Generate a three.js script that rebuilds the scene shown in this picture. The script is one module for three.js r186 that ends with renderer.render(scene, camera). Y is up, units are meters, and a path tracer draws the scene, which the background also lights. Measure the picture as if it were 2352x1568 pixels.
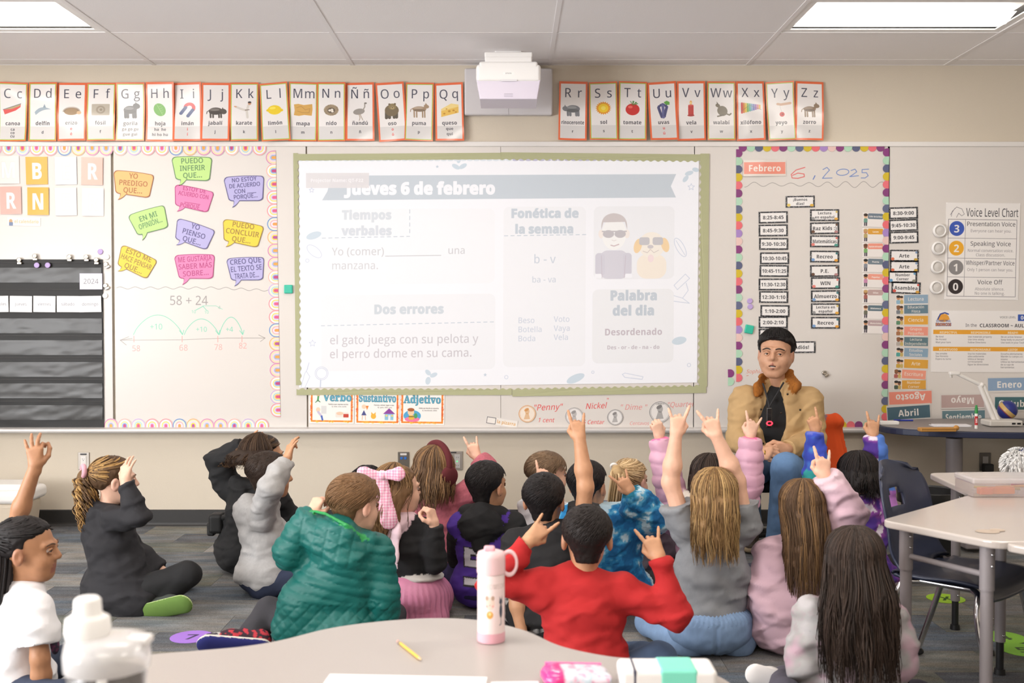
import * as THREE from 'three';
import { mergeGeometries, mergeVertices } from 'three/addons/utils/BufferGeometryUtils.js';
import { RoundedBoxGeometry } from 'three/addons/geometries/RoundedBoxGeometry.js';
import { ImprovedNoise } from 'three/addons/math/ImprovedNoise.js';
import { RectAreaLightUniformsLib } from 'three/addons/lights/RectAreaLightUniformsLib.js';

// ---------------------------------------------------------------- camera, exposure, light
const FPX = 2455, EYE = 1.3, WALL = 6.63, CEIL = 2.855;
const scene = new THREE.Scene();
scene.background = new THREE.Color(0x000000);
const camera = new THREE.PerspectiveCamera(2 * Math.atan(784 / FPX) * 180 / Math.PI, 1.5, 0.05, 60);
camera.filmGauge = 36;
camera.position.set(0, EYE, 0);
camera.rotation.order = 'YXZ';
camera.rotation.set(-Math.atan(57 / FPX), -3 / FPX, 0);
camera.focus = 5.3; camera.userData.fStop = 4;
camera.updateMatrixWorld(true);
const renderer = new THREE.WebGLRenderer({ antialias: true });
renderer.toneMapping = THREE.LinearToneMapping;
renderer.toneMappingExposure = 2.15;
renderer.shadowMap.enabled = true;
RectAreaLightUniformsLib.init();
// ceiling troffers: [x of the tile's edge, near depth, brightness]; each is a lamp with its own area light
const LAMPS = [[-3.416, 5.27, 0.6], [1.46, 5.27, 0.35], [-0.978, 4.66, 0.75], [-3.416, 2.83, 1.0], [1.46, 2.83, 1.6], [-0.978, 2.22, 1.1],
  [-3.416, 0.39, 1.1], [1.46, 0.39, 1.6], [-0.978, -0.22, 1.1]];
const LAMP_POWER = 5, LAMP_COLOR = new THREE.Color(1, 0.93, 0.84), DAY_POWER = 11, DAY_COLOR = new THREE.Color(0.97, 0.98, 1);

// ---------------------------------------------------------------- helpers
const V = (x, y, z) => new THREE.Vector3(x, y, z);
let seed = 7;
const rnd = (a = 0, b = 1) => { seed = (seed * 1664525 + 1013904223) >>> 0; return a + (b - a) * seed / 4294967296; };
const noise3 = new ImprovedNoise();
const nz = (x, y, z) => noise3.noise(x + 31.7, y + 11.3, z + 57.1);
const clamp = (x, a, b) => Math.min(b, Math.max(a, x));
const lerp = (a, b, t) => a + (b - a) * t;
const sstep = (a, b, x) => { const t = clamp((x - a) / (b - a), 0, 1); return t * t * (3 - 2 * t); };
const lin = (hex) => { const c = new THREE.Color(hex); return [c.r, c.g, c.b]; };
// a pixel of the photograph at a depth from the camera (along the room) -> a point in the room
function P(px, py, depth) {
  const d = V((px - 1176) / FPX, -(py - 784) / FPX, -1).applyQuaternion(camera.quaternion);
  return d.multiplyScalar(depth / -d.z).add(camera.position);
}
// a pixel on a level plane at height h
function G(px, py, h = 0) {
  const d = V((px - 1176) / FPX, -(py - 784) / FPX, -1).applyQuaternion(camera.quaternion);
  return d.multiplyScalar((h - EYE) / d.y).add(camera.position);
}
const used = {};
function numbered(name) { const n = used[name] = (used[name] ?? -1) + 1; return n ? name + '_' + String(n).padStart(3, '0') : name; }
function info(o, label, category, group, kind) {
  o.userData.label = label; if (category) o.userData.category = category;
  if (group) o.userData.group = group; if (kind) o.userData.kind = kind; return o;
}
function thing(name, label, category, pos, group) {
  const o = new THREE.Group(); o.name = numbered(name); if (pos) o.position.copy(pos);
  scene.add(o); return info(o, label, category, group);
}
function mesh(name, geo, mat, parent) { const m = new THREE.Mesh(geo, mat); m.name = parent ? name : numbered(name); (parent ?? scene).add(m); return m; }
function single(name, geo, mat, label, category, pos, group) { const m = mesh(name, geo, mat); if (pos) m.position.copy(pos); return info(m, label, category, group); }
function structure(o, label) { o.userData.kind = 'structure'; if (label) o.userData.label = label; return o; }
const std = (color, roughness = 0.6, more = {}) => new THREE.MeshStandardMaterial({ color, roughness, ...more });
const phys = (color, roughness = 0.5, more = {}) => new THREE.MeshPhysicalMaterial({ color, roughness, ...more });
const box = (w, h, d, x = 0, y = 0, z = 0) => new THREE.BoxGeometry(w, h, d).translate(x, y, z);
const rbox = (w, h, d, r, x = 0, y = 0, z = 0, s = 2) => new RoundedBoxGeometry(w, h, d, s, r).translate(x, y, z);
const cyl = (r1, r2, h, n = 24, x = 0, y = 0, z = 0) => new THREE.CylinderGeometry(r1, r2, h, n).translate(x, y, z);
const lathe = (pts, n = 32) => new THREE.LatheGeometry(pts.map((p) => new THREE.Vector2(p[0], p[1])), n);
function rod(a, b, r, r2 = r, n = 14) {
  const d = b.clone().sub(a), g = new THREE.CylinderGeometry(r2, r, d.length(), n);
  g.applyQuaternion(new THREE.Quaternion().setFromUnitVectors(V(0, 1, 0), d.clone().normalize()));
  return g.translate((a.x + b.x) / 2, (a.y + b.y) / 2, (a.z + b.z) / 2);
}
const tube = (pts, r, n = 40, s = 10, closed = false) => new THREE.TubeGeometry(new THREE.CatmullRomCurve3(pts, closed), n, r, s, closed);
const merge = (list) => mergeGeometries(list.map((g) => g.index ? g.toNonIndexed() : g));

// ---------------------------------------------------------------- printed sheets share a few atlases
class Atlas {
  constructor(size = 2048, bg = '#fff') {
    this.size = size; this.canvas = document.createElement('canvas'); this.canvas.width = this.canvas.height = size;
    this.ctx = this.canvas.getContext('2d'); this.ctx.fillStyle = bg; this.ctx.fillRect(0, 0, size, size);
    this.x = this.y = this.row = 0;
    this.tex = new THREE.CanvasTexture(this.canvas); this.tex.colorSpace = THREE.SRGBColorSpace; this.tex.magFilter = THREE.LinearFilter;
  }
  add(w, h, draw) {
    w = Math.ceil(w); h = Math.ceil(h);
    if (this.x + w + 2 > this.size) { this.x = 0; this.y += this.row + 2; this.row = 0; }
    if (this.y + h > this.size) throw new Error('atlas full');
    const c = this.ctx; c.save(); c.translate(this.x, this.y); c.beginPath(); c.rect(0, 0, w, h); c.clip(); draw(c, w, h); c.restore();
    const r = [this.x / this.size, 1 - (this.y + h) / this.size, w / this.size, h / this.size];
    this.x += w + 2; this.row = Math.max(this.row, h); return r;
  }
}
function canvasTex(w, h, draw, srgb = true) {
  const c = document.createElement('canvas'); c.width = w; c.height = h; draw(c.getContext('2d'), w, h);
  const t = new THREE.CanvasTexture(c); if (srgb) t.colorSpace = THREE.SRGBColorSpace; t.magFilter = THREE.LinearFilter; return t;
}
function text(c, s, x, y, size, color = '#222', o = {}) {
  c.save(); c.font = (o.style ?? 'bold') + ' ' + size + 'px ' + (o.font ?? 'sans-serif'); c.fillStyle = color; c.textAlign = o.align ?? 'center'; c.textBaseline = 'middle';
  c.translate(x, y); if (o.rot) c.rotate(o.rot);
  const w = c.measureText(s).width; let sx = o.sx ?? 1; if (o.max && w * sx > o.max) sx = o.max / w; c.scale(sx, 1);
  if (o.stroke) { c.strokeStyle = o.stroke; c.lineWidth = o.lw ?? 3; c.lineJoin = 'round'; c.strokeText(s, 0, 0); }
  c.fillText(s, 0, 0); c.restore();
}
const ell = (c, x, y, rx, ry, col, rot = 0) => { c.fillStyle = col; c.beginPath(); c.ellipse(x, y, rx, ry, rot, 0, 7); c.fill(); };
function poly(c, pts, col, close = true) { c.fillStyle = col; c.beginPath(); pts.forEach((p, i) => i ? c.lineTo(p[0], p[1]) : c.moveTo(p[0], p[1])); if (close) c.closePath(); c.fill(); }
function stroke(c, pts, col, lw = 3) { c.strokeStyle = col; c.lineWidth = lw; c.lineCap = c.lineJoin = 'round'; c.beginPath(); pts.forEach((p, i) => i ? c.lineTo(p[0], p[1]) : c.moveTo(p[0], p[1])); c.stroke(); }
// thin sheet of paper: front face shows rect r of an atlas; curl(u, v) -> metres off the wall
function sheet(w, h, r, t = 0.0015, curl, nx = 1, ny = 1) {
  const g = new THREE.BoxGeometry(w, h, t, nx, ny, 1), p = g.attributes.position, n = g.attributes.normal, uv = g.attributes.uv;
  for (let i = 0; i < p.count; i++) {
    const u = p.getX(i) / w + 0.5, v = p.getY(i) / h + 0.5;
    if (n.getZ(i) > 0.5) uv.setXY(i, r[0] + u * r[2], r[1] + v * r[3]); else uv.setXY(i, r[0] + r[2] * clamp(u, 0.01, 0.99), r[1] + r[3] * clamp(v, 0.006, 0.994));
    if (curl) p.setZ(i, p.getZ(i) + curl(u, v));
  }
  if (curl) g.computeVertexNormals();
  return g;
}
function shapeSheet(shape, r, w, h, t = 0.0015, seg = 12) {   // flat cut-out of any outline centred on 0, uv over w x h
  const g = new THREE.ExtrudeGeometry(shape, { depth: t, bevelEnabled: false, curveSegments: seg }), p = g.attributes.position, uv = g.attributes.uv;
  for (let i = 0; i < p.count; i++) uv.setXY(i, r[0] + clamp(p.getX(i) / w + 0.5, 0.01, 0.99) * r[2], r[1] + clamp(p.getY(i) / h + 0.5, 0.01, 0.99) * r[3]);
  return g;
}
const PXM = (d = WALL) => d / FPX;              // metres per pixel at a depth
// ---------------------------------------------------------------- room shell
const RX0 = -5.2, RX1 = 5.0, RZ1 = 3.2, ZW = -WALL;
function noiseTex(w, h, f, rep) { const t = canvasTex(w, h, (c) => { const im = c.createImageData(w, h); for (let y = 0; y < h; y++) for (let x = 0; x < w; x++) { const v = f(x, y), i = (y * w + x) * 4; im.data[i] = v[0]; im.data[i + 1] = v[1]; im.data[i + 2] = v[2]; im.data[i + 3] = 255; } c.putImageData(im, 0, 0); }, true); t.wrapS = t.wrapT = THREE.RepeatWrapping; if (rep) t.repeat.set(rep, rep); return t; }
const grainTex = noiseTex(256, 256, () => { const v = 128 + rnd(-70, 70); return [v, v, v]; });
grainTex.colorSpace = THREE.NoColorSpace;
const bumpOf = (rep) => { const t = grainTex.clone(); t.repeat.set(rep, rep); t.needsUpdate = true; return t; };
const wallMat = std(0xd8cdbc, 0.85, { bumpMap: bumpOf(2), bumpScale: 0.0006 });
function uvMetres(g) { const p = g.attributes.position, n = g.attributes.normal, uv = g.attributes.uv; for (let i = 0; i < p.count; i++) { const ax = Math.abs(n.getX(i)), ay = Math.abs(n.getY(i)); if (ay > 0.5) uv.setXY(i, p.getX(i), p.getZ(i)); else if (ax > 0.5) uv.setXY(i, p.getZ(i), p.getY(i)); else uv.setXY(i, p.getX(i), p.getY(i)); } return g; }
const W = RX1 - RX0, DZ = RZ1 - ZW, CX = (RX0 + RX1) / 2, CZ = (RZ1 + ZW) / 2;
structure(mesh('wall_back', uvMetres(box(W + 0.3, CEIL + 0.3, 0.15, CX, CEIL / 2, ZW - 0.075)), wallMat), 'beige painted classroom wall behind the whiteboard');
{ // side wall with daylight windows
  const wz = [[-2.9, -1.5], [-1.2, 0.2], [0.5, 1.9]], y0 = 0.6, y1 = 2.0, parts = [box(0.15, y0 + 0.15, DZ + 0.3, 0, (y0 - 0.15) / 2, CZ), box(0.15, CEIL + 0.15 - y1, DZ + 0.3, 0, (CEIL + 0.15 + y1) / 2, CZ)];
  let z = ZW - 0.15; for (const [a, b] of [...wz, [RZ1 + 0.15]]) { parts.push(box(0.15, y1 - y0, a - z, 0, (y0 + y1) / 2, (a + z) / 2)); z = b; }
  structure(mesh('wall_left', uvMetres(merge(parts).translate(RX0 - 0.075, 0, 0)), wallMat), 'beige side wall of the classroom with windows');
  wz.forEach(([a, b], i) => {
    const o = new THREE.Group(); o.name = 'window_' + (i + 1); o.position.set(RX0, y0, (a + b) / 2); scene.add(o); structure(o, 'tall daylight window in the side wall');
    const w = b - a, h = y1 - y0, fm = std(0xe6e3df, 0.5);
    mesh('window_frame', merge([box(0.1, 0.05, w, -0.06, 0.025, 0), box(0.1, 0.05, w, -0.06, h - 0.025, 0), box(0.1, h, 0.05, -0.06, h / 2, w / 2 - 0.025), box(0.1, h, 0.05, -0.06, h / 2, -w / 2 + 0.025), box(0.06, h, 0.04, -0.06, h / 2, 0)]), fm, o);
    for (const s of [-1, 1]) mesh('window_pane', box(0.012, h - 0.1, w / 2 - 0.05, -0.07, h / 2, s * w / 4), new THREE.MeshStandardMaterial({ color: 0xdfe6ee, roughness: 0.2, emissive: DAY_COLOR, emissiveIntensity: 1.6 }), o);
    const l = new THREE.RectAreaLight(DAY_COLOR, DAY_POWER, w - 0.1, h - 0.1); l.position.set(RX0 + 0.005, (y0 + y1) / 2, (a + b) / 2); l.lookAt(0, (y0 + y1) / 2, (a + b) / 2); l.name = 'window_daylight'; scene.add(l);
  });
}
structure(mesh('wall_right', uvMetres(box(0.15, CEIL + 0.3, DZ + 0.3, RX1 + 0.075, CEIL / 2, CZ)), wallMat), 'beige side wall by the round table');
structure(mesh('wall_front', uvMetres(box(W + 0.3, CEIL + 0.3, 0.15, CX, CEIL / 2, RZ1 + 0.075)), wallMat), 'beige wall facing the whiteboard');
const baseMat = std(0x2b2a2a, 0.5);
{ const s = new THREE.Shape(); s.moveTo(0, 0); s.lineTo(0.02, 0); s.quadraticCurveTo(0.008, 0.006, 0.007, 0.02); s.lineTo(0.006, 0.095); s.lineTo(0, 0.1); s.closePath();
  const g = new THREE.ExtrudeGeometry(s, { depth: W, bevelEnabled: false }).rotateY(Math.PI / 2);   // length along +x, profile x -> -z
  const m = mesh('baseboard_back', g.scale(1, 1, -1), baseMat); m.position.set(RX0, 0, ZW); structure(m, 'black rubber baseboard along the wall'); m.geometry.computeVertexNormals(); baseMat.side = THREE.DoubleSide; }
// ceiling: slab above, white lay-in tiles in a metal grid
{
  const c = new THREE.Group(); c.name = 'ceiling'; scene.add(c); structure(c, 'white suspended ceiling of lay-in tiles');
  mesh('slab', box(W + 0.3, 0.15, DZ + 0.3, CX, CEIL + 0.2, CZ), std(0xcccccc, 0.9), c);
  const tm = [0xf6f2f2, 0xf3efef, 0xf8f4f3].map((k) => std(k, 0.9, { bumpMap: bumpOf(2), bumpScale: 0.0008 })), gm = std(0xf0ecec, 0.55);
  const xs = [], zs = [];
  for (let x = -0.978 - 1.219 * 3; x < RX1 + 1.2; x += 1.219) xs.push(x);
  for (let z = 6.488; z > -RZ1 - 0.6; z -= 0.6096) zs.push(z);
  xs.unshift(xs[0] - 1.219); zs.unshift(WALL);
  const tile = {};
  for (let i = 0; i + 1 < xs.length; i++) for (let j = 0; j + 1 < zs.length; j++) {
    const x0 = Math.max(xs[i], RX0), x1 = Math.min(xs[i + 1], RX1), z0 = zs[j], z1 = Math.max(zs[j + 1], -RZ1);
    if (x1 - x0 < 0.05 || z0 - z1 < 0.05) continue;
    if (LAMPS.some(([lx, lz]) => Math.abs(lx - xs[i]) < 0.1 && Math.abs(lz - z1) < 0.1)) continue;
    const w = x1 - x0 - 0.006, d = z0 - z1 - 0.006, key = w.toFixed(3) + d.toFixed(3);
    const g = tile[key] ??= uvMetres(rbox(w, 0.016, d, 0.004, 0, 0, 0, 1));
    const m = mesh('ceiling_tile', g, tm[(i * 7 + j * 5) % 3], c); m.position.set((x0 + x1) / 2, CEIL + 0.004, -(z0 + z1) / 2);
  }
  for (const x of xs) if (x > RX0 && x < RX1) mesh('grid_rail', box(0.024, 0.006, DZ, x, CEIL - 0.004, CZ), gm, c);
  for (const z of zs) if (z > -RZ1) mesh('grid_rail', box(W, 0.005, 0.011, CX, CEIL - 0.0035, -z), gm, c);
}
// lamps
{
  const shell = std(0xf4f2f0, 0.5), k = 1.219;
  LAMPS.forEach(([x, z, p], i) => {
    const where = ['above the letter cards', 'above the schedule side of the board', 'in front of the projector', 'over the seated children beside the door side', 'over the student desks', 'over the middle of the class', 'over the rear of the room by the door side', 'over the rear desks', 'over the rear middle'][i];
    const o = thing('ceiling_light', 'recessed white ceiling light panel ' + where, 'ceiling light', V(x + k / 2, CEIL, -z - 0.305), 'recessed ceiling lights');
    mesh('frame', merge([box(k - 0.01, 0.006, 0.05, 0, 0.002, 0.277), box(k - 0.01, 0.006, 0.05, 0, 0.002, -0.277), box(0.05, 0.006, 0.5, k / 2 - 0.03, 0.002, 0), box(0.05, 0.006, 0.5, -k / 2 + 0.03, 0.002, 0), box(k - 0.02, 0.005, 0.59, 0, 0.07, 0)]), shell, o);
    const lens = new THREE.CylinderGeometry(0.27, 0.27, k - 0.11, 24, 1, false, -0.35 * Math.PI, 0.7 * Math.PI).rotateZ(Math.PI / 2).rotateX(Math.PI).scale(1, 0.13, 1).translate(0, 0.028, 0);
    const e = new THREE.MeshStandardMaterial({ color: 0xffffff, roughness: 0.6, emissive: LAMP_COLOR, emissiveIntensity: 1.6 * p + 1.6, side: THREE.DoubleSide });
    mesh('diffuser', lens, e, o);
    const l = new THREE.RectAreaLight(LAMP_COLOR, LAMP_POWER * p, k - 0.13, 0.44); l.position.set(x + k / 2, CEIL - 0.012, -z - 0.305); l.lookAt(x + k / 2, 0, -z - 0.305); l.name = 'ceiling_lamp'; scene.add(l);
  });
}
// floor: plank carpet tiles with streaky grey-blue-olive yarn
{
  const f = new THREE.Group(); f.name = 'floor'; scene.add(f); structure(f, 'grey streaked carpet tile floor');
  mesh('subfloor', box(W + 0.3, 0.1, DZ + 0.3, CX, -0.056, CZ), std(0x4a4a48, 0.95), f);
  const pal = [[104, 106, 108], [118, 118, 117], [126, 124, 116], [110, 111, 103], [136, 133, 129], [98, 104, 111], [116, 115, 114], [95, 96, 99]];
  const mats = pal.map((b, v) => {
    const t = noiseTex(320, 160, (x, y) => {
      const u = x / 320, w = y / 160, s = nz(u * 4 + v * 9, w * 9, v) * 11 + nz(u * 16, w * 30, v + 4) * 8 + nz(u * 3, w * 3, v + 9) * 22;
      const d = ((x + y * 2) % 6 < 3 ? 1 : -1) * 11 + rnd(-26, 26); const k = (s + d);
      const h = nz(u * 2 + 5, w * 6, v + 20) * 9;
      return [b[0] + k + h, b[1] + k, b[2] + k - h];
    });
    return std(0xffffff, 0.96, { map: t, bumpMap: bumpOf(3), bumpScale: 0.0015 });
  });
  const tw = 0.5, td = 0.25, g = box(tw - 0.0015, 0.006, td - 0.0015);
  let n = 0;
  for (let j = 0, z = ZW + td / 2 + 0.0; z < -2.9; z += td, j++) for (let i = -1; i < 22; i++) {
    const x = RX0 + (i + (j % 2) / 2 + 0.5) * tw; if (Math.abs(x) > 0.62 * -z || x < RX0 + 0.3 || x > RX1 - 0.3) continue;
    
    const m = mesh('carpet_tile', g, mats[Math.floor(rnd(0, mats.length))], f); m.position.set(x, -0.003 + rnd(-0.0004, 0), z); if (rnd() > 0.5) m.rotation.y = Math.PI;
  }
  const zb = -2.83, far = uvMetres(box(W, 0.006, RZ1 - zb, CX, -0.0035, (RZ1 + zb) / 2)); mesh('carpet_field', far, mats[1], f);
  mesh('carpet_field', uvMetres(box(W, 0.004, zb - ZW, CX, -0.0052, (zb + ZW) / 2)), mats[0], f);
}
// ---------------------------------------------------------------- whiteboard
const BOARD = 0.022, S = PXM(WALL - BOARD);
const boardMat = phys(0xe0dad5, 0.34, { clearcoat: 0.1, clearcoatRoughness: 0.2 });
const metalMat = std(0xd8d5d3, 0.42, { metalness: 0.35 });
function hand(c, s, x, y, size, col, o = {}) { text(c, s, x, y, size, col, { style: 'normal', ...o }); }
{
  const o = thing('whiteboard', 'long white magnetic whiteboard across the wall with handwriting', 'whiteboard', P(1150, 660, WALL));
  const at = (px, py, off = 0) => P(px, py, WALL - off).sub(o.position);
  const seams = [-630, -185, 260, 705, 1150, 1594, 2039, 2484, 2929];
  const ink = {
    2: (c) => {
      c.globalAlpha = 0.75;
      const wave = []; for (let x = 265; x < 622; x += 3) wave.push([x, 660 + 2.5 * Math.sin(x / 5.6) + 5 * sstep(480, 620, x)]); stroke(c, wave, '#7d7777', 1.2);
      hand(c, '58 + 24', 432, 689, 29, '#827c7c', { sx: 0.95 });
      const G1 = '#63cbaa', R1 = '#f29a94';
      for (const [x0, x1, h] of [[303, 417, 45], [421, 501, 36], [503, 557, 40]]) { const p = []; for (let i = 0; i <= 20; i++) { const t = i / 20; p.push([lerp(x0, x1, t), 767 - h * Math.pow(Math.sin(Math.PI * t), 0.75)]); } stroke(c, p, G1, 1.7); stroke(c, [[x1 - 7, 758], [x1, 767], [x1 + 3, 757]], G1, 1.7); }
      hand(c, '+10', 356, 749, 18, G1); hand(c, '+10', 461, 755, 16, G1); hand(c, '+4', 526, 755, 16, G1);
      stroke(c, [[448, 711], [465, 702], [474, 712]], G1, 1.8); stroke(c, [[465, 701], [495, 701], [510, 709]], G1, 1.2); hand(c, '10', 443, 715, 10, G1); hand(c, '10', 473, 716, 10, G1); hand(c, '4', 503, 705, 11, '#8aa89c');
      stroke(c, [[300, 776], [272, 780], [286, 791]], '#8d8682', 1.4); stroke(c, [[272, 780], [420, 779], [520, 775], [609, 775]], '#8d8682', 1.3); stroke(c, [[272, 780], [292, 772]], '#8d8682', 1.3); stroke(c, [[594, 768], [609, 775], [598, 783]], '#8d8682', 1.3);
      for (const x of [304, 416, 499, 555]) stroke(c, [[x, 771], [x, 784]], R1, 2);
      hand(c, '58', 309, 799, 18, '#f08a86'); hand(c, '68', 419, 797, 19, R1); hand(c, '78', 500, 796, 18, R1); hand(c, '82', 557, 793, 18, R1);
    },
    4: (c) => {
      const R2 = '#e2504f';
      hand(c, '"Penny"', 1257, 934, 19, R2, { rot: -0.04, style: 'italic' }); hand(c, '1 cent', 1253, 964, 14, R2, { style: 'italic' });
      hand(c, 'Nickel', 1368, 931, 18, R2, { rot: -0.05, style: 'italic' }); hand(c, '"', 1396, 918, 14, R2); hand(c, '5 Centar', 1362, 969, 13, R2, { style: 'italic' });
      c.globalAlpha = 0.55; hand(c, '" Dime "', 1454, 934, 17, R2, { style: 'italic' }); hand(c, 'Centavos', 1468, 972, 11, R2, { style: 'italic' }); hand(c, '"Quarter"', 1566, 928, 16, R2, { style: 'italic', rot: -0.03 });
    },
    5: (c) => {
      c.globalAlpha = 0.85;
      stroke(c, [[1846, 384], [1826, 390], [1815, 400], [1817, 408], [1830, 409], [1845, 405], [1844, 399], [1830, 397], [1818, 402]], '#e05a58', 2);
      stroke(c, [[1869, 403], [1865, 411]], '#4a6fc4', 2.2);
      const B = '#5f7fc6';
      stroke(c, [[1887, 389], [1896, 384], [1902, 390], [1893, 400], [1886, 409], [1908, 408]], B, 1.8);
      c.strokeStyle = B; c.lineWidth = 1.8; c.beginPath(); c.ellipse(1932, 395, 14, 7, -0.1, 0, 7); c.stroke();
      stroke(c, [[1951, 391], [1960, 388], [1964, 394], [1953, 402], [1948, 405], [1968, 403]], B, 1.8);
      stroke(c, [[1991, 388], [1976, 389], [1976, 396], [1986, 396], [1990, 403], [1983, 408], [1974, 408]], B, 1.8);
      const wave = []; for (let x = 1709; x < 2026; x += 2) wave.push([x, 423 + 7 * Math.sin((x - 1700) / 6.6) * (0.75 + 0.25 * Math.sin(x / 50))]); stroke(c, wave, '#8a8482', 1.1);
      hand(c, 'Sophia', 1733, 852, 12, '#dd7a66', { style: 'italic' }); stroke(c, [[1716, 862], [1720, 861]], '#dd7a66', 1.2);
    },
  };
  for (let i = 0; i + 1 < seams.length; i++) {
    const a = at(seams[i], 335, BOARD), b = at(seams[i + 1], 984, BOARD), w = b.x - a.x - 0.002, h = a.y - b.y;
    let m = boardMat;
    if (ink[i]) { const dw = seams[i + 1] - seams[i]; m = boardMat.clone(); m.color.set(0xffffff); m.map = canvasTex(dw * 2.5, 649 * 2.5, (c, cw, ch) => { c.fillStyle = '#e0dad5'; c.fillRect(0, 0, cw, ch); c.scale(2.5, 2.5); c.translate(-seams[i], -335); ink[i](c); }); }
    const g = new THREE.BoxGeometry(w, h, 0.014), uv = g.attributes.uv, n = g.attributes.normal; for (let k = 0; k < uv.count; k++) if (n.getZ(k) < 0.5) uv.setXY(k, 0.005, 0.005);
    const q = mesh('panel', g, m, o); q.position.set((a.x + b.x) / 2, (a.y + b.y) / 2, a.z - 0.007);
  }
  const x0 = at(-630, 335).x, x1 = at(2929, 335).x, L = x1 - x0, xm = (x0 + x1) / 2, top = at(1150, 336, 0.03), bot = at(1150, 983, 0.03);
  mesh('top_rail', rbox(L, 0.03, 0.03, 0.004, xm, top.y + 0.015, 0.016), std(0xebe7e4, 0.45), o);
  const s = new THREE.Shape(); s.moveTo(0, 0.004); s.lineTo(0.012, 0.006); s.lineTo(0.06, 0.0); s.quadraticCurveTo(0.075, 0.0, 0.075, -0.012); s.quadraticCurveTo(0.075, -0.03, 0.06, -0.03); s.lineTo(0, -0.03); s.closePath();
  const tg = new THREE.ExtrudeGeometry(s, { depth: L, bevelEnabled: false, curveSegments: 6 }).rotateY(-Math.PI / 2); tg.translate(xm + L / 2, bot.y + 0.002, 0.0);
  const tm = mesh('marker_tray', tg, metalMat, o); tm.material.side = THREE.DoubleSide;
}
// ---------------------------------------------------------------- sheets on the wall
const atlas = new Atlas(), atlas2 = new Atlas();
const paperA = phys(0xffffff, 0.45, { map: atlas.tex }), lamA = phys(0xffffff, 0.4, { map: atlas.tex, clearcoat: 1, clearcoatRoughness: 0.13 });
const paperB = phys(0xffffff, 0.5, { map: atlas2.tex, clearcoat: 0.3, clearcoatRoughness: 0.25 });
const BM = BOARD + 0.002;
function card(name, label, cat, group, px, py, w, h, rot, draw, o = {}) {
  const at = o.atlas ?? atlas2, res = o.res ?? 2.6, off = o.off ?? BM, k = PXM(WALL - off);
  const r = at.add(w * res, h * res, (c, cw, ch) => { c.scale(cw / w, ch / h); draw(c, w, h); });
  const g = o.shape ? shapeSheet(o.shape(w * k, h * k), r, w * k, h * k, o.t ?? 0.002) : sheet(w * k, h * k, r, o.t ?? 0.0016, o.curl, o.curl ? 6 : 1, o.curl ? 12 : 1);
  const m = single(name, g, o.mat ?? paperB, label, cat, P(px, py, WALL - off), group); m.rotation.z = -rot * Math.PI / 180; if (o.lean) { m.rotation.order = 'ZXY'; m.rotation.x = o.lean; }
  return m;
}
const fillr = (c, x, y, w, h, r, col) => { c.fillStyle = col; c.beginPath(); c.roundRect(x, y, w, h, r); c.fill(); };
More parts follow.
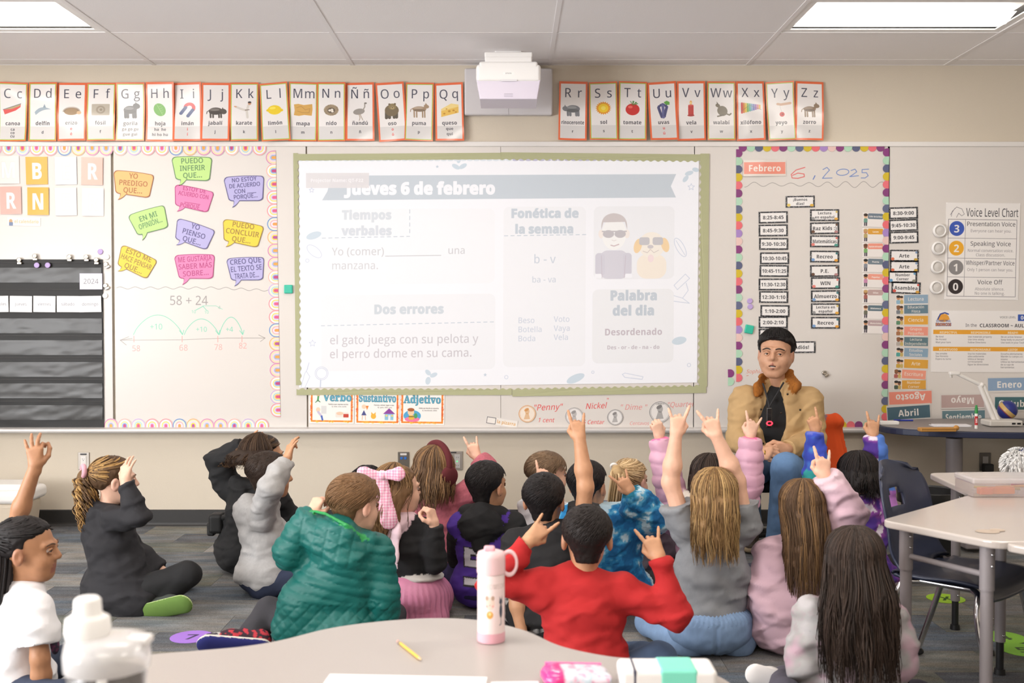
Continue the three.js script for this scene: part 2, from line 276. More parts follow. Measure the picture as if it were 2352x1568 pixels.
// alphabet cards; drawn in a 66 x 137 cell
{
  const K = '#3a3c50';
  const animal = (col, o = {}) => (c) => {  // body, legs, head, tail
    const { bx = 33, by = 73, bw = 17, bh = 9, hx = 50, hy = 68, hr = 6, leg = 12, tail = 1 } = o;
    c.strokeStyle = col; c.lineWidth = o.lw ?? 4.5; c.lineCap = 'round';
    for (const x of [bx - bw * 0.75, bx - bw * 0.4, bx + bw * 0.45, bx + bw * 0.75]) { c.beginPath(); c.moveTo(x, by + 3); c.lineTo(x + 1, by + bh + leg - 4); c.stroke(); }
    ell(c, bx, by, bw, bh, col); ell(c, hx, hy, hr + 1.5, hr, col, 0.4); stroke(c, [[bx + bw * 0.7, by - 2], [hx, hy]], col, hr * 1.2);
    poly(c, [[hx - 4, hy - 4], [hx - 2, hy - hr - 5], [hx + 2, hy - 5]], col);
    if (tail) stroke(c, [[bx - bw + 1, by - 2], [bx - bw - 4, by + 2], [bx - bw - 5, by + 8]], col, 2);
    c.globalAlpha = 0.25; ell(c, bx, by + bh * 0.45, bw * 0.9, bh * 0.45, '#222'); ell(c, bx - 3, by - bh * 0.4, bw * 0.7, bh * 0.35, '#fff'); c.globalAlpha = 1;
  };
  const pics = {
    C: (c) => { poly(c, [[8, 68], [53, 50], [52, 60], [40, 70], [12, 82]], '#e04a45'); poly(c, [[8, 68], [53, 50], [50, 57], [30, 66]], '#b9a878'); stroke(c, [[8, 68], [53, 50]], '#46506e', 1.4); },
    D: (c) => { c.fillStyle = '#9fb0bd'; c.beginPath(); c.moveTo(12, 76); c.quadraticCurveTo(28, 52, 55, 68); c.quadraticCurveTo(38, 66, 24, 76); c.lineTo(15, 84); c.fill(); poly(c, [[34, 62], [38, 52], [42, 63]], '#8a9dac'); },
    E: (c) => { ell(c, 33, 74, 19, 11, '#a58a6a'); for (let i = 0; i < 26; i++) stroke(c, [[33 + 17 * Math.cos(3.1 + i * 0.13), 74 + 10 * Math.sin(3.1 + i * 0.13)], [33 + 22 * Math.cos(3.1 + i * 0.13), 74 + 14 * Math.sin(3.1 + i * 0.13)]], '#7e6a52', 1); ell(c, 52, 78, 6, 5, '#d8b893'); },
    F: (c) => { fillr(c, 10, 52, 46, 34, 2, '#b9b0a2'); ell(c, 33, 69, 12, 12, '#a09484'); ell(c, 33, 69, 7, 7, '#b9b0a2'); ell(c, 34, 69, 4, 4, '#968a7a'); },
    G: animal('#4a4d54', { bx: 32, by: 68, bw: 17, bh: 12, hx: 48, hy: 57, hr: 8, leg: 14, lw: 7, tail: 0 }),
    H: (c) => { ell(c, 32, 68, 15, 19, '#7cb95e', -0.4); stroke(c, [[24, 52], [33, 70], [40, 84]], '#a8d48c', 1.2); for (let i = 0; i < 4; i++) stroke(c, [[28 + i * 3, 60 + i * 6], [38 + i, 56 + i * 6]], '#a8d48c', 0.8); },
    I: (c) => { c.lineWidth = 9; c.lineCap = 'butt'; c.strokeStyle = '#d5424a'; c.beginPath(); c.arc(38, 62, 11, Math.PI * 1.05, Math.PI * 2.25); c.stroke(); stroke(c, [[28, 61], [16, 78]], '#4b5d8c', 9); stroke(c, [[46, 69], [34, 86]], '#4b5d8c', 9); },
    J: animal('#57504b', { by: 72, bw: 18, bh: 11, hx: 52, hy: 73, hr: 8 }),
    K: (c) => { stroke(c, [[44, 56], [40, 72], [42, 92]], '#dcd6cf', 6); stroke(c, [[40, 72], [24, 66], [12, 60]], '#dcd6cf', 6); stroke(c, [[12, 60], [9, 59]], '#d8a888', 4); ell(c, 47, 50, 4.5, 5, '#cf9f80'); ell(c, 47, 47, 4.5, 3, '#3a3030'); stroke(c, [[36, 70], [46, 69]], '#6b5a48', 2); },
    L: (c) => { ell(c, 33, 69, 18, 14, '#f2d21c', 0.1); ell(c, 51, 71, 4, 4, '#eccb1a'); ell(c, 15, 69, 3.5, 3.5, '#eccb1a'); ell(c, 28, 63, 8, 4, '#fbe75a'); },
    M: (c) => { poly(c, [[9, 53], [20, 51], [34, 54], [56, 51], [57, 66], [55, 85], [36, 83], [22, 86], [9, 84], [11, 70]], '#d9a84e'); c.globalAlpha = 0.4; stroke(c, [[16, 62], [28, 58], [38, 68], [50, 64], [48, 76], [30, 76], [18, 72]], '#8a5c20', 1.5); c.globalAlpha = 1; },
    N: (c) => { ell(c, 33, 70, 18, 16, '#9a866a'); for (let i = 0; i < 40; i++) { const a = i * 2.4; stroke(c, [[33 + 19 * Math.cos(a), 70 + 16 * Math.sin(a)], [33 + 18 * Math.cos(a + 0.9), 70 + 15 * Math.sin(a + 0.9)]], i % 2 ? '#7d6a4e' : '#b5a284', 0.9); } ell(c, 33, 71, 10, 8, '#5e4e3a'); for (const [x, y] of [[29, 71], [35, 69], [36, 74]]) ell(c, x, y, 3.6, 3, '#eee6da'); },
    'Ñ': (c) => { ell(c, 30, 74, 15, 9, '#9c9690', -0.2); stroke(c, [[40, 70], [45, 60], [45, 50]], '#a39b93', 3); ell(c, 47, 49, 3.5, 2.5, '#7c746c'); stroke(c, [[30, 82], [33, 92], [31, 100]], '#b0a090', 2); stroke(c, [[33, 82], [37, 92], [40, 99]], '#b0a090', 2); },
    O: (c) => { c.lineCap = 'round'; for (const x of [20, 28, 40, 46]) stroke(c, [[x, 74], [x - 1, 91]], '#4e4434', 8); ell(c, 34, 70, 18, 17, '#6e5c3c'); ell(c, 36, 59, 10, 9, '#8a7648'); ell(c, 29, 52, 3, 3, '#6e5c3c'); ell(c, 43, 52, 3, 3, '#6e5c3c'); ell(c, 36, 63, 4.5, 3.5, '#b39a68'); ell(c, 36, 62, 1.6, 1.2, '#222'); },
    P: animal('#a58a6e', { by: 66, bw: 18, bh: 8, hx: 51, hy: 58, hr: 5.5, leg: 20, lw: 3.6 }),
    Q: (c) => { poly(c, [[12, 66], [38, 50], [57, 54], [57, 78], [12, 90]], '#eec35a'); poly(c, [[12, 66], [38, 50], [57, 54], [57, 60], [12, 72]], '#f7dc8e'); for (const [x, y, r] of [[20, 80, 3], [33, 73, 3.5], [44, 71, 3], [50, 76, 2.5], [26, 66, 2]]) ell(c, x, y, r, r * 0.85, '#c98f2c'); },
    R: animal('#7d7f84', { by: 68, bw: 18, bh: 11, hx: 14, hy: 68, hr: 7, tail: 0, leg: 12, lw: 6 }),
    S: (c) => { for (let i = 0; i < 20; i++) { const a = i * Math.PI / 10; poly(c, [[33 + 20.5 * Math.cos(a), 66 + 20.5 * Math.sin(a)], [33 + 16 * Math.cos(a + 0.16), 66 + 16 * Math.sin(a + 0.16)], [33 + 16 * Math.cos(a - 0.16), 66 + 16 * Math.sin(a - 0.16)]], '#e8971f'); } ell(c, 33, 66, 17, 17, '#eb9d24'); ell(c, 33, 66, 13, 13, '#f6cf22'); ell(c, 33, 66, 6, 6, '#fae563'); },
    T: (c) => { ell(c, 33, 70, 18, 17, '#cf2824'); ell(c, 27, 63, 6, 4, '#ee6a5e'); for (const a of [-2.6, -2, -1.4, -0.8, -0.4]) poly(c, [[33, 58], [33 + 14 * Math.cos(a) - 2, 56 + 12 * Math.sin(a)], [33 + 14 * Math.cos(a) + 2, 58 + 12 * Math.sin(a)]], '#4b8a3c'); stroke(c, [[33, 56], [33, 47]], '#4b8a3c', 1.5); },
    U: (c) => { poly(c, [[36, 48], [44, 44], [51, 48], [51, 56], [42, 57]], '#62a845'); for (let i = 0; i < 34; i++) { const t = i / 34, y = 54 + t * 40, w = 15 * Math.sin(Math.min(1, t * 4) * 1.57) * (1 - t * 0.8); ell(c, 33 + w * Math.sin(i * 2.1), y, 3.8, 3.8, i % 3 ? '#4d4f7c' : '#67699a'); } },
    V: (c) => { fillr(c, 25, 58, 14, 28, 2, '#c5332f'); ell(c, 32, 87, 9, 3, '#b02a28'); ell(c, 32, 58, 7, 2.4, '#d9534c'); ell(c, 32, 50, 3, 6, '#f0b04a'); ell(c, 32, 51, 1.6, 3.4, '#fbe7a8'); },
    W: (c) => { ell(c, 36, 74, 13, 15, '#7c7363', -0.35); ell(c, 24, 58, 6, 5, '#7c7363', 0.5); stroke(c, [[30, 66], [26, 60]], '#7c7363', 7); poly(c, [[22, 55], [21, 46], [26, 54]], '#6a6152'); stroke(c, [[46, 82], [54, 86], [58, 82]], '#7c7363', 4); stroke(c, [[38, 86], [24, 90]], '#6a6152', 4); },
    X: (c) => { ['#d2413c', '#e08a3a', '#e6c84a', '#8cc06a', '#6fbfae', '#8fb5d8', '#7f86c8', '#a77fc0', '#d88a9a', '#e3b85a'].forEach((k, i) => { fillr(c, 8 + i * 5.1, 50 + i * 0.8, 4.6, 32 - i * 2.2, 1, k); }); stroke(c, [[8, 76], [30, 58], [60, 72]], '#8a7a70', 0.8); },
    Y: (c) => { stroke(c, [[58, 52], [34, 55], [26, 53]], '#d9b59c', 7); stroke(c, [[30, 54], [36, 78]], '#bbb', 0.6); ell(c, 36, 84, 6.5, 7, '#c9302f'); ell(c, 37, 84, 2, 2, '#8e1f20'); },
    Z: animal('#8f7862', { by: 70, bw: 16, bh: 8, hx: 51, hy: 60, hr: 6, leg: 18, lw: 4 }),
  };
  const list = [['C c', 'canoa', ['ca', 'co', 'cu'], 29, 1], ['D d', 'delfín', ['d'], 98, 1], ['E e', 'erizo', ['*e', '*é'], 165, 0], ['F f', 'fósil', ['f'], 232, 1], ['G g', 'gorila', ['ga go gu', 'gue gui'], 299, 1], ['H h', 'hoja', ['ha  he', 'hi ho hu'], 367, 0], ['I i', 'imán', ['*i', '*í'], 430, 0], ['J j', 'jabalí', ['j'], 495, 0], ['K k', 'karate', ['k'], 561, 1], ['L l', 'limón', ['l'], 631, 1, -4], ['M m', 'mapa', ['m'], 696, 1], ['N n', 'nido', ['n'], 761, 1], ['Ñ ñ', 'ñandú', ['ñ'], 827, 0], ['O o', 'oso', ['*o', '*ó'], 899, 0, -4], ['P p', 'puma', ['p'], 963, 1], ['Q q', 'queso', ['que', 'qui'], 1032, 0, -1.5],
    ['R r', 'rinoceronte', ['r'], 1316, 0], ['S s', 'sol', ['s'], 1386, 1, -0.7], ['T t', 'tomate', ['t'], 1453, 1], ['U u', 'uvas', ['*u', '*ú'], 1523, 0, -2.5], ['V v', 'vela', ['v'], 1588, 0, -1], ['W w', 'walabí', ['w'], 1657, 1], ['X x', 'xilófono', ['x'], 1724, 0, -1.3], ['Y y', 'yoyo', ['y'], 1794, 1, -2.5], ['Z z', 'zorro', ['z'], 1859, 0, 1]];
  list.forEach(([L, word, syl, px, green, rot], i) => {
    rot ??= rnd(-1.2, 1.2); const amp = rnd(0.004, 0.012), ph = rnd(0, 6), tw = rnd(-0.012, 0.012);
    card('alphabet_card', 'laminated alphabet card ' + L.replace(' ', '') + ' ' + word + ' with ' + (green ? 'green and orange' : 'orange') + ' border', 'alphabet card', 'alphabet cards leaning on the whiteboard rail', px, 256.5 - (i > 15 ? 2 : 0), 65, 135, rot, (c, w, h) => {
      c.fillStyle = '#ee6a36'; c.fillRect(0, 0, w, h); if (green) { c.fillStyle = '#a5c94a'; c.fillRect(2.2, 3.4, w - 4.4, h - 6); }
      c.fillStyle = '#f1edec'; c.fillRect(4, 5.2, w - 8, h - 9.6); c.fillStyle = '#dcd9d8'; c.fillRect(4, 101, w - 8, h - 105.4);
      const [a, b] = L.split(' '); text(c, a, 20, 26, 29, K, { style: 'normal' }); text(c, b, 47, 26, 29, K, { style: 'normal' });
      c.save(); c.translate(w * 0.05, 9.5); c.scale(w / 66 * 0.9, 0.78); pics[a](c); c.restore();
      text(c, word, w / 2, 94, 12, '#44434c', { max: w - 12 });
      syl.forEach((s, j) => { const red = s[0] === '*'; text(c, s.replace('*', ''), w / 2, syl.length > 1 ? 107 + j * (24 / syl.length) : 114, 9.5, red ? '#e0524d' : '#3c3a44'); });
    }, { atlas, res: 2.9, mat: lamA, off: 0.03 + (i % 2) * 0.006, lean: -rnd(0.035, 0.085), curl: (u, v) => amp * Math.sin(v * 4 + ph) * 0.7 + tw * (u - 0.5) * (v - 0.3) * 2 + 0.006 * Math.pow(1 - v, 2) * Math.sin(u * 3 + ph) });
  });
}
// speech bubbles
{
  const bub = (w, h) => { const s = new THREE.Shape(), a = w / 2, b = h / 2; s.moveTo(-a * 0.78, b * 0.98); s.quadraticCurveTo(0, b * 1.0, a * 0.86, b * 0.86); s.quadraticCurveTo(a, b * 0.82, a * 0.99, b * 0.6); s.lineTo(a * 0.86, -b * 0.55); s.quadraticCurveTo(a * 0.82, -b * 0.72, a * 0.6, -b * 0.72); s.lineTo(-a * 0.34, -b * 0.62); s.quadraticCurveTo(-a * 0.5, -b * 0.92, -a * 0.72, -b); s.quadraticCurveTo(-a * 0.6, -b * 0.8, -a * 0.62, -b * 0.6); s.quadraticCurveTo(-a * 0.84, -b * 0.58, -a * 0.87, -b * 0.4); s.lineTo(-a, b * 0.7); s.quadraticCurveTo(-a, b * 0.96, -a * 0.78, b * 0.98); return s; };
  const cols = { o: ['#f6bd78', '#a8693a', 'orange'], g: ['#bfe389', '#5f8a58', 'green'], l: ['#b9b3e2', '#554f86', 'lavender'], p: ['#f285b8', '#b33f7c', 'pink'], y: ['#f2d33c', '#9a7a2a', 'yellow'] };
  [['o', 306, 427, 92, 68, 4, ['YO', 'PREDIGO', 'QUE...']], ['g', 442, 392, 92, 68, -2, ['PUEDO', 'INFERIR', 'QUE...']], ['l', 563, 438, 92, 72, -5, ['NO ESTOY', 'DE ACUERDO', 'CON ____', 'PORQUE...']], ['p', 443, 460, 90, 62, 9, ['ESTOY DE', 'ACUERDO CON', '_______', 'PORQUE__']], ['g', 345, 511, 86, 66, -19, ['EN MI', 'OPINIÓN...']], ['l', 444, 542, 90, 62, 16, ['YO', 'PIENSO', 'QUE...']], ['y', 556, 540, 94, 64, 8, ['PUEDO', 'CONCLUIR', 'QUE...']], ['y', 311, 606, 88, 62, 22, ['ESTO ME', 'HACE PENSAR', 'QUE...']], ['p', 449, 617, 92, 70, -4, ['ME GUSTARÍA', 'SABER MÁS', 'SOBRE...']], ['l', 566, 622, 86, 66, -5, ['CREO QUE', 'EL TEXTO SE', 'TRATA DE...']]].forEach(([k, x, y, w, h, rot, lines]) => {
    const [f, e, nm] = cols[k];
    card('speech_bubble_sign', nm + ' speech bubble sign reading ' + lines.join(' ').replace(/[._]+/g, '').toLowerCase() + ' on the whiteboard', 'sign', 'speech bubble sentence starters', x, y, w, h, rot, (c) => {
      c.fillStyle = e; c.fillRect(0, 0, w, h); c.save(); c.translate(w / 2, h / 2 - 0.5); c.scale(0.955, 0.94); const pts = bub(w, h).getPoints(10); poly(c, pts.map((p) => [p.x, -p.y]), f); c.restore();
      const n = lines.length, fs = n > 3 ? 12.5 : 16; lines.forEach((s, i) => text(c, s, w / 2, h * 0.41 + (i - (n - 1) / 2) * fs * 1.03, fs, e, { style: 'normal', stroke: e, lw: 0.5, max: w * (n > 3 ? 0.78 : 0.84) * (i === n - 1 ? 0.78 : 1) }));
    }, { shape: bub, res: 2.6, mat: paperA, atlas });
  });
}
// number corner letters, the calendar label
[['M', 20, 390, '#f4e2de'], ['B', 85, 392, '#efb03c'], ['E', 152, 392, '#d9dee6'], ['R', 212, 393, '#f3b9ab'], ['R', 25, 460, '#f0ada2'], ['N', 88, 462, '#f0ae2f'], ['E', 152, 463, '#dde0e6'], ['R', 214, 464, '#efe9e8']].forEach(([L, x, y, bg], i) =>
  card('letter_card', (['cream', 'orange', 'pale blue', 'pink', 'pink', 'orange', 'pale blue', 'off-white'][i]) + ' laminated card with white letter ' + L + (i < 4 ? ' in the upper row' : ' in the lower row'), 'letter card', 'number corner letters', x, y, 49, 63, rnd(-1, 1), (c, w, h) => { c.fillStyle = bg; c.fillRect(0, 0, w, h); text(c, L, w / 2, h / 2 + 2, 50, '#fbf8f6', { sx: 0.8, stroke: '#d8cdc8', lw: 1.6 }); }, { mat: lamA, atlas, curl: (u, v) => 0.0035 + 0.002 * Math.sin(u * 4 + i) + 0.002 * v }));
card('name_strip', 'small laminated strip reading el calendario above the pocket chart', 'label strip', null, 55, 509, 76, 19, 1, (c, w, h) => { c.fillStyle = '#f1ebe6'; c.fillRect(0, 0, w, h); ell(c, 8, 9, 4, 5, '#c9a070'); fillr(c, 4, 11, 9, 8, 1, '#6e7fa2'); text(c, 'el calendario', 44, 9.5, 11, '#eabf96', { max: 56 }); }, {});
// pocket chart
{
  const o = thing('pocket_chart', 'black hanging calendar pocket chart with clear pockets', 'pocket chart', P(88, 790, WALL - BM));
  const k = PXM(WALL - BM), w = 300 * k, h = 388 * k, vinyl = phys(0x1b1a1a, 0.55), clear = phys(0x2a2826, 0.42, { clearcoat: 0.35, clearcoatRoughness: 0.3 });
  const wr = (amp, s) => (u, v) => amp * (nz(u * 5, v * 14, s) + 0.6 * nz(u * 12, v * 26, s + 3)) + amp;
  mesh('backing', sheet(w, h, [0, 0, 1, 1], 0.003, wr(0.0025, 1), 40, 60).translate(0, 0, 0.002), vinyl, o);
  [632, 748, 798, 848, 897, 947].forEach((py, i) => mesh('pocket', sheet(w * 0.985, 34 * k, [0, 0, 1, 1], 0.001, wr(0.0022, 5 + i * 3), 50, 6).translate(0, (790 - py) * k, 0.007), clear, o));
  const seamM = std(0x3a3837, 0.6); for (const py of [603, 665, 718, 771, 821, 871, 921]) mesh('seam', box(w, 0.004, 0.003, 0, (790 - py) * k, 0.0085), seamM, o);
  [['miércoles', -6], ['jueves', 48], ['viernes', 102], ['sábado', 156], ['domingo', 207]].forEach(([d, x]) => card('day_card', 'white card reading ' + d + ' in the pocket chart', 'day card', 'weekday cards in the pocket chart', x, 698, 51, 37, rnd(-1, 1), (c, cw, ch) => { c.fillStyle = '#f3f1f1'; c.fillRect(0, 0, cw, ch); text(c, d, cw / 2, ch / 2, 9.5, '#5c5866', { style: 'normal' }); }, { off: BM + 0.014 }));
  card('year_card', 'white card reading 2024 in the pocket chart', 'year card', null, 209, 646, 52, 37, 0, (c, cw, ch) => { c.fillStyle = '#f4f2f2'; c.fillRect(0, 0, cw, ch); c.strokeStyle = '#7a6f9a'; c.lineWidth = 1; c.strokeRect(0, 0, cw, ch); text(c, '2024', cw / 2, ch / 2, 16, '#615d6c', { style: 'normal' }); }, { off: BM + 0.014 });
}
// magnets and clips
const button = (r, t = 0.008) => lathe([[0, 0], [r, 0], [r, t * 0.6], [r * 0.9, t], [r * 0.62, t * 0.9], [0, t * 0.85]].map((p) => p), 20).rotateX(Math.PI / 2);
{
  const lil = std(0xbfa6dd, 0.4), wht = std(0xf2f0ee, 0.4), teal = std(0x35c2a6, 0.4), chrome = std(0xb9b2a8, 0.25, { metalness: 0.9 });
  [[85, 609, 'on the top edge of the pocket chart', 0.02], [110, 609, 'on the top edge of the pocket chart', 0.02], [231, 578, 'above the corner of the pocket chart'], [1722, 691, 'beside the schedule cards'], [1723, 704, 'beside the schedule cards']].forEach(([x, y, l, d = 0]) => single('round_magnet', button(0.017), lil, 'small lilac round magnet ' + l, 'magnet', P(x, y, WALL - BOARD - d), 'lilac magnets'));
  [[246, 590], [242, 679]].forEach(([x, y], i) => single('round_magnet', button(0.017), wht, ['small white round magnet beside the pocket chart corner', 'small white round magnet below the chrome clip'][i], 'magnet', P(x, y, WALL - BOARD), 'white magnets'));
  [[663, 664, 'beside the green slide frame'], [1720, 756, 'beside the schedule cards']].forEach(([x, y, l], i) => { const m = single('square_magnet', rbox(0.053, 0.053, 0.016, 0.006, 0, 0, 0.008), teal, 'square teal eraser magnet ' + l, 'magnet', P(x, y, WALL - BOARD)); m.rotation.z = i ? -0.2 : 0; });
  [[81, 588], [160, 590], [199, 590], [45, 597], [222, 597], [244, 607], [243, 656], [1893, 856]].forEach(([x, y], i) => {
    const o = thing('magnetic_clip', i === 7 ? 'small chrome magnetic clip alone on the board by the man' : i < 5 ? 'small chrome magnetic clip on the top edge of the pocket chart' : i === 5 ? 'small chrome clip on the board by the pocket chart top corner' : 'small chrome clip on the board beside the 2024 card', 'clip', P(x, y, WALL - BOARD - (i < 5 ? 0.012 : 0)), i === 7 ? null : 'chrome clips on the pocket chart');
    mesh('magnet', button(0.015, 0.012), chrome, o); mesh('jaw', rbox(0.028, 0.014, 0.012, 0.003, 0.004, -0.02, 0.01), chrome, o); if (i > 4) o.rotation.z = 0.5;
  });
}
// scalloped borders
{
  const rings = [['#d58bb0', '#f3d9a0', '#e9c9d8', '#9fb4dc', '#f2a64a'], ['#f0b27a', '#f6e0b8', '#d9c3e0', '#f2d24e', '#b14f9a'], ['#6f93c8', '#f3e3c8', '#f0a9b0', '#e8d7ec', '#f3a04a'], ['#e59aa0', '#dfe6ee', '#f4d86a', '#cfc3e6', '#e05c8c'], ['#c9b0da', '#f5e6d0', '#a8cfd8', '#f3c36a', '#d64f86'], ['#e8b8b0', '#eef0f2', '#f0dc8a', '#8fb0dc', '#c23f7e']];
  const n = 16, cut = (w, h) => { const s = new THREE.Shape(), a = w / 2; s.moveTo(-a, h / 2); s.lineTo(-a, -h / 2 + a); s.absarc(0, -h / 2 + a, a, Math.PI, 2 * Math.PI, false); s.lineTo(a, h / 2); s.closePath(); return s; };
  const w = 0.087, h = 0.062, vr = rings.map((rr) => { const r = atlas.add(87, 62, (c, cw, ch) => { c.fillStyle = rr[0]; c.fillRect(0, 0, cw, ch); rr.forEach((k, i) => { const f = 1 - i * 0.2, a = 43.5 * f; c.fillStyle = k; c.beginPath(); c.moveTo(43.5 - a, 0); c.lineTo(43.5 - a, 62 - 43.5); c.arc(43.5, 62 - 43.5, a, Math.PI, 0, true); c.lineTo(43.5 + a, 0); c.fill(); if (i < 4) { c.strokeStyle = '#f7f2ee'; c.lineWidth = 2; c.stroke(); } }); }); return shapeSheet(cut(w, h), r, w, h, 0.0012); });
  const run = (name, label, pts, rot, geos, mats, off = BM, grp) => { const o = thing(name, label, 'border', P(pts[0][0], pts[0][1], WALL - off), grp); pts.forEach(([x, y], i) => { const g = geos[(i * 5 + (i >> 2)) % geos.length]; const m = mesh('scallop', g, mats[i % mats.length], o); m.position.copy(P(x, y, WALL - off).sub(o.position)); m.position.z += 0.0004 * (i % 2); m.rotation.z = rot + rnd(-0.03, 0.03); }); };
  const seq = (a, b, step, f) => { const r = []; for (let x = a; x <= b; x += step) r.push(f(x)); return r; };
  run('rainbow_border', 'white paper border of pastel rainbow scallops along the board top', seq(-12, 610, 32, (x) => [x, 346 + rnd(-0.6, 0.6)]), 0, vr, [paperA], BM, 'rainbow borders');
  run('rainbow_border', 'pastel rainbow scallop border running down beside the speech bubbles', seq(362, 968, 30.5, (y) => [622 + (y - 362) * 0.018, y]), -Math.PI / 2, vr, [paperA], BM, 'rainbow borders');
  run('rainbow_border', 'pastel rainbow scallop border along the board bottom', seq(255, 608, 31.5, (x) => [x, 972]), Math.PI, vr, [paperA], BM, 'rainbow borders');
  const dotc = [0x8c3f80, 0xb4dcc0, 0x5d6384, 0xd8bd30, 0xec7580, 0x87407c, 0xb6ddc4, 0x666c8c, 0xd6bb2c, 0xec7078, 0xab8acb, 0xeccac4].map((c) => std(c, 0.5)), dg = new THREE.ExtrudeGeometry(cut(0.05, 0.038), { depth: 0.0012, bevelEnabled: false, curveSegments: 10 });
  run('dotted_border', 'colourful scalloped paper border down the schedule side nearest the slide', seq(352, 884, 18.4, (y) => [1698, y]), Math.PI / 2, [dg], dotc, BM, 'colourful dot borders');
  run('dotted_border', 'colourful scalloped paper border above the date', seq(1706, 2026, 18.6, (x) => [x, 341]), 0, [dg], dotc, BM, 'colourful dot borders');
  run('dotted_border', 'colourful scalloped paper border beside the classroom job cards', seq(350, 966, 18.4, (y) => [2035 - (y - 350) * 0.006, y]), -Math.PI / 2, [dg], dotc, BM + 0.002, 'colourful dot borders');
  run('dotted_border', 'colourful scalloped paper border along the bottom by the orange vest', seq(1712, 2024, 18.6, (x) => [x, 974]), Math.PI, [dg], dotc.slice(3).concat(dotc), BM, 'colourful dot borders');
  run('dotted_border', 'short purple and mint border scrap beside the man', [[1679, 857], [1679, 876]], Math.PI / 2, [dg], dotc, BM, 'colourful dot borders');
}
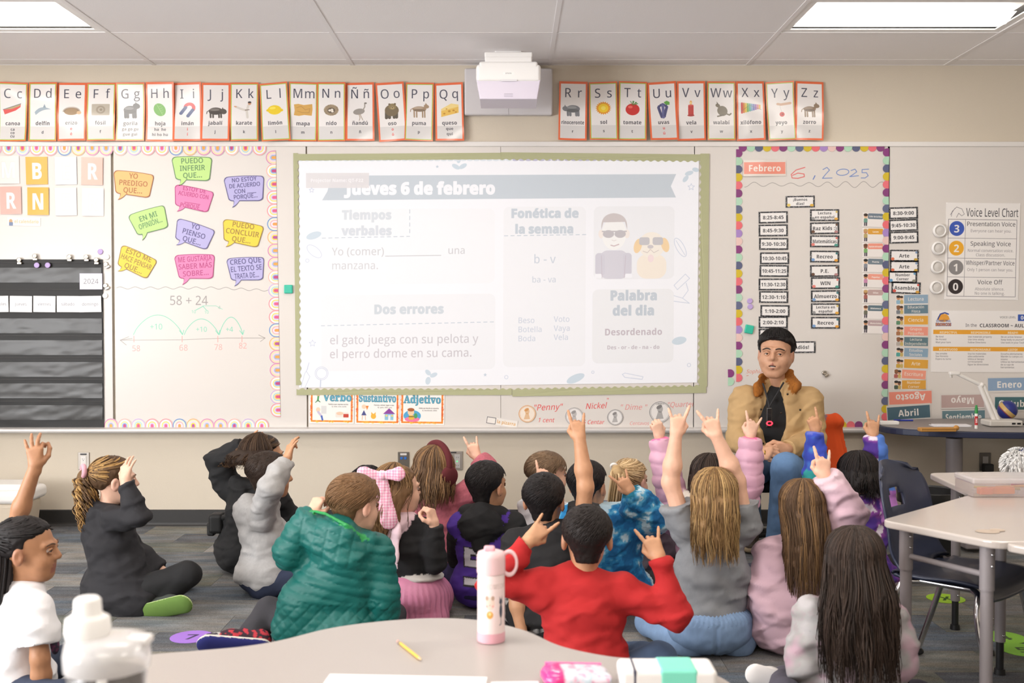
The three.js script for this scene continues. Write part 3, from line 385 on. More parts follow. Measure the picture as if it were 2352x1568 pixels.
// schedule, jobs, subjects, months
{
  const speck = (c, w, h) => { c.fillStyle = '#2f3036'; c.fillRect(0, 0, w, h); for (let i = 0; i < 240; i++) { c.fillStyle = i % 2 ? '#e9e7e7' : '#777'; c.beginPath(); c.ellipse(rnd(0, w), rnd(0, h), rnd(0.3, 1.1), 0.45, rnd(0, 3), 0, 7); c.fill(); } c.fillStyle = '#f3f0ef'; c.fillRect(4, 3.4, w - 8, h - 6.8); };
  const sch = (t, x, y, rot = 0, icon) => { const lines = Array.isArray(t) ? t : [t], n = lines.join(' '), time = /\d/.test(n);
    const extra = n === '10:30-10:45' ? ' under the 9:30 card' : n === 'Recreo' ? (y < 600 ? ' above the P.E. card' : ' at the column end') : n === 'Lectura en español' ? (y < 600 ? ' under the good morning card' : ' under the Almuerzo card') : n === 'Arte' ? (y < 600 ? ' directly over another one' : ' over the Number Corner card') : '';
    card('schedule_card', 'schedule card with speckled border reading ' + n + extra + (x > 2050 && time ? ' beside the voice chart' : ''), 'schedule card', time ? 'class time cards' : 'class activity cards', x, y, 67, 27, rot, (c, w, h) => { speck(c, w, h); if (icon) { ell(c, 7, h - 6, 4, 3.4, icon[0]); ell(c, w - 7, h - 5, 4.4, 3, icon[1]); ell(c, w - 6, 6, 2.6, 2.6, icon[2] ?? icon[0]); } lines.forEach((s, i) => text(c, s, w / 2, h / 2 + (i - (lines.length - 1) / 2) * 9.5, lines.length > 1 ? 8.6 : 11.5, '#3a3a40', { max: w - 11 })); }, { res: 3.4 }); };
  ['8:25-8:45', '8:45-9:30', '9:30-10:30', '10:30-10:45', '10:45-11:25', '11:30-12:30', '12:30-1:10', '1:10-2:00', '2:00-2:10', '2:10-3:00'].forEach((t, i) => sch(t, [1776, 1776, 1777, 1779, 1778, 1776, 1777, 1780, 1776, 1776][i], [499, 529, 560, 593, 622, 653, 682, 714, 740, 768][i], rnd(-1.6, 0.4)));
  const ic = [['#7fa6d6', '#e8a23a', '#3f7a80'], ['#9a9a9a', '#e8ae4a', '#d8c070'], ['#e7837a', '#4f9e90', '#e7837a'], ['#6b4b3a', '#b88', '#6b4b3a']];
  sch(['¡Buenos', 'días!'], 1838, 463, -1, ['#e9cf6a', '#e2b44a', '#f3f0ef']);
  [[['Lectura', 'en español'], 494, 1], ['Raz Kids :)', 524, 3], ['Matemáticas', 554, 2], ['Recreo', 589, 0], ['P.E.', 622, 3], ['WIN', 650, 2], ['Almuerzo', 680, 0], [['Lectura en', 'español'], 710, 1], ['Recreo', 741, 0]].forEach(([t, y, k], i) => sch(t, 1894 + (i > 4 ? 2 : 0), y, rnd(-1.5, 0.5), ic[k]));
  sch('¡Adiós!', 1840, 797, -0.5);
  sch('8:30-9:00', 2075, 489, -1.5); sch('9:45-10:30', 2075, 517, -2); sch('9:00-9:45', 2076, 545, -1.5); sch('Arte', 2077, 587, 0.5, ['#e2734f', '#c9a13c', '#7f9ac0']); sch('Arte', 2077, 612, 0, ['#e2734f', '#c9a13c', '#7f9ac0']); sch(['Number', 'Corner'], 2073, 636, 0, ['#5f9cc8', '#8a8a7a']); sch('Asamblea', 2081, 661, 2, ['#d8574a', '#d9a13c']);
  const skin = ['#e7bd98', '#c98f66', '#8a5a3e'], jobs = [['#6d7d8c', 'Líder de la línea', 'grey'], ['#e0a33c', 'Luces', 'orange'], ['#ef9a85', 'Ayudante del maestro', 'coral'], ['#74838f', 'Puerta', 'slate'], ['#f0a08c', 'Papeles', 'salmon'], ['#bfa3a0', 'Sillas', 'mauve'], ['#5f7480', 'Biblioteca', 'dark slate'], ['#b9a0a2', 'Materiales', 'dusty pink']];
  jobs.forEach(([k, t, nm], i) => card('job_card', nm + ' headed classroom job card with small child drawing reading ' + t, 'job card', 'classroom job cards', 2005, [505, 540, 574, 609, 644, 680, 716, 750][i], 48, 32, rnd(0, 3), (c, w, h) => { fillr(c, 0, 0, w, h, 4, '#efe9e6'); fillr(c, 12, 1, w - 13, 13, 3, k); text(c, t, 30, 8, 5, '#f4eeea', { max: 30 }); ell(c, 7, 8, 4.5, 5, skin[i % 3]); ell(c, 7, 5, 4.8, 3.4, ['#3a2c26', '#c9a36a', '#6a4430', '#222'][i % 4]); fillr(c, 3, 13, 8.5, 10, 2, ['#6a9a8a', '#b9a56a', '#7ab06a', '#8a8f9a', '#c98ab0', '#a8605a', '#6a6a5a', '#303036'][i]); c.fillStyle = '#4a4652'; c.fillRect(4, 22, 3, 8); c.fillRect(8, 22, 3, 8); }, { res: 3.2 }));
  [['Lectura', 687, '#8fa9bf', 'pale blue'], ['Educación Física', 710, '#64808f', 'slate blue'], ['Ciencia', 735, '#e2a63d', 'golden'], ['Grupos Pequeños', 760, '#ee9a86', 'coral'], ['Lectura Independiente', 784, '#5c7a84', 'dark teal'], ['Estudios Sociales', 809, '#8ba8bf', 'light blue'], ['Arte', 835, '#dfa53c', 'amber'], ['Escritura', 859, '#ef9c84', 'salmon'], ['Number Corner', 883, '#dfa33e', 'ochre']].forEach(([t, y, k, nm], i) => card('subject_card', nm + ' subject card reading ' + t + ' with children drawing', 'subject card', 'subject cards', 2094 - (i > 6 ? 5 : 0), y, 77, 23, [-1, -1, 0, 1, 1, 2, 2, 3, 0][i], (c, w, h) => { c.fillStyle = '#e6e0db'; c.fillRect(0, 0, w, h); c.fillStyle = k; c.fillRect(21, 1.5, w - 22, h - 3); ell(c, 8, 8, 4.4, 4.8, skin[(i + 1) % 3]); ell(c, 8, 5, 4.8, 3, ['#2c2522', '#8a5a3a', '#222'][i % 3]); ell(c, 15, 9, 3.8, 4.2, skin[i % 3]); ell(c, 15, 6, 4, 2.6, '#3a2c26'); fillr(c, 3, 13, 9, 9, 2, ['#8fb6cf', '#7a8088', '#5a8a6a', '#a8704a', '#b9b0a8', '#4fa6a0', '#c9a23c', '#b0605a', '#4a5a4a'][i]); fillr(c, 12, 13, 7, 9, 2, '#c9b06a'); const L = t.length > 10 ? t.split(' ') : [t]; L.forEach((s, j) => text(c, s, 48, h / 2 + (j - (L.length - 1) / 2) * 9.4, L.length > 1 ? 8.4 : 11, '#efe6dc', { style: 'normal', max: 50 })); }, { res: 3 }));
  [['Agosto', 2091, 913, '#ee917e', 'coral', 178], ['Mayo', 2211, 921, '#bfa6a2', 'mauve', 179], ['Abril', 2087, 947, '#4a6a7a', 'dark teal', -4], ['Septiembre', 2213, 957, '#67858e', 'grey teal', -1], ['Enero', 2318, 882, '#8ea8c6', 'light blue', -1], ['Octubre', 2334, 926, '#3f6a70', 'deep teal', 0]].forEach(([t, x, y, k, nm, rot]) => card('month_card', nm + ' laminated month card reading ' + t + (Math.abs(rot) > 90 ? ' upside down' : ''), 'month card', 'month name cards', x, y, 101, 37, rot, (c, w, h) => { c.fillStyle = '#dcd7d2'; c.fillRect(0, 0, w, h); c.fillStyle = k; c.fillRect(1.5, 4, w - 3, h - 8); text(c, t, w / 2, h / 2, 21, '#efeae6', { max: 84 }); }, { res: 2.4, off: BM + (t === 'Abril' ? 0.004 : 0) }));
  card('month_card', 'coral laminated month card reading Febrero under the top border', 'month card', 'month name cards', 1756, 386, 98, 37, -0.5, (c, w, h) => { c.fillStyle = '#e6dcd4'; c.fillRect(0, 0, w, h); c.fillStyle = '#ee8f7a'; c.fillRect(1.5, 5, w - 3, h - 10); text(c, 'Febrero', w / 2, h / 2, 20, '#f6e9e2', { max: 82 }); }, { res: 2.4, mat: phys(0xffffff, 0.4, { map: atlas2.tex, clearcoat: 1, clearcoatRoughness: 0.13 }), curl: (u, v) => 0.004 + 0.003 * Math.sin(u * 5) });
}
// parts of speech posters, board label, coins
{
  const post = (t, sub1, sub2, x, y, draw) => card('word_class_poster', 'small orange bordered poster titled ' + t + ' under the slide', 'poster', 'parts of speech posters', x, y, 102, 78, 0.8, (c, w, h) => {
    c.fillStyle = '#f6f2ee'; c.fillRect(0, 0, w, h); c.fillStyle = '#ee8d2e'; c.fillRect(3, 3, w - 6, h - 6); for (let i = 0; i < 60; i++) { c.strokeStyle = i % 2 ? '#f6c34a' : '#e05a2a'; c.lineWidth = 1; c.beginPath(); c.arc(i % 2 ? rnd(3, w - 3) : (i % 4 ? 4.5 : w - 4.5), i % 2 ? (i % 4 === 1 ? 4.5 : h - 4.5) : rnd(3, h - 3), rnd(1, 3), 0, 5); c.stroke(); } c.fillStyle = '#f6f3ef'; c.fillRect(7, 7, w - 14, h - 14);
    draw(c); text(c, t, t === 'Verbo' ? 64 : 51, t === 'Adjetivo' ? 21 : 19, 23, '#58abc6', { font: 'serif', stroke: '#2c5f78', lw: 1.6, max: t === 'Verbo' ? 66 : 86 }); text(c, sub1, 66, 34 + (t === 'Adjetivo' ? 6 : 0), 4.2, '#55504e', { max: 46 }); text(c, sub2, 68, 39.5 + (t === 'Adjetivo' ? 6 : 0), 3.6, '#77706e', { max: 34 });
  }, { res: 3.4, t: 0.003 });
  post('Verbo', 'Palabra que expresa acción', 'Ej.: comer, correr, escribir', 762, 933, (c) => { ell(c, 20, 13, 4, 4, '#f0c49c'); poly(c, [[10, 10], [18, 9], [12, 14]], '#e8842c'); stroke(c, [[20, 17], [19, 26]], '#4aa05a', 4); stroke(c, [[14, 30], [19, 25], [24, 29]], '#3a7a4a', 2); ell(c, 20, 47, 5, 5.5, '#f0d6bc'); stroke(c, [[20, 52], [28, 62]], '#c9bfd8', 5); stroke(c, [[28, 62], [30, 70]], '#3a62b8', 4); fillr(c, 27, 38, 12, 18, 1, '#dcdcdc'); fillr(c, 60, 52, 30, 12, 2, '#ece4dc'); ell(c, 70, 55, 8, 4, '#f0cbb0'); fillr(c, 78, 56, 12, 8, 1, '#c8402e'); });
  post('Sustantivo', 'Persona, animal, lugar o cosa', 'Ej.: gato, niño, casa', 867, 935, (c) => { ell(c, 20, 38, 5, 5, '#f3d2b4'); poly(c, [[24, 36], [31, 36], [27, 46]], '#e8842c'); poly(c, [[20, 46], [14, 58], [26, 58]], '#46508c'); stroke(c, [[17, 58], [16, 68]], '#e0b090', 1.5); stroke(c, [[23, 58], [24, 68]], '#e0b090', 1.5); ell(c, 42, 60, 6, 6, '#f2b63c'); poly(c, [[37, 57], [37, 50], [42, 55]], '#f2b63c'); poly(c, [[47, 57], [47, 50], [42, 55]], '#f2b63c'); fillr(c, 68, 52, 20, 16, 0, '#8fc4dc'); poly(c, [[64, 54], [78, 41], [92, 54]], '#8a3fa0'); fillr(c, 76, 57, 5, 11, 0, '#e9eef2'); fillr(c, 70, 56, 4, 4, 0, '#f3d76a'); fillr(c, 83, 56, 4, 4, 0, '#f3d76a'); });
  post('Adjetivo', 'Palabra que describe un sustantivo', 'Ej.: desordenado, callado', 970, 936, (c) => { ell(c, 28, 58, 20, 13, '#4fa6d6'); ell(c, 28, 66, 17, 6, '#ef7aa8'); ell(c, 25, 50, 7.5, 7.5, '#f3d0a8'); ell(c, 25, 44, 8, 4, '#a85a28'); fillr(c, 20, 57, 12, 10, 2, '#e8b83a'); stroke(c, [[20, 60], [32, 60]], '#3a3a3a', 1.5); ell(c, 36, 58, 4, 6, '#4aa05a'); });
  card('board_label', 'clear strip reading la pizarra leaning on the marker tray', 'label strip', null, 1152, 969, 74, 18, 9, (c, w, h) => { c.fillStyle = '#ded9d5'; c.fillRect(0, 0, w, h); c.fillStyle = '#ece6e0'; c.fillRect(1, 1, w - 2, h - 2); c.strokeStyle = '#44464c'; c.lineWidth = 1.2; c.strokeRect(3, 2, 20, 14); text(c, 'la pizarra', 48, 9.5, 11, '#d8ab70', { max: 44 }); }, { res: 3 });
  const disc = (w) => { const s = new THREE.Shape(); s.absarc(0, 0, w / 2, 0, Math.PI * 2, false); return s; };
  [['penny', 1211, 950, 40, '#f1e4d6', '#d69a5f', 'orange outlined'], ['nickel', 1319, 956, 42, '#ece8e6', '#9c9898', 'grey outlined'], ['dime', 1413, 958, 37, '#e9e6e4', '#8a8686', 'small grey'], ['quarter', 1516, 946, 50, '#ebe7e4', '#7c7a7a', 'large grey']].forEach(([n, x, y, d, bg, k, nm]) => card('paper_coin', nm + ' printed paper ' + n + ' cut-out on the whiteboard', 'paper coin', 'paper coins', x, y, d, d, 0, (c, w) => { c.fillStyle = bg; c.fillRect(0, 0, w, w); c.strokeStyle = k; c.lineWidth = 1.4; c.beginPath(); c.arc(w / 2, w / 2, w * 0.47, 0, 7); c.stroke(); c.lineWidth = 0.6; c.beginPath(); c.arc(w / 2, w / 2, w * 0.42, 0, 7); c.stroke(); c.globalAlpha = 0.55; ell(c, w * 0.5, w * 0.36, w * 0.13, w * 0.17, k); poly(c, [[w * 0.42, w * 0.45], [w * 0.58, w * 0.48], [w * 0.66, w * 0.8], [w * 0.3, w * 0.82]], k); c.globalAlpha = 1; ell(c, w * 0.46, w * 0.27, w * 0.14, w * 0.08, k, -0.5); if (n === 'quarter') text(c, 'LIBERTY', w / 2, w * 0.13, 5, k, { max: 22 }); }, { shape: disc, res: 3.4 }));
}
// voice level chart and rules poster, push lights
card('voice_chart', 'white poster titled Voice Level Chart with numbered coloured circles', 'poster', null, 2256, 577, 170, 221, 0.7, (c, w, h) => {
  fillr(c, 0, 0, w, h, 5, '#f2eeec'); text(c, 'Voice Level Chart', 106, 22, 26, '#33343a', { style: 'normal', max: 120 });
  c.strokeStyle = '#77737a'; c.lineWidth = 1; c.beginPath(); c.moveTo(12, 32); c.lineTo(14, 20); c.lineTo(24, 10); c.lineTo(36, 14); c.lineTo(42, 26); c.lineTo(36, 30); c.lineTo(29, 24); c.lineTo(24, 34); c.stroke(); stroke(c, [[16, 18], [10, 28]], '#77737a', 1); stroke(c, [[20, 13], [13, 24]], '#77737a', 1);
  c.strokeStyle = '#6f6a72'; c.strokeRect(6, 38, 157, 176); for (const y of [81, 127, 170]) stroke(c, [[6, y], [163, y]], '#6f6a72', 0.8); stroke(c, [[45, 38], [45, 214]], '#6f6a72', 0.8);
  [['3', '#3657b8', 'Presentation Voice', ['Everyone can hear you.']], ['2', '#f0ad26', 'Speaking Voice', ['Normal conversation voice.', 'Class discussion.']], ['1', '#8a8788', 'Whisper/Partner Voice', ['Only 1 person can hear you.']], ['0', '#2a2024', 'Voice Off', ['Absolute silence.', 'No one is talking.']]].forEach(([n, k, t, s], i) => { const y = [59, 104, 148, 192][i]; ell(c, 25.5, y, 17, 17, k); text(c, n, 25.5, y + 1, 24, '#f2eeec'); text(c, t, 104, y - 11, 14, '#3c3c42', { style: 'normal', max: 112 }); s.forEach((q, j) => text(c, q, 104, y + 5 + j * 10, 9, '#9a9498', { style: 'normal', max: 106 })); });
}, { res: 3 });
card('rules_poster', 'white bilingual classroom rules poster with orange bands and horse logo', 'poster', null, 2258, 784, 238, 141, 0.3, (c, w, h) => {
  fillr(c, 0, 0, w, h, 2, '#f0ecea'); ell(c, 27, 17, 13, 9, '#e29a2c'); poly(c, [[14, 18], [20, 7], [34, 8], [42, 20], [34, 22], [28, 17], [22, 26]], '#e8a23a'); stroke(c, [[14, 20], [20, 8], [30, 5], [38, 8]], '#2f4a9a', 3); text(c, 'QUARRY TRAIL', 27, 24, 6.5, '#2f4a9a', { max: 34 }); text(c, 'BRONCOS', 27, 32, 9, '#e8932c', { stroke: '#2f4a9a', lw: 1.6, max: 36 });
  text(c, 'VOICE LEVEL', 175, 15, 6.5, '#55555c', { style: 'normal' }); c.fillStyle = '#3257b0'; c.fillRect(198, 8, 30, 15); text(c, '0-2', 213, 15.5, 12, '#f2eeec'); text(c, 'In the', 91, 34, 10, '#44444a', { style: 'normal' }); text(c, 'CLASSROOM ~ AULA', 165, 33, 11.5, '#36363c', { max: 112 });
  [[44, ['RESPECTFUL', 'RESPONSIBLE', 'READY!']], [83, ['RESPETUOSO', 'RESPONSABLE', '¡LISTO!']]].forEach(([y, t]) => { c.fillStyle = '#eca62e'; c.fillRect(4, y, w - 8, 10); t.forEach((s, i) => text(c, s, [39, 113, 187][i], y + 5.5, 7, '#f7ead2')); });
  [['Be kind', 'Be Honest', 'Wait your turn'], ['Use materials properly', 'Use time wisely', 'Follow Directions'], ['Be an active listener', 'Keep body to yourself', 'Use tools in your Toolbox']].forEach((col, i) => col.forEach((s, j) => text(c, '→ ' + s, [6, 80, 156][i], 59.5 + j * 6.5, 5.4, '#5c585e', { style: 'normal', align: 'left', max: 70 })));
  [['Sea amable', 'Sea Honesto', 'Espera tu turno'], ['Usa los materiales', 'adecuadamente', 'Utiliza el tiempo', 'correctamente', 'Sigue las direcciones'], ['Escucha atentamente', 'Mantén tu cuerpo a ti', 'mismo', 'Utiliza las herramientas', 'de su caja de', 'herramientas']].forEach((col, i) => col.forEach((s, j) => text(c, s, [10, 84, 160][i], 98.5 + j * 6.2, 5.2, '#5c585e', { style: 'normal', align: 'left', max: 66 })));
}, { res: 3 });
[[2157, 530], [2154, 570], [2152, 613], [2150, 660]].forEach(([x, y], i) => { const o = thing('push_light', 'round white push light beside the voice chart, ' + ['by the Presentation Voice row', 'by the Speaking Voice row', 'by the Whisper row', 'by the Voice Off row'][i], 'push light', P(x, y, WALL - BOARD), 'push lights by the voice chart'); mesh('ring', lathe([[0.026, 0], [0.042, 0], [0.043, 0.012], [0.038, 0.022], [0.031, 0.022], [0.029, 0.016]], 28).rotateX(Math.PI / 2), std(0xf0edea, 0.4), o); mesh('lens', lathe([[0, 0.021], [0.018, 0.019], [0.03, 0.014]], 24).rotateX(Math.PI / 2), std(0xd5d0cb, 0.5, { side: THREE.DoubleSide }), o); });
// ---------------------------------------------------------------- projected slide with its green paper frame
{
  const cn = [[687, 366], [1605, 365], [1601, 878], [687, 890]];
  const tex = canvasTex(1840, 1040, (c, w, h) => {
    c.fillStyle = '#fdfdff'; c.fillRect(0, 0, w, h); c.save(); c.scale(2, 2); c.translate(-687, -367);   // photo pixels
    const B = '#c9d4dc', T = '#ccd5dd';
    poly(c, [[762, 404], [1555, 402], [1543, 430], [1555, 456], [740, 460], [752, 440]], '#cfd7dd');
    text(c, 'Jueves 6 de febrero', 967, 434, 37, '#fdfdff', { stroke: '#fdfdff', lw: 3, max: 404 });
    c.globalAlpha = 0.94; fillr(c, 703, 398, 145, 34, 0, '#e9e4e3'); c.globalAlpha = 1; text(c, 'Projector Name: QT-F22', 774, 415, 11, '#faf8f8', { style: 'bold', max: 122 });
    fillr(c, 738, 480, 400, 172, 14, '#fbfbfc'); fillr(c, 738, 676, 402, 174, 14, '#f8f8f9'); fillr(c, 1158, 476, 190, 370, 14, '#f9f9fa'); fillr(c, 1366, 476, 186, 169, 14, '#f7f7f8'); fillr(c, 1364, 668, 188, 172, 14, '#f6f6f6');
    text(c, 'Tiempos', 843, 494, 28, '#dfe4e8', { stroke: '#dfe4e8', lw: 2 }); text(c, 'verbales', 843, 530, 28, '#dde2e7', { stroke: '#dde2e7', lw: 2 });
    const dash = (x0, y0, x1, y1) => { c.setLineDash([8, 7]); stroke(c, [[x0, y0], [x1, y1]], '#c6d0da', 1.6); c.setLineDash([]); };
    dash(740, 546, 942, 543); dash(942, 482, 942, 542); dash(738, 746, 1138, 741); dash(1160, 543, 1348, 541);
    text(c, 'Yo (comer)', 823, 577, 25, '#d6d6d8', { style: 'normal', align: 'center' }); stroke(c, [[886, 588], [1014, 587]], '#c9c9cc', 1.5); text(c, 'una', 1050, 576, 24, '#d4d4d7', { style: 'normal' }); text(c, 'manzana.', 816, 609, 25, '#d9d9db', { style: 'normal' });
    text(c, 'Dos errores', 940, 710, 29, '#d6dde2', { stroke: '#d6dde2', lw: 2 });
    text(c, 'el gato juega con su pelota y', 929, 779, 27, '#d2ced2', { style: 'normal', max: 344 }); text(c, 'el perro dorme en su cama.', 922, 811, 27, '#d2ccd0', { style: 'normal', max: 330 });
    text(c, 'Fonética de', 1253, 492, 28, '#cfd7de', { stroke: '#cfd7de', lw: 2, max: 158 }); text(c, 'la semana', 1252, 528, 28, '#cfd7de', { stroke: '#cfd7de', lw: 2, max: 136 });
    text(c, 'b - v', 1253, 597, 27, '#d2d9e2', { style: 'normal' }); text(c, 'ba - va', 1252, 644, 19, '#d4dae3', { style: 'normal' });
    ['Beso', 'Botella', 'Boda'].forEach((s, i) => text(c, s, 1192, 738 + i * 21, 18, '#d3d9e4', { style: 'normal', align: 'left' })); ['Voto', 'Vaya', 'Vela'].forEach((s, i) => text(c, s, 1275, 736 + i * 21, 18, '#d3d9e4', { style: 'normal', align: 'left' }));
    text(c, 'Palabra', 1459, 683, 30, '#ccd4db', { stroke: '#ccd4db', lw: 2 }); text(c, 'del dia', 1459, 718, 30, '#ccd4db', { stroke: '#ccd4db', lw: 2 }); text(c, 'Desordenado', 1459, 767, 21, '#cdc2c8'); text(c, 'Des - or - de - na - do', 1459, 803, 12.5, '#cdc4ca');
    // man and dog
    fillr(c, 1382, 578, 62, 66, 16, '#dedbe2'); fillr(c, 1370, 584, 22, 52, 8, '#dad7df'); fillr(c, 1434, 584, 20, 52, 8, '#dad7df'); fillr(c, 1369, 632, 16, 10, 3, '#fdfdff'); fillr(c, 1439, 632, 16, 10, 3, '#fdfdff'); stroke(c, [[1384, 590], [1386, 642]], '#cdbfca', 1); stroke(c, [[1440, 590], [1437, 642]], '#cdbfca', 1);
    ell(c, 1413, 540, 28, 37, '#fdfcf8'); ell(c, 1383, 540, 6, 10, '#fbf2ea'); ell(c, 1443, 540, 6, 10, '#fbf2ea'); c.fillStyle = '#d5ccca'; c.beginPath(); c.moveTo(1384, 530); c.quadraticCurveTo(1380, 494, 1412, 492); c.quadraticCurveTo(1446, 494, 1443, 530); c.lineTo(1438, 512); c.lineTo(1388, 513); c.fill();
    ell(c, 1400, 540, 13, 9, '#cbc6c8'); ell(c, 1427, 540, 13, 9, '#cbc6c8'); stroke(c, [[1386, 534], [1441, 534]], '#cbc6c8', 3); stroke(c, [[1406, 566], [1413, 568], [1424, 564]], '#d6bfc2', 2.4); stroke(c, [[1408, 554], [1413, 556], [1418, 554]], '#e6d9d6', 1.2);
    fillr(c, 1466, 588, 68, 56, 22, '#fdf2e2'); ell(c, 1500, 566, 30, 30, '#fdf5e8'); ell(c, 1468, 568, 9, 17, '#fbdcae', 0.25); ell(c, 1531, 566, 9, 17, '#fbdcae', -0.25); fillr(c, 1471, 548, 24, 18, 5, '#cfccce'); fillr(c, 1502, 548, 24, 18, 5, '#cfccce'); ell(c, 1497, 570, 7, 4.5, '#d6cfd0'); stroke(c, [[1480, 580], [1490, 584], [1497, 576], [1505, 584], [1516, 578]], '#dccfc8', 1.5); ell(c, 1498, 597, 7, 9, '#fbe6e4');
    const leaf = (x, y, rx, ry, r, k = '#d5e2ea') => ell(c, x, y, rx, ry, k, r);
    leaf(1048, 384, 10, 5, 0.5); leaf(1064, 383, 10, 5, -0.5); leaf(1054, 368, 5, 8, 0); leaf(1585, 400, 10, 5, -0.3); leaf(1577, 413, 9, 5, -0.9); leaf(1600, 392, 8, 5, 0.2); leaf(1565, 789, 17, 9, -0.2); leaf(1326, 874, 22, 9, -0.4); leaf(721, 540, 18, 8, -0.3); leaf(985, 856, 8, 5, 0.8); leaf(998, 862, 9, 5, -0.4); leaf(985, 875, 6, 9, 0.2);
    const line = '#d5dcea'; c.strokeStyle = line; c.lineWidth = 1.4; c.beginPath(); c.ellipse(1566, 572, 9, 24, -0.5, 0, 7); c.stroke(); c.beginPath(); c.ellipse(722, 576, 10, 20, -0.9, 0, 7); c.stroke(); stroke(c, [[1556, 556], [1577, 590]], line, 1.2);
    stroke(c, [[1552, 660], [1578, 634], [1588, 644], [1560, 670], [1552, 660]], line, 1.4); stroke(c, [[1580, 655], [1585, 672], [1572, 690], [1588, 702], [1552, 697]], line, 1.4); stroke(c, [[1552, 684], [1572, 690]], line, 1.4);
    const star = (x, y, r, f) => { const p = []; for (let i = 0; i < 10; i++) { const a = -1.57 + i * 0.628, q = i % 2 ? r * 0.45 : r; p.push([x + q * Math.cos(a), y + q * Math.sin(a)]); } p.push(p[0]); if (f) poly(c, p, '#cdd8e2'); else stroke(c, p, line, 1.3); }; star(1590, 432, 8); star(718, 786, 8); star(1005, 384, 4, 1); star(1117, 863, 4.5, 1); star(716, 437, 6);
    c.strokeStyle = line; for (const [x, y, r] of [[739, 855, 15], [739, 855, 12], [1588, 846, 4], [1166, 869, 4], [1366, 860, 3], [706, 597, 4]]) { c.beginPath(); c.arc(x, y, r, 0, 7); c.stroke(); } stroke(c, [[737, 870], [736, 890]], line, 3); stroke(c, [[692, 885], [700, 855], [706, 846], [710, 830], [704, 850], [712, 862], [700, 888]], line, 1.4); stroke(c, [[1434, 866], [1440, 873], [1480, 878], [1482, 872], [1440, 863], [1434, 866]], line, 1.4);
    // ragged top edge of the projected image
    for (let x = 690; x < 1600; x += 15) { ell(c, x, 369, 7, 2.4, x > 1170 && x < 1460 ? '#c9c6dc' : '#e6edf2'); }
    c.restore();
  });
  const q = cn.map(([x, y]) => P(x, y, WALL - BM - 0.001)), g = new THREE.BufferGeometry(), t = 0.001;
  const pos = [], uv = [], idx = []; const N = 12; for (let j = 0; j <= N; j++) for (let i = 0; i <= N; i++) { const a = q[0].clone().lerp(q[1], i / N), b = q[3].clone().lerp(q[2], i / N), p = a.lerp(b, j / N); pos.push(p.x, p.y, p.z + t); uv.push(i / N, 1 - j / N); if (i < N && j < N) { const k = j * (N + 1) + i; idx.push(k, k + N + 1, k + 1, k + 1, k + N + 1, k + N + 2); } }
  g.setAttribute('position', new THREE.Float32BufferAttribute(pos, 3)); g.setAttribute('uv', new THREE.Float32BufferAttribute(uv, 2)); g.setIndex(idx); g.computeVertexNormals();
  const m = new THREE.MeshStandardMaterial({ color: 0xd8d8dc, map: tex, roughness: 0.5, emissive: 0xffffff, emissiveMap: tex, emissiveIntensity: 0.11 });
  const sl = single('projected_screen', g, m, 'bright projected lesson slide headed Jueves 6 de febrero on the board', 'projected screen');
  const c0 = P(1146, 628, WALL - BM); sl.geometry.translate(-c0.x, -c0.y, -c0.z); sl.position.copy(c0);
  // green border strips with scalloped inner edge
  const green = std(0xb4b58f, 0.75), strip = (name, label, pts, amp, inner) => {
    const k = PXM(WALL - BM - 0.003), L = Math.hypot(pts[1][0] - pts[0][0], pts[1][1] - pts[0][1]), a = Math.atan2(pts[1][1] - pts[0][1], pts[1][0] - pts[0][0]), s = new THREE.Shape(), h = inner, n = Math.round(L / 17);
    s.moveTo(-L / 2 * k, h * k); s.lineTo(-L / 2 * k, 0); for (let i = 0; i < n; i++) { const x0 = -L / 2 + L * i / n, x1 = x0 + L / n; s.quadraticCurveTo((x0 * 0.75 + x1 * 0.25) * k, -amp * k, (x0 + x1) / 2 * k, 0); s.quadraticCurveTo((x0 * 0.25 + x1 * 0.75) * k, amp * k, x1 * k, 0); } s.lineTo(L / 2 * k, h * k); s.closePath();
    const ge = new THREE.ExtrudeGeometry(s, { depth: 0.0014, bevelEnabled: false, curveSegments: 4 }), p = ge.attributes.position; for (let i = 0; i < p.count; i++) { const x = p.getX(i), y = p.getY(i); p.setZ(i, p.getZ(i) + 0.003 + 0.003 * nz(x * 4, a * 3, 1)); } ge.computeVertexNormals();
    const mm = single(name, ge, green, label, 'paper border', P((pts[0][0] + pts[1][0]) / 2, (pts[0][1] + pts[1][1]) / 2, WALL - BM), 'sage green paper strips around the slide'); mm.rotation.z = -a; };
  strip('green_border', 'sage green scalloped paper strip above the projected slide', [[677, 369], [1150, 366]], 0.5, 15); strip('green_border', 'sage green scalloped paper strip above the slide beside the projector side', [[1150, 366], [1626, 371]], 3.5, 16);
  strip('green_border', 'sage green paper strip along the slide edge next to the teal magnet', [[690, 884], [686, 353]], 3.5, 11);
  strip('green_border', 'sage green scalloped paper strip beside the slide nearest the schedule', [[1608, 354], [1605, 888]], 4, 20);
  strip('green_border', 'sage green scalloped paper strip under the slide behind the posters', [[1176, 893], [681, 893]], 3.5, 14); strip('green_border', 'sage green scalloped paper strip under the slide above the paper coins', [[1622, 885], [1176, 893]], 4, 17);
}
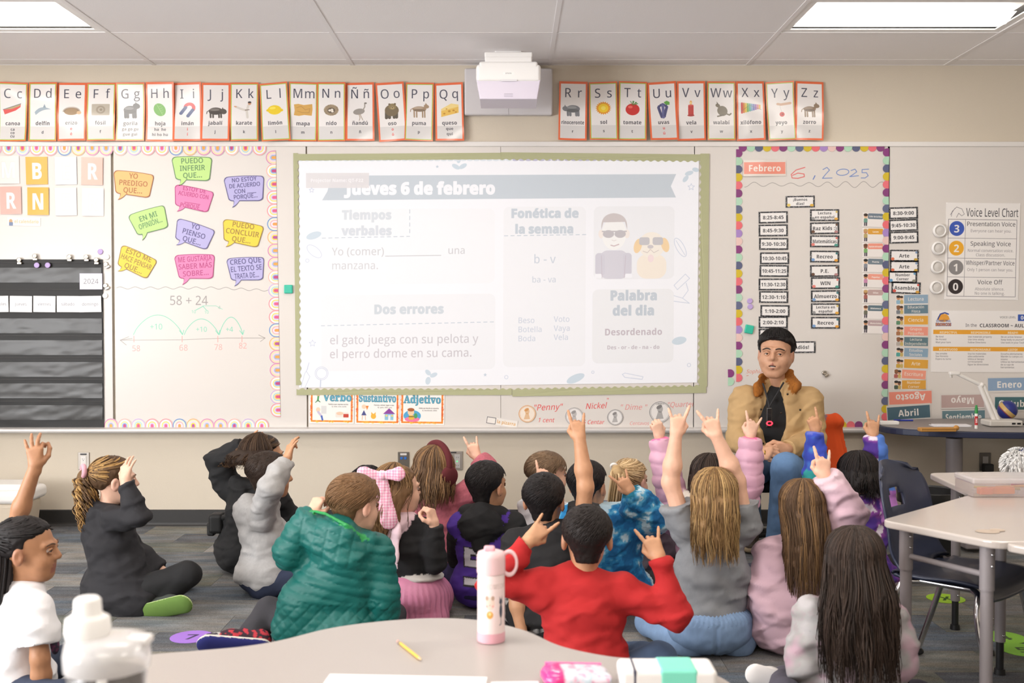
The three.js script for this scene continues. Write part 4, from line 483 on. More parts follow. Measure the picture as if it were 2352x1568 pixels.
// ---------------------------------------------------------------- outlets, projector
{
  const steel = std(0xb5aea6, 0.4, { metalness: 0.6 }), white = std(0xe9e5e1, 0.4), dark = std(0x2c2c30, 0.5), grey = std(0xbab6b4, 0.45), blue = std(0x2f6fc4, 0.4);
  const plate = (px, py, w, h, label, mat = steel) => { const k = PXM(); const o = thing('wall_outlet', label, 'outlet', P(px, py, WALL)); mesh('plate', rbox(w * k, h * k, 0.008, 0.003, 0, 0, 0.004), mat, o); return [o, k]; };
  { const [o] = plate(193, 1058, 26, 40, 'steel wall outlet with white sockets beside the white bin'); mesh('socket', rbox(0.034, 0.07, 0.004, 0.002, 0, -0.004, 0.0095), white, o); for (const y of [0.013, -0.02]) mesh('slot', merge([box(0.002, 0.007, 0.001, -0.006, y, 0.012), box(0.002, 0.006, 0.001, 0.006, y, 0.012), box(0.004, 0.004, 0.001, 0, y - 0.009, 0.012)]), dark, o); mesh('label', box(0.04, 0.009, 0.001, 0, 0.042, 0.0085), dark, o); }
  { const [o] = plate(927, 1058, 26, 42, 'steel data plate with two blue network jacks', std(0x8a857e, 0.35, { metalness: 0.7 })); for (const x of [-0.012, 0.012]) mesh('jack', rbox(0.016, 0.016, 0.006, 0.002, x, 0.018, 0.01), blue, o); mesh('label', box(0.04, 0.012, 0.001, 0, 0.042, 0.0085), white, o); }
  { const [o, k] = plate(1042, 1057, 42, 44, 'wide steel quad outlet with tiny green light'); for (const x of [-0.024, 0.024]) { mesh('socket', rbox(0.036, 0.085, 0.004, 0.002, x, -0.004, 0.0095), grey, o); for (const y of [0.02, -0.03]) mesh('slot', merge([box(0.002, 0.008, 0.001, x - 0.006, y, 0.012), box(0.002, 0.007, 0.001, x + 0.006, y, 0.012)]), dark, o); } mesh('indicator_light', new THREE.SphereGeometry(0.003, 8, 6).translate(0.022, -0.004, 0.012), new THREE.MeshStandardMaterial({ color: 0x20d060, emissive: 0x20e060, emissiveIntensity: 2 }), o); mesh('label', box(0.035, 0.008, 0.001, 0, 0.05, 0.0085), dark, o); }
  { const [o] = plate(2262, 1060, 26, 42, 'steel outlet under the round table with black charger', std(0x6f6a66, 0.45, { metalness: 0.5 })); mesh('socket', rbox(0.034, 0.07, 0.004, 0.002, 0, 0, 0.0095), grey, o); mesh('charger', rbox(0.055, 0.085, 0.05, 0.008, 0.005, -0.05, 0.035), dark, o); mesh('cable', tube([V(0.008, -0.09, 0.04), V(0.02, -0.16, 0.05), V(0.06, -0.26, 0.06), V(0.16, -0.35, 0.1)], 0.004), dark, o); }
  // projector
  const o = thing('projector', 'white short-throw projector on wall mount above the whiteboard', 'projector', P(1168, 214, WALL)); const k = PXM(); const pw = std(0xf3f1f0, 0.4), lilac = std(0xdad2e2, 0.35);
  mesh('wall_plate', rbox(200 * k, 106 * k, 0.05, 0.012, 0, 0, 0.025), std(0xd5d1d3, 0.5), o);
  mesh('plate_seam', box(0.002, 0.1, 0.001, 0, -0.09, 0.0506), std(0x9a9698, 0.6), o);
  mesh('arm', rbox(0.16, 0.07, 0.3, 0.01, 0, 0.15, 0.2), pw, o);
  const kk = PXM(6.1), at = (px, py) => P(px, py, 6.1).sub(o.position);
  const b = at(1168, 192);
  const cover = at(1168, 141); mesh('mount_cover', merge([rbox(108 * kk, 12 * kk, 0.16, 0.008, cover.x, cover.y + 6 * kk, cover.z + 0.02), rbox(106 * kk, 16 * kk, 0.16, 0.008, cover.x, cover.y - 6 * kk, cover.z + 0.02)]), pw, o);
  const sh = at(1168, 160); mesh('shoulder', rbox(132 * kk, 18 * kk, 0.22, 0.014, sh.x, sh.y, sh.z + 0.0), pw, o);
  mesh('body', rbox(146 * kk, 40 * kk, 0.3, 0.02, b.x, at(0, 177).y, b.z - 0.04), pw, o);
  { const s = new THREE.Shape(); const hh = 40 * kk; s.moveTo(-70 * kk, hh / 2); s.lineTo(70 * kk, hh / 2); s.lineTo(63 * kk, -hh / 2); s.lineTo(-63 * kk, -hh / 2); s.closePath(); const ge = new THREE.ExtrudeGeometry(s, { depth: 0.26, bevelEnabled: true, bevelSize: 0.004, bevelThickness: 0.004, bevelSegments: 2 }); mesh('lower_body', ge.translate(b.x, at(0, 214).y, b.z - 0.16), lilac, o); }
  mesh('grille', merge([0, 1, 2].map((i) => box(0.05, 0.002, 0.001, b.x, at(0, 224 + i * 3).y, b.z + 0.105))), std(0xa8a0b0, 0.6), o);
  mesh('latch', box(36 * kk, 4 * kk, 0.002, b.x + 0.003, at(0, 194).y, b.z + 0.111), std(0xe0dee2, 0.5), o);
  const ta = new Atlas(128), r = ta.add(100, 24, (c, w, h) => { c.fillStyle = '#f6f5f4'; c.fillRect(0, 0, w, h); text(c, 'EPSON', w / 2, h / 2, 18, '#a09ea2', { style: 'bold' }); });
  mesh('maker_name', sheet(24 * kk, 5.5 * kk, r, 0.0006).translate(b.x, at(0, 178).y, b.z + 0.1105), std(0xffffff, 0.4, { map: ta.tex }), o);
  const pl = new THREE.PointLight(0xe6e8ff, 0.25); pl.position.copy(P(1168, 240, 6.05)); pl.castShadow = true; pl.name = 'projector_lamp';
}
// ---------------------------------------------------------------- figures: distance fields meshed as one skin
const sub = (a, b) => a.clone().sub(b), addv = (a, b, s = 1) => a.clone().addScaledVector(b, s), mix = (a, b, t) => a.clone().lerp(b, t);
// primitives: {f(x,y,z), lo, hi, k, c, sub}
function cone(a, b, r1, r2, o = {}) {
  const bx = b.x - a.x, by = b.y - a.y, bz = b.z - a.z, L2 = bx * bx + by * by + bz * bz || 1e-9, rm = Math.max(r1, r2), sq = o.sq, cut = o.cut, grow = o.grow ?? 0;
  const f = (x, y, z) => {
    let px = x - a.x, py = y - a.y, pz = z - a.z, h = (px * bx + py * by + pz * bz) / L2; h = h < 0 ? 0 : h > 1 ? 1 : h;
    let qx = px - bx * h, qy = py - by * h, qz = pz - bz * h;
    if (sq) { const t = (qx * sq.n.x + qy * sq.n.y + qz * sq.n.z) * (1 / sq.f - 1); qx += sq.n.x * t; qy += sq.n.y * t; qz += sq.n.z * t; }
    let d = Math.sqrt(qx * qx + qy * qy + qz * qz) - (r1 + (r2 - r1) * h); if (sq && d > 0) d *= (1 + sq.f) / 2;
    if (cut) for (const c of cut) { const e = (x - c.p.x) * c.n.x + (y - c.p.y) * c.n.y + (z - c.p.z) * c.n.z; if (e > d) d = e; }
    return d;
  };
  return { f, lo: V(Math.min(a.x, b.x) - rm, Math.min(a.y, b.y) - rm, Math.min(a.z, b.z) - rm), hi: V(Math.max(a.x, b.x) + rm, Math.max(a.y, b.y) + rm, Math.max(a.z, b.z) + rm), k: o.k ?? 0.02, c: o.c ?? 0, sub: o.sub };
}
function ellip(p, r, q, o = {}) {
  const qi = q ? q.clone().invert() : null, t = V(0, 0, 0), m = Math.max(...r), cut = o.cutFn;
  const f = (x, y, z) => {
    t.set(x - p.x, y - p.y, z - p.z); if (qi) t.applyQuaternion(qi);
    const ax = t.x / r[0], ay = t.y / r[1], az = t.z / r[2], k0 = Math.sqrt(ax * ax + ay * ay + az * az), bx = ax / r[0], by = ay / r[1], bz = az / r[2], k1 = Math.sqrt(bx * bx + by * by + bz * bz);
    let d = k1 < 1e-6 ? -Math.min(...r) : k0 * (k0 - 1) / k1; if (o.offset) d -= o.offset(t); if (cut) { const e = cut(t); if (e > d) d = e; } return d;
  };
  return { f, lo: V(p.x - m, p.y - m, p.z - m), hi: V(p.x + m, p.y + m, p.z + m), k: o.k ?? 0.02, c: o.c ?? 0, sub: o.sub };
}
function surface(prims, cell, o = {}) {
  const lo = V(1e9, 1e9, 1e9), hi = V(-1e9, -1e9, -1e9); for (const p of prims) if (!p.sub) { lo.min(p.lo); hi.max(p.hi); }
  const m = cell * 3; lo.subScalar(m); hi.addScalar(m);
  const nx = Math.ceil((hi.x - lo.x) / cell) + 1, ny = Math.ceil((hi.y - lo.y) / cell) + 1, nzz = Math.ceil((hi.z - lo.z) / cell) + 1, N = nx * ny * nzz, F = new Float32Array(N).fill(0.25), C = new Uint8Array(N), D = new Float32Array(N).fill(9);
  for (const p of prims) {
    const mg = (p.k ?? 0) + cell * 2.5, i0 = Math.max(0, Math.floor((p.lo.x - mg - lo.x) / cell)), i1 = Math.min(nx - 1, Math.ceil((p.hi.x + mg - lo.x) / cell)), j0 = Math.max(0, Math.floor((p.lo.y - mg - lo.y) / cell)), j1 = Math.min(ny - 1, Math.ceil((p.hi.y + mg - lo.y) / cell)), k0 = Math.max(0, Math.floor((p.lo.z - mg - lo.z) / cell)), k1 = Math.min(nzz - 1, Math.ceil((p.hi.z + mg - lo.z) / cell)), K = p.k;
    for (let k = k0; k <= k1; k++) for (let j = j0; j <= j1; j++) { let id = (k * ny + j) * nx + i0; const y = lo.y + j * cell, z = lo.z + k * cell; for (let i = i0; i <= i1; i++, id++) {
      let d = p.f(lo.x + i * cell, y, z); const g = F[id];
      if (p.sub) { const h = Math.max(K - Math.abs(g + d), 0) / K; const e = Math.max(g, -d) + h * h * K * 0.25; if (e > g) { F[id] = e; if (-d > g - 0.001 && p.c >= 0) C[id] = p.c; } continue; }
      if (d < D[id]) { D[id] = d; C[id] = p.c; }
      const h = Math.max(K - Math.abs(g - d), 0) / K; F[id] = Math.min(g, d) - h * h * K * 0.25;
    } }
  }
  const pos = [], ci = [], idx = [], at = new Int32Array(N).fill(-1), sx = 1, sy = nx, sz = nx * ny;
  const off = [0, sx, sy, sx + sy, sz, sx + sz, sy + sz, sx + sy + sz], E = [[0, 1], [2, 3], [4, 5], [6, 7], [0, 2], [1, 3], [4, 6], [5, 7], [0, 4], [1, 5], [2, 6], [3, 7]];
  for (let k = 0; k < nzz - 1; k++) for (let j = 0; j < ny - 1; j++) for (let i = 0; i < nx - 1; i++) {
    const id = (k * ny + j) * nx + i; let mask = 0; for (let q = 0; q < 8; q++) if (F[id + off[q]] < 0) mask |= 1 << q; if (mask === 0 || mask === 255) continue;
    let x = 0, y = 0, z = 0, n = 0, best = 9, bc = 0;
    for (const [a, b] of E) { const ia = (mask >> a) & 1, ib = (mask >> b) & 1; if (ia === ib) continue; const fa = F[id + off[a]], fb = F[id + off[b]], t = fa / (fa - fb); x += (a & 1) + ((b & 1) - (a & 1)) * t; y += ((a >> 1) & 1) + (((b >> 1) & 1) - ((a >> 1) & 1)) * t; z += (a >> 2) + ((b >> 2) - (a >> 2)) * t; n++; }
    for (let q = 0; q < 8; q++) { const v = Math.abs(F[id + off[q]]); if (v < best) { best = v; bc = C[id + off[q]]; } }
    at[id] = pos.length / 3; pos.push(lo.x + (i + x / n) * cell, lo.y + (j + y / n) * cell, lo.z + (k + z / n) * cell); ci.push(bc);
  }
  const quad = (a, b, c, d, flip) => { if (a < 0 || b < 0 || c < 0 || d < 0) return; if (flip) idx.push(a, c, b, a, d, c); else idx.push(a, b, c, a, c, d); };
  for (let k = 1; k < nzz - 1; k++) for (let j = 1; j < ny - 1; j++) for (let i = 1; i < nx - 1; i++) {
    const id = (k * ny + j) * nx + i, s = F[id] < 0;
    if (s !== F[id + sx] < 0) quad(at[id - sy - sz], at[id - sz], at[id], at[id - sy], !s);
    if (s !== F[id + sy] < 0) quad(at[id - sx - sz], at[id - sx], at[id], at[id - sz], !s);
    if (s !== F[id + sz] < 0) quad(at[id - sx - sy], at[id - sy], at[id], at[id - sx], !s);
  }
  let g = new THREE.BufferGeometry(); g.setAttribute('position', new THREE.Float32BufferAttribute(pos, 3)); g.setIndex(idx); g.computeVertexNormals();
  const P_ = g.attributes.position, n = g.attributes.normal;
  if (o.disp) { const q = V(0, 0, 0), nn = V(0, 0, 0); for (let i = 0; i < P_.count; i++) { q.fromBufferAttribute(P_, i); nn.fromBufferAttribute(n, i); const d = o.disp(q, nn, ci[i]); P_.setXYZ(i, q.x + nn.x * d, q.y + nn.y * d, q.z + nn.z * d); } g.computeVertexNormals(); }
  const col = new Float32Array(P_.count * 3), q = V(0, 0, 0); for (let i = 0; i < P_.count; i++) { q.fromBufferAttribute(P_, i); const c = o.color(q, ci[i]); col.set(c, i * 3); }
  g.setAttribute('color', new THREE.BufferAttribute(col, 3)); return g;
}
const flatColor = (pal) => (p, i) => pal[i] ?? pal[0];
const joinG = (list) => mergeGeometries(list.filter(Boolean).map((g) => { const h = g.clone(); h.deleteAttribute('uv'); if (!h.index) { const n = h.attributes.position.count; h.setIndex([...Array(n).keys()]); } return h; }));
function tinted(g, c) { const n = g.attributes.position.count, a = new Float32Array(n * 3); for (let i = 0; i < n; i++) a.set(c, i * 3); g.setAttribute('color', new THREE.BufferAttribute(a, 3)); return g; }
const clothMat = std(0xffffff, 0.85, { vertexColors: true }), skinMat = phys(0xffffff, 0.52, { vertexColors: true, sheen: 0.15, sheenRoughness: 0.6 }), hairMat = phys(0xffffff, 0.55, { vertexColors: true, side: THREE.DoubleSide, specularIntensity: 0.5 }), shinyCloth = phys(0xffffff, 0.45, { vertexColors: true }), fleeceMat = phys(0xffffff, 0.95, { vertexColors: true, sheen: 0.6, sheenRoughness: 0.5, sheenColor: 0xffffff });

// ---- hands: thumb side X, fingers Y, back of the hand Z
const POSE = {
  horns: { c: [0.04, 0.86, 0.86, 0.06], s: [8, 2, -2, -14], th: [[0.024, 0.014, -0.006], [0.036, 0.032, -0.016], [0.026, 0.05, -0.03], [0.01, 0.058, -0.034]] },
  wide: { c: [0.04, 0.8, 0.84, 0.06], s: [18, 3, -3, -24], th: [[0.024, 0.014, -0.006], [0.036, 0.032, -0.016], [0.026, 0.05, -0.03], [0.01, 0.058, -0.034]] },
  ok: { c: [0.52, 0.2, 0.1, 0.06], s: [4, 4, -8, -20], th: [[0.024, 0.012, -0.006], [0.04, 0.03, -0.016], [0.042, 0.055, -0.03], [0.034, 0.072, -0.042]] },
  point: { c: [0.02, 0.9, 0.9, 0.9], s: [2, 0, 0, -3], th: [[0.024, 0.014, -0.006], [0.036, 0.032, -0.016], [0.026, 0.05, -0.03], [0.012, 0.056, -0.034]] },
  relax: { c: [0.25, 0.32, 0.38, 0.42], s: [5, 1, -3, -8], th: [[0.024, 0.012, -0.006], [0.042, 0.03, -0.014], [0.05, 0.05, -0.022], [0.05, 0.064, -0.03]] },
  curl: { c: [0.6, 0.66, 0.7, 0.74], s: [3, 1, -2, -5], th: [[0.024, 0.012, -0.008], [0.04, 0.028, -0.022], [0.036, 0.048, -0.036], [0.024, 0.06, -0.044]] },
};
function handPrims(w, dir, back, side, pose, s = 1, fat = 1) {
  const Y = dir.clone().normalize(), Z = back.clone().addScaledVector(Y, -back.dot(Y)).normalize(), X = Y.clone().cross(Z).multiplyScalar(side === 'L' ? 1 : -1);
  const at = (x, y, z) => w.clone().addScaledVector(X, x * s).addScaledVector(Y, y * s).addScaledVector(Z, z * s), r = (q) => q * s * fat, out = [], pz = POSE[pose] ?? POSE.relax;
  const kx = [0.0215, 0.0075, -0.0068, -0.0205], ky = [0.056, 0.059, 0.056, 0.049], L = [0.056, 0.063, 0.058, 0.046], fr = [0.0072, 0.0074, 0.007, 0.0062];
  out.push(cone(at(0, -0.02, 0), at(0, 0.012, 0), r(0.0185), r(0.0185), { k: 0.012 * s, sq: { n: Z, f: 0.72 } }));
  for (let i = 0; i < 4; i++) out.push(cone(at(kx[i] * 0.55, 0.012, 0), at(kx[i], ky[i], 0.001), r(0.0125), r(0.0092), { k: 0.012 * s }));
  out.push(cone(at(0.014, 0.014, -0.006), at(0.012, 0.036, -0.008), r(0.013), r(0.011), { k: 0.01 * s }));
  for (let i = 0; i < 4; i++) {
    const c = pz.c[i], an = [c * 82, c * 102, c * 62].map((d) => d * Math.PI / 180 + 0.05), sp = pz.s[i] * Math.PI / 180; let p = at(kx[i], ky[i], 0.001), t = 0, lx = kx[i], ly = ky[i], lz = 0.001;
    const seg = [0.46, 0.3, 0.26]; for (let j = 0; j < 3; j++) { t += an[j]; lx += Math.sin(sp) * Math.cos(t) * L[i] * seg[j]; ly += Math.cos(sp) * Math.cos(t) * L[i] * seg[j]; lz -= Math.sin(t) * L[i] * seg[j]; const q = at(lx, ly, lz); out.push(cone(p, q, r(fr[i] * (1 - j * 0.06)), r(fr[i] * (0.94 - j * 0.1)), { k: 0.0035 * s })); p = q; }
  }
  const T = pz.th.map((a) => at(...a)); out.push(cone(at(0.012, 0.006, -0.002), T[0], r(0.012), r(0.0115), { k: 0.01 * s })); for (let j = 0; j < 3; j++) out.push(cone(T[j], T[j + 1], r([0.0112, 0.0088, 0.008][j]), r([0.009, 0.008, 0.0066][j]), { k: 0.004 * s }));
  return out;
}
// ---- heads: X the person's left, Y up, Z forward; s = 1 is a child's head 0.205 m high
function headFrame(p, yaw, pitch = 0, roll = 0) {
  const D = Math.PI / 180, f = V(Math.sin(yaw * D), 0, -Math.cos(yaw * D)), up = V(0, 1, 0), x = up.clone().cross(f), q = new THREE.Quaternion().setFromRotationMatrix(new THREE.Matrix4().makeBasis(x, up, f));
  q.multiply(new THREE.Quaternion().setFromEuler(new THREE.Euler(pitch * D, 0, roll * D, 'XZY'))); return { p, q, at: (a, b, c, s = 1) => V(a * s, b * s, c * s).applyQuaternion(q).add(p) };
}
const CRAN = { p: [0, 0.03, -0.013], r: [0.0735, 0.074, 0.09] };
function headPrims(h, s, lips = true) {
  const A = (x, y, z) => h.at(x, y, z, s), S = (r) => r * s, q = h.q, out = [];
  out.push(ellip(A(...CRAN.p), CRAN.r.map(S), q, { k: S(0.03) }));
  out.push(ellip(A(0, -0.03, 0.027), [0.058, 0.066, 0.06].map(S), q, { k: S(0.03) }));
  out.push(cone(A(-0.02, -0.07, 0.045), A(0.02, -0.07, 0.045), S(0.027), S(0.027), { k: S(0.03) }), cone(A(-0.008, -0.083, 0.06), A(0.008, -0.083, 0.06), S(0.016), S(0.016), { k: S(0.02) }));
  for (const e of [-1, 1]) {
    out.push(ellip(A(e * 0.034, -0.034, 0.055), [0.024, 0.022, 0.022].map(S), q, { k: S(0.02) }));
    out.push(ellip(A(e * 0.03, 0.004, 0.093), [0.017, 0.011, 0.014].map(S), q, { k: S(0.014), sub: true, c: 0 }));
    out.push(cone(A(e * 0.014, 0.02, 0.084), A(e * 0.045, 0.02, 0.068), S(0.007), S(0.006), { k: S(0.014) }));
    out.push(ellip(A(e * 0.076, -0.01, -0.006), [0.011, 0.03, 0.018].map(S), q, { k: S(0.008), c: 3 }), ellip(A(e * 0.087, -0.006, -0.001), [0.007, 0.016, 0.009].map(S), q, { k: S(0.005), sub: true, c: 3 }));
  }
  out.push(cone(A(0, 0.008, 0.083), A(0, -0.022, 0.098), S(0.007), S(0.0105), { k: S(0.012) }), cone(A(-0.009, -0.026, 0.089), A(0.009, -0.026, 0.089), S(0.007), S(0.007), { k: S(0.008) }));
  if (lips) out.push(cone(A(-0.014, -0.051, 0.08), A(0.014, -0.051, 0.08), S(0.0045), S(0.0045), { k: S(0.006), c: 1 }), cone(A(-0.012, -0.06, 0.079), A(0.012, -0.06, 0.079), S(0.0055), S(0.0055), { k: S(0.006), c: 1 }));
  return out;
}
function faceBits(h, s, hairC, sk) {   // eyeballs and brows as small surfaces of the same head
  const list = [];
  for (const e of [-1, 1]) {
    const c = h.at(e * 0.03, 0.001, 0.0748, s), g = new THREE.SphereGeometry(0.0086 * s, 14, 10).translate(c.x, c.y, c.z); list.push(tinted(g, [0.55, 0.51, 0.48]));
    const i = h.at(e * 0.03, 0.001, 0.0796, s), gi = new THREE.SphereGeometry(0.0052 * s, 10, 8).translate(i.x, i.y, i.z); list.push(tinted(gi, [0.03, 0.018, 0.012]));
    list.push(tinted(tube([h.at(e * 0.014, 0.02, 0.091, s), h.at(e * 0.03, 0.025, 0.086, s), h.at(e * 0.046, 0.019, 0.073, s)], 0.0024 * s, 8, 5), blend(hairC, sk[0], 0.25)));
    list.push(tinted(tube([h.at(e * 0.018, 0.003, 0.081, s), h.at(e * 0.03, 0.0075, 0.083, s), h.at(e * 0.042, 0.003, 0.077, s)], 0.0042 * s, 8, 6), sk[0]), tinted(tube([h.at(e * 0.019, -0.003, 0.081, s), h.at(e * 0.03, -0.0075, 0.0825, s), h.at(e * 0.042, -0.003, 0.077, s)], 0.0038 * s, 8, 6), sk[0]));
    list.push(tinted(tube([h.at(e * 0.019, 0.0015, 0.0845, s), h.at(e * 0.03, 0.0042, 0.0865, s), h.at(e * 0.042, 0.001, 0.0805, s)], 0.0011 * s, 8, 5), [0.05, 0.03, 0.025]));
  }
  return list;
}
// ---- hair
function Locks() { this.p = []; this.i = []; this.c = []; }
Locks.prototype.add = function (path, w0, w1, th, center, col, n = 5) {
  const m = path.length, base = this.p.length / 3;
  for (let k = 0; k < m; k++) {
    const t = k / (m - 1), p = path[k], d = sub(path[Math.min(k + 1, m - 1)], path[Math.max(k - 1, 0)]).normalize(), o = sub(p, center); o.addScaledVector(d, -o.dot(d)); if (o.lengthSq() < 1e-9) o.set(0, 0, 1); o.normalize(); const sd = d.clone().cross(o), w = lerp(w0, w1, t * t) * Math.min(1, 0.45 + t * 4), h = th * (1 - 0.6 * t * t);
    for (let j = 0; j < n; j++) { const a = j / n * Math.PI * 2, x = Math.cos(a) * w, y = Math.sin(a) * h; this.p.push(p.x + sd.x * x + o.x * y, p.y + sd.y * x + o.y * y, p.z + sd.z * x + o.z * y); this.c.push(...col); }
    if (k) for (let j = 0; j < n; j++) { const a = base + (k - 1) * n + j, b = base + (k - 1) * n + (j + 1) % n; this.i.push(a, b, a + n, b, b + n, a + n); }
  }
};
Locks.prototype.geo = function () { const g = new THREE.BufferGeometry(); g.setAttribute('position', new THREE.Float32BufferAttribute(this.p, 3)); g.setAttribute('color', new THREE.Float32BufferAttribute(this.c, 3)); g.setIndex(this.i); g.computeVertexNormals(); return g; };
const shade = (c, v) => c.map((x) => x * v), blend = (a, b, t) => a.map((x, i) => lerp(x, b[i], t));
function skull(h, s, th, az, off) {   // th from the top, az 0 = back, + = the person's left
  const r = CRAN.r, st = Math.sin(th), e = 1 + off / 0.08; return h.at(CRAN.p[0] + r[0] * e * st * Math.sin(az), CRAN.p[1] + r[1] * e * Math.cos(th), CRAN.p[2] - r[2] * e * st * Math.cos(az), s);
}
function hairCap(h, s, col, o = {}) {
  const nape = o.nape ?? -0.062, thick = o.thick ?? 0.013, fr = o.front ?? 0;
  const cut = (t) => { const y = t.y / s + 0.004 * nz(t.x * 60, t.z * 60, 1), z = t.z / s; const zf = y > 0.045 ? 0.2 : y > 0.0 ? lerp(0.024, 0.088, sstep(0.0, 0.045, y)) + fr : lerp(-0.024, 0.024, sstep(-0.045, -0.03, y)) + fr * 0.5; return Math.max(z - zf, (nape - 0.03) + 0.0 - y) * s; };
  const off = (t) => s * thick * lerp(o.fade ?? 0.35, 1, sstep(-0.07, 0.02, t.y / s)) * lerp(o.rim ?? 0.3, 1, sstep(-0.002, 0.03, -cut(t) / s));
  return surface([ellip(h.at(...CRAN.p, s), [CRAN.r[0] * s, CRAN.r[1] * s * 1.0, CRAN.r[2] * s], h.q, { offset: off, cutFn: cut, k: 0.004 }), ...(o.napeHair ? [cone(h.at(0, -0.02, -0.047, s), h.at(0, -0.078, -0.04, s), 0.05 * s, 0.036 * s, { k: 0.02, sq: { n: V(0, 0, 1).applyQuaternion(h.q), f: 0.8 }, cut: [{ p: h.at(0, 0, -0.022, s), n: V(0, 0.15, 1).applyQuaternion(h.q).normalize() }, { p: h.at(0, o.napeHair, -0.04, s), n: V(0, -1, -0.1).applyQuaternion(h.q).normalize() }] })] : [])].map((p) => ({ ...p, lo: p.lo.clone().subScalar(0.02), hi: p.hi.clone().addScalar(0.02) })), 0.0058,
    { disp: (p) => (o.rough ?? 0.0025) * (nz(p.x * 90, p.y * 60, p.z * 90) + 0.6 * nz(p.x * 200, p.y * 120, p.z * 200)), color: (p) => shade(col, 0.85 + 0.4 * nz(p.x * 60, p.y * 30, p.z * 60)) });
}
function shortHair(h, s, col, o = {}) {
  const L = new Locks(), n = Math.round((o.n ?? 620) * 1.7), list = [hairCap(h, s, col, { thick: o.thick ?? 0.012, nape: o.nape ?? -0.055, front: o.front ?? 0, fade: o.fade ?? 0.4, rim: o.rim, napeHair: o.napeHair ?? -0.072 })], c0 = h.at(...CRAN.p, s);
  for (let i = 0; i < n; i++) {
    const th = Math.acos(rnd(-0.35, 1)), az = rnd(-Math.PI, Math.PI), y = Math.cos(th); const front = Math.abs(az); if (front > 1.75 && y < 0.42) continue; if (front > 1.3 && y < 0.05) continue; if (y < -0.5) continue; if (o.sweep && front > 1.7 && y < 0.5) continue;
    const len = (o.len ?? 0.026) * rnd(0.6, 1.2) * lerp(0.5, 1, sstep(-0.3, 0.5, y)), off = (o.thick ?? 0.012) * lerp(0.35, 0.95, sstep(-0.5, 0.4, y)), path = [], sw = o.swirl ?? 0.6;
    for (let k = 0; k < 4; k++) { const t = k / 3; path.push(skull(h, s, th + t * len / 0.08 * (o.sweep && front > 1.2 ? -0.55 : o.flow ?? 1), az + sw * t * len / 0.08 / Math.max(0.4, Math.sin(th)), off + t * (1 - t * 0.4) * (o.lift ?? 0.006) - 0.002)); }
    L.add(path, 0.0026 * s, 0.0006, 0.0016 * s, c0, shade(col, rnd(0.75, 1.3)), 4);
  }
  list.push(L.geo()); return joinG(list);
}
function strandColor(cols, az, j) { const n = cols.length, t = clamp(0.5 + 0.9 * nz(az * 4.5, 3.3, n) + rnd(-0.32, 0.32), 0, 0.999) * n, i = Math.floor(t); return shade(blend(cols[i], cols[Math.min(n - 1, i + 1)], t - i), rnd(0.9, 1.1)); }
function longHair(h, s, col, o = {}) {
  const L = new Locks(), n = Math.round((o.n ?? 240) * 3.3), list = [hairCap(h, s, col, { thick: 0.006, nape: -0.06, fade: 0.8, front: o.front ?? 0 })], c0 = h.at(...CRAN.p, s), cols = o.cols ?? [col, shade(col, 1.35), shade(col, 0.7)], len = o.len ?? 0.35, bk = o.back ?? 0.05, sp = o.spread ?? 1.15, wv = o.wave ?? 0.012, am = o.arc ?? 2.15, side = o.sway ?? [0, 0, 0], part = o.part ?? 0;
  const under = []; const yb = h.p.y; const fwd = V(0, 0, 1).applyQuaternion(h.q); fwd.y = 0; fwd.normalize(); const lf = V(0, 1, 0).cross(fwd);
  const fall = (p0, az, t, ly, j) => {  // t 0..1 down the free length
    const r = sub(p0, h.p), x = r.dot(lf), z = r.dot(fwd), y = p0.y - t * ly; const xs = x * lerp(1, sp, sstep(0, 0.6, t)) + side[0] * t, zs = z - bk * sstep(0.02, 0.5, t) * (z < 0.02 ? 1 : 0.4) + side[2] * t;
    const w = wv * t; return h.p.clone().addScaledVector(lf, xs + w * (0.9 * nz(az * 4, t * 2.2, 1) + 0.5 * nz(j * 1.7, t * 2.5, j * 0.37))).addScaledVector(fwd, zs + w * (0.7 * nz(az * 4, t * 2.2, 7) + 0.4 * nz(j * 1.7, t * 2.5, 9 + j * 0.37))).setY(y + 0 * side[1]);
  };
  for (let j = 0; j < n; j++) {
    const az = am * (rnd(-1, 1)), layer = rnd(0, 1), off = 0.006 + layer * 0.012, th0 = rnd(0.02, 0.28), thE = rnd(1.45, 1.75), path = [], ly = len * rnd(0.6, 1.06) * (Math.abs(az) > 1.3 ? (o.sideLen ?? 0.85) : 1), K = 5, M = o.seg ?? 8;
    for (let k = 0; k <= K; k++) { const t = k / K, th = lerp(th0, thE, t), a = lerp(part + az * 0.85, az, t); path.push(skull(h, s, th, a, off + 0.004 * Math.sin(t * 3))); }
    const p0 = path[K]; for (let k = 1; k <= M; k++) path.push(fall(p0, az, k / M, ly, j));
    L.add(path, (o.w ?? 0.0085) * 0.4 * s * rnd(0.5, 1.2), 0.0006, 0.0018 * s, c0, strandColor(cols, az, j), 3);
  }
  for (let az = -am * 0.95; az <= am * 0.96; az += am * 0.95 / 5) { const p0 = skull(h, s, 1.5, az, 0.0); let q = p0; for (let k = 1; k <= 5; k++) { const b = fall(p0, az, k / 5 * 0.85, len * 0.92 * (Math.abs(az) > 1.3 ? (o.sideLen ?? 0.85) : 1), 3); under.push(cone(q, b, 0.017 * s * (1 - k * 0.05), 0.016 * s * (1 - k * 0.06), { k: 0.02 })); q = b; } }
  list.push(surface(under, 0.008, { disp: (p) => 0.003 * nz(p.x * 70, p.y * 8, p.z * 70), color: (p) => shade(col, 1 + 0.2 * nz(p.x * 80, p.y * 6, p.z * 80)) })); list.push(L.geo()); return joinG(list);
}
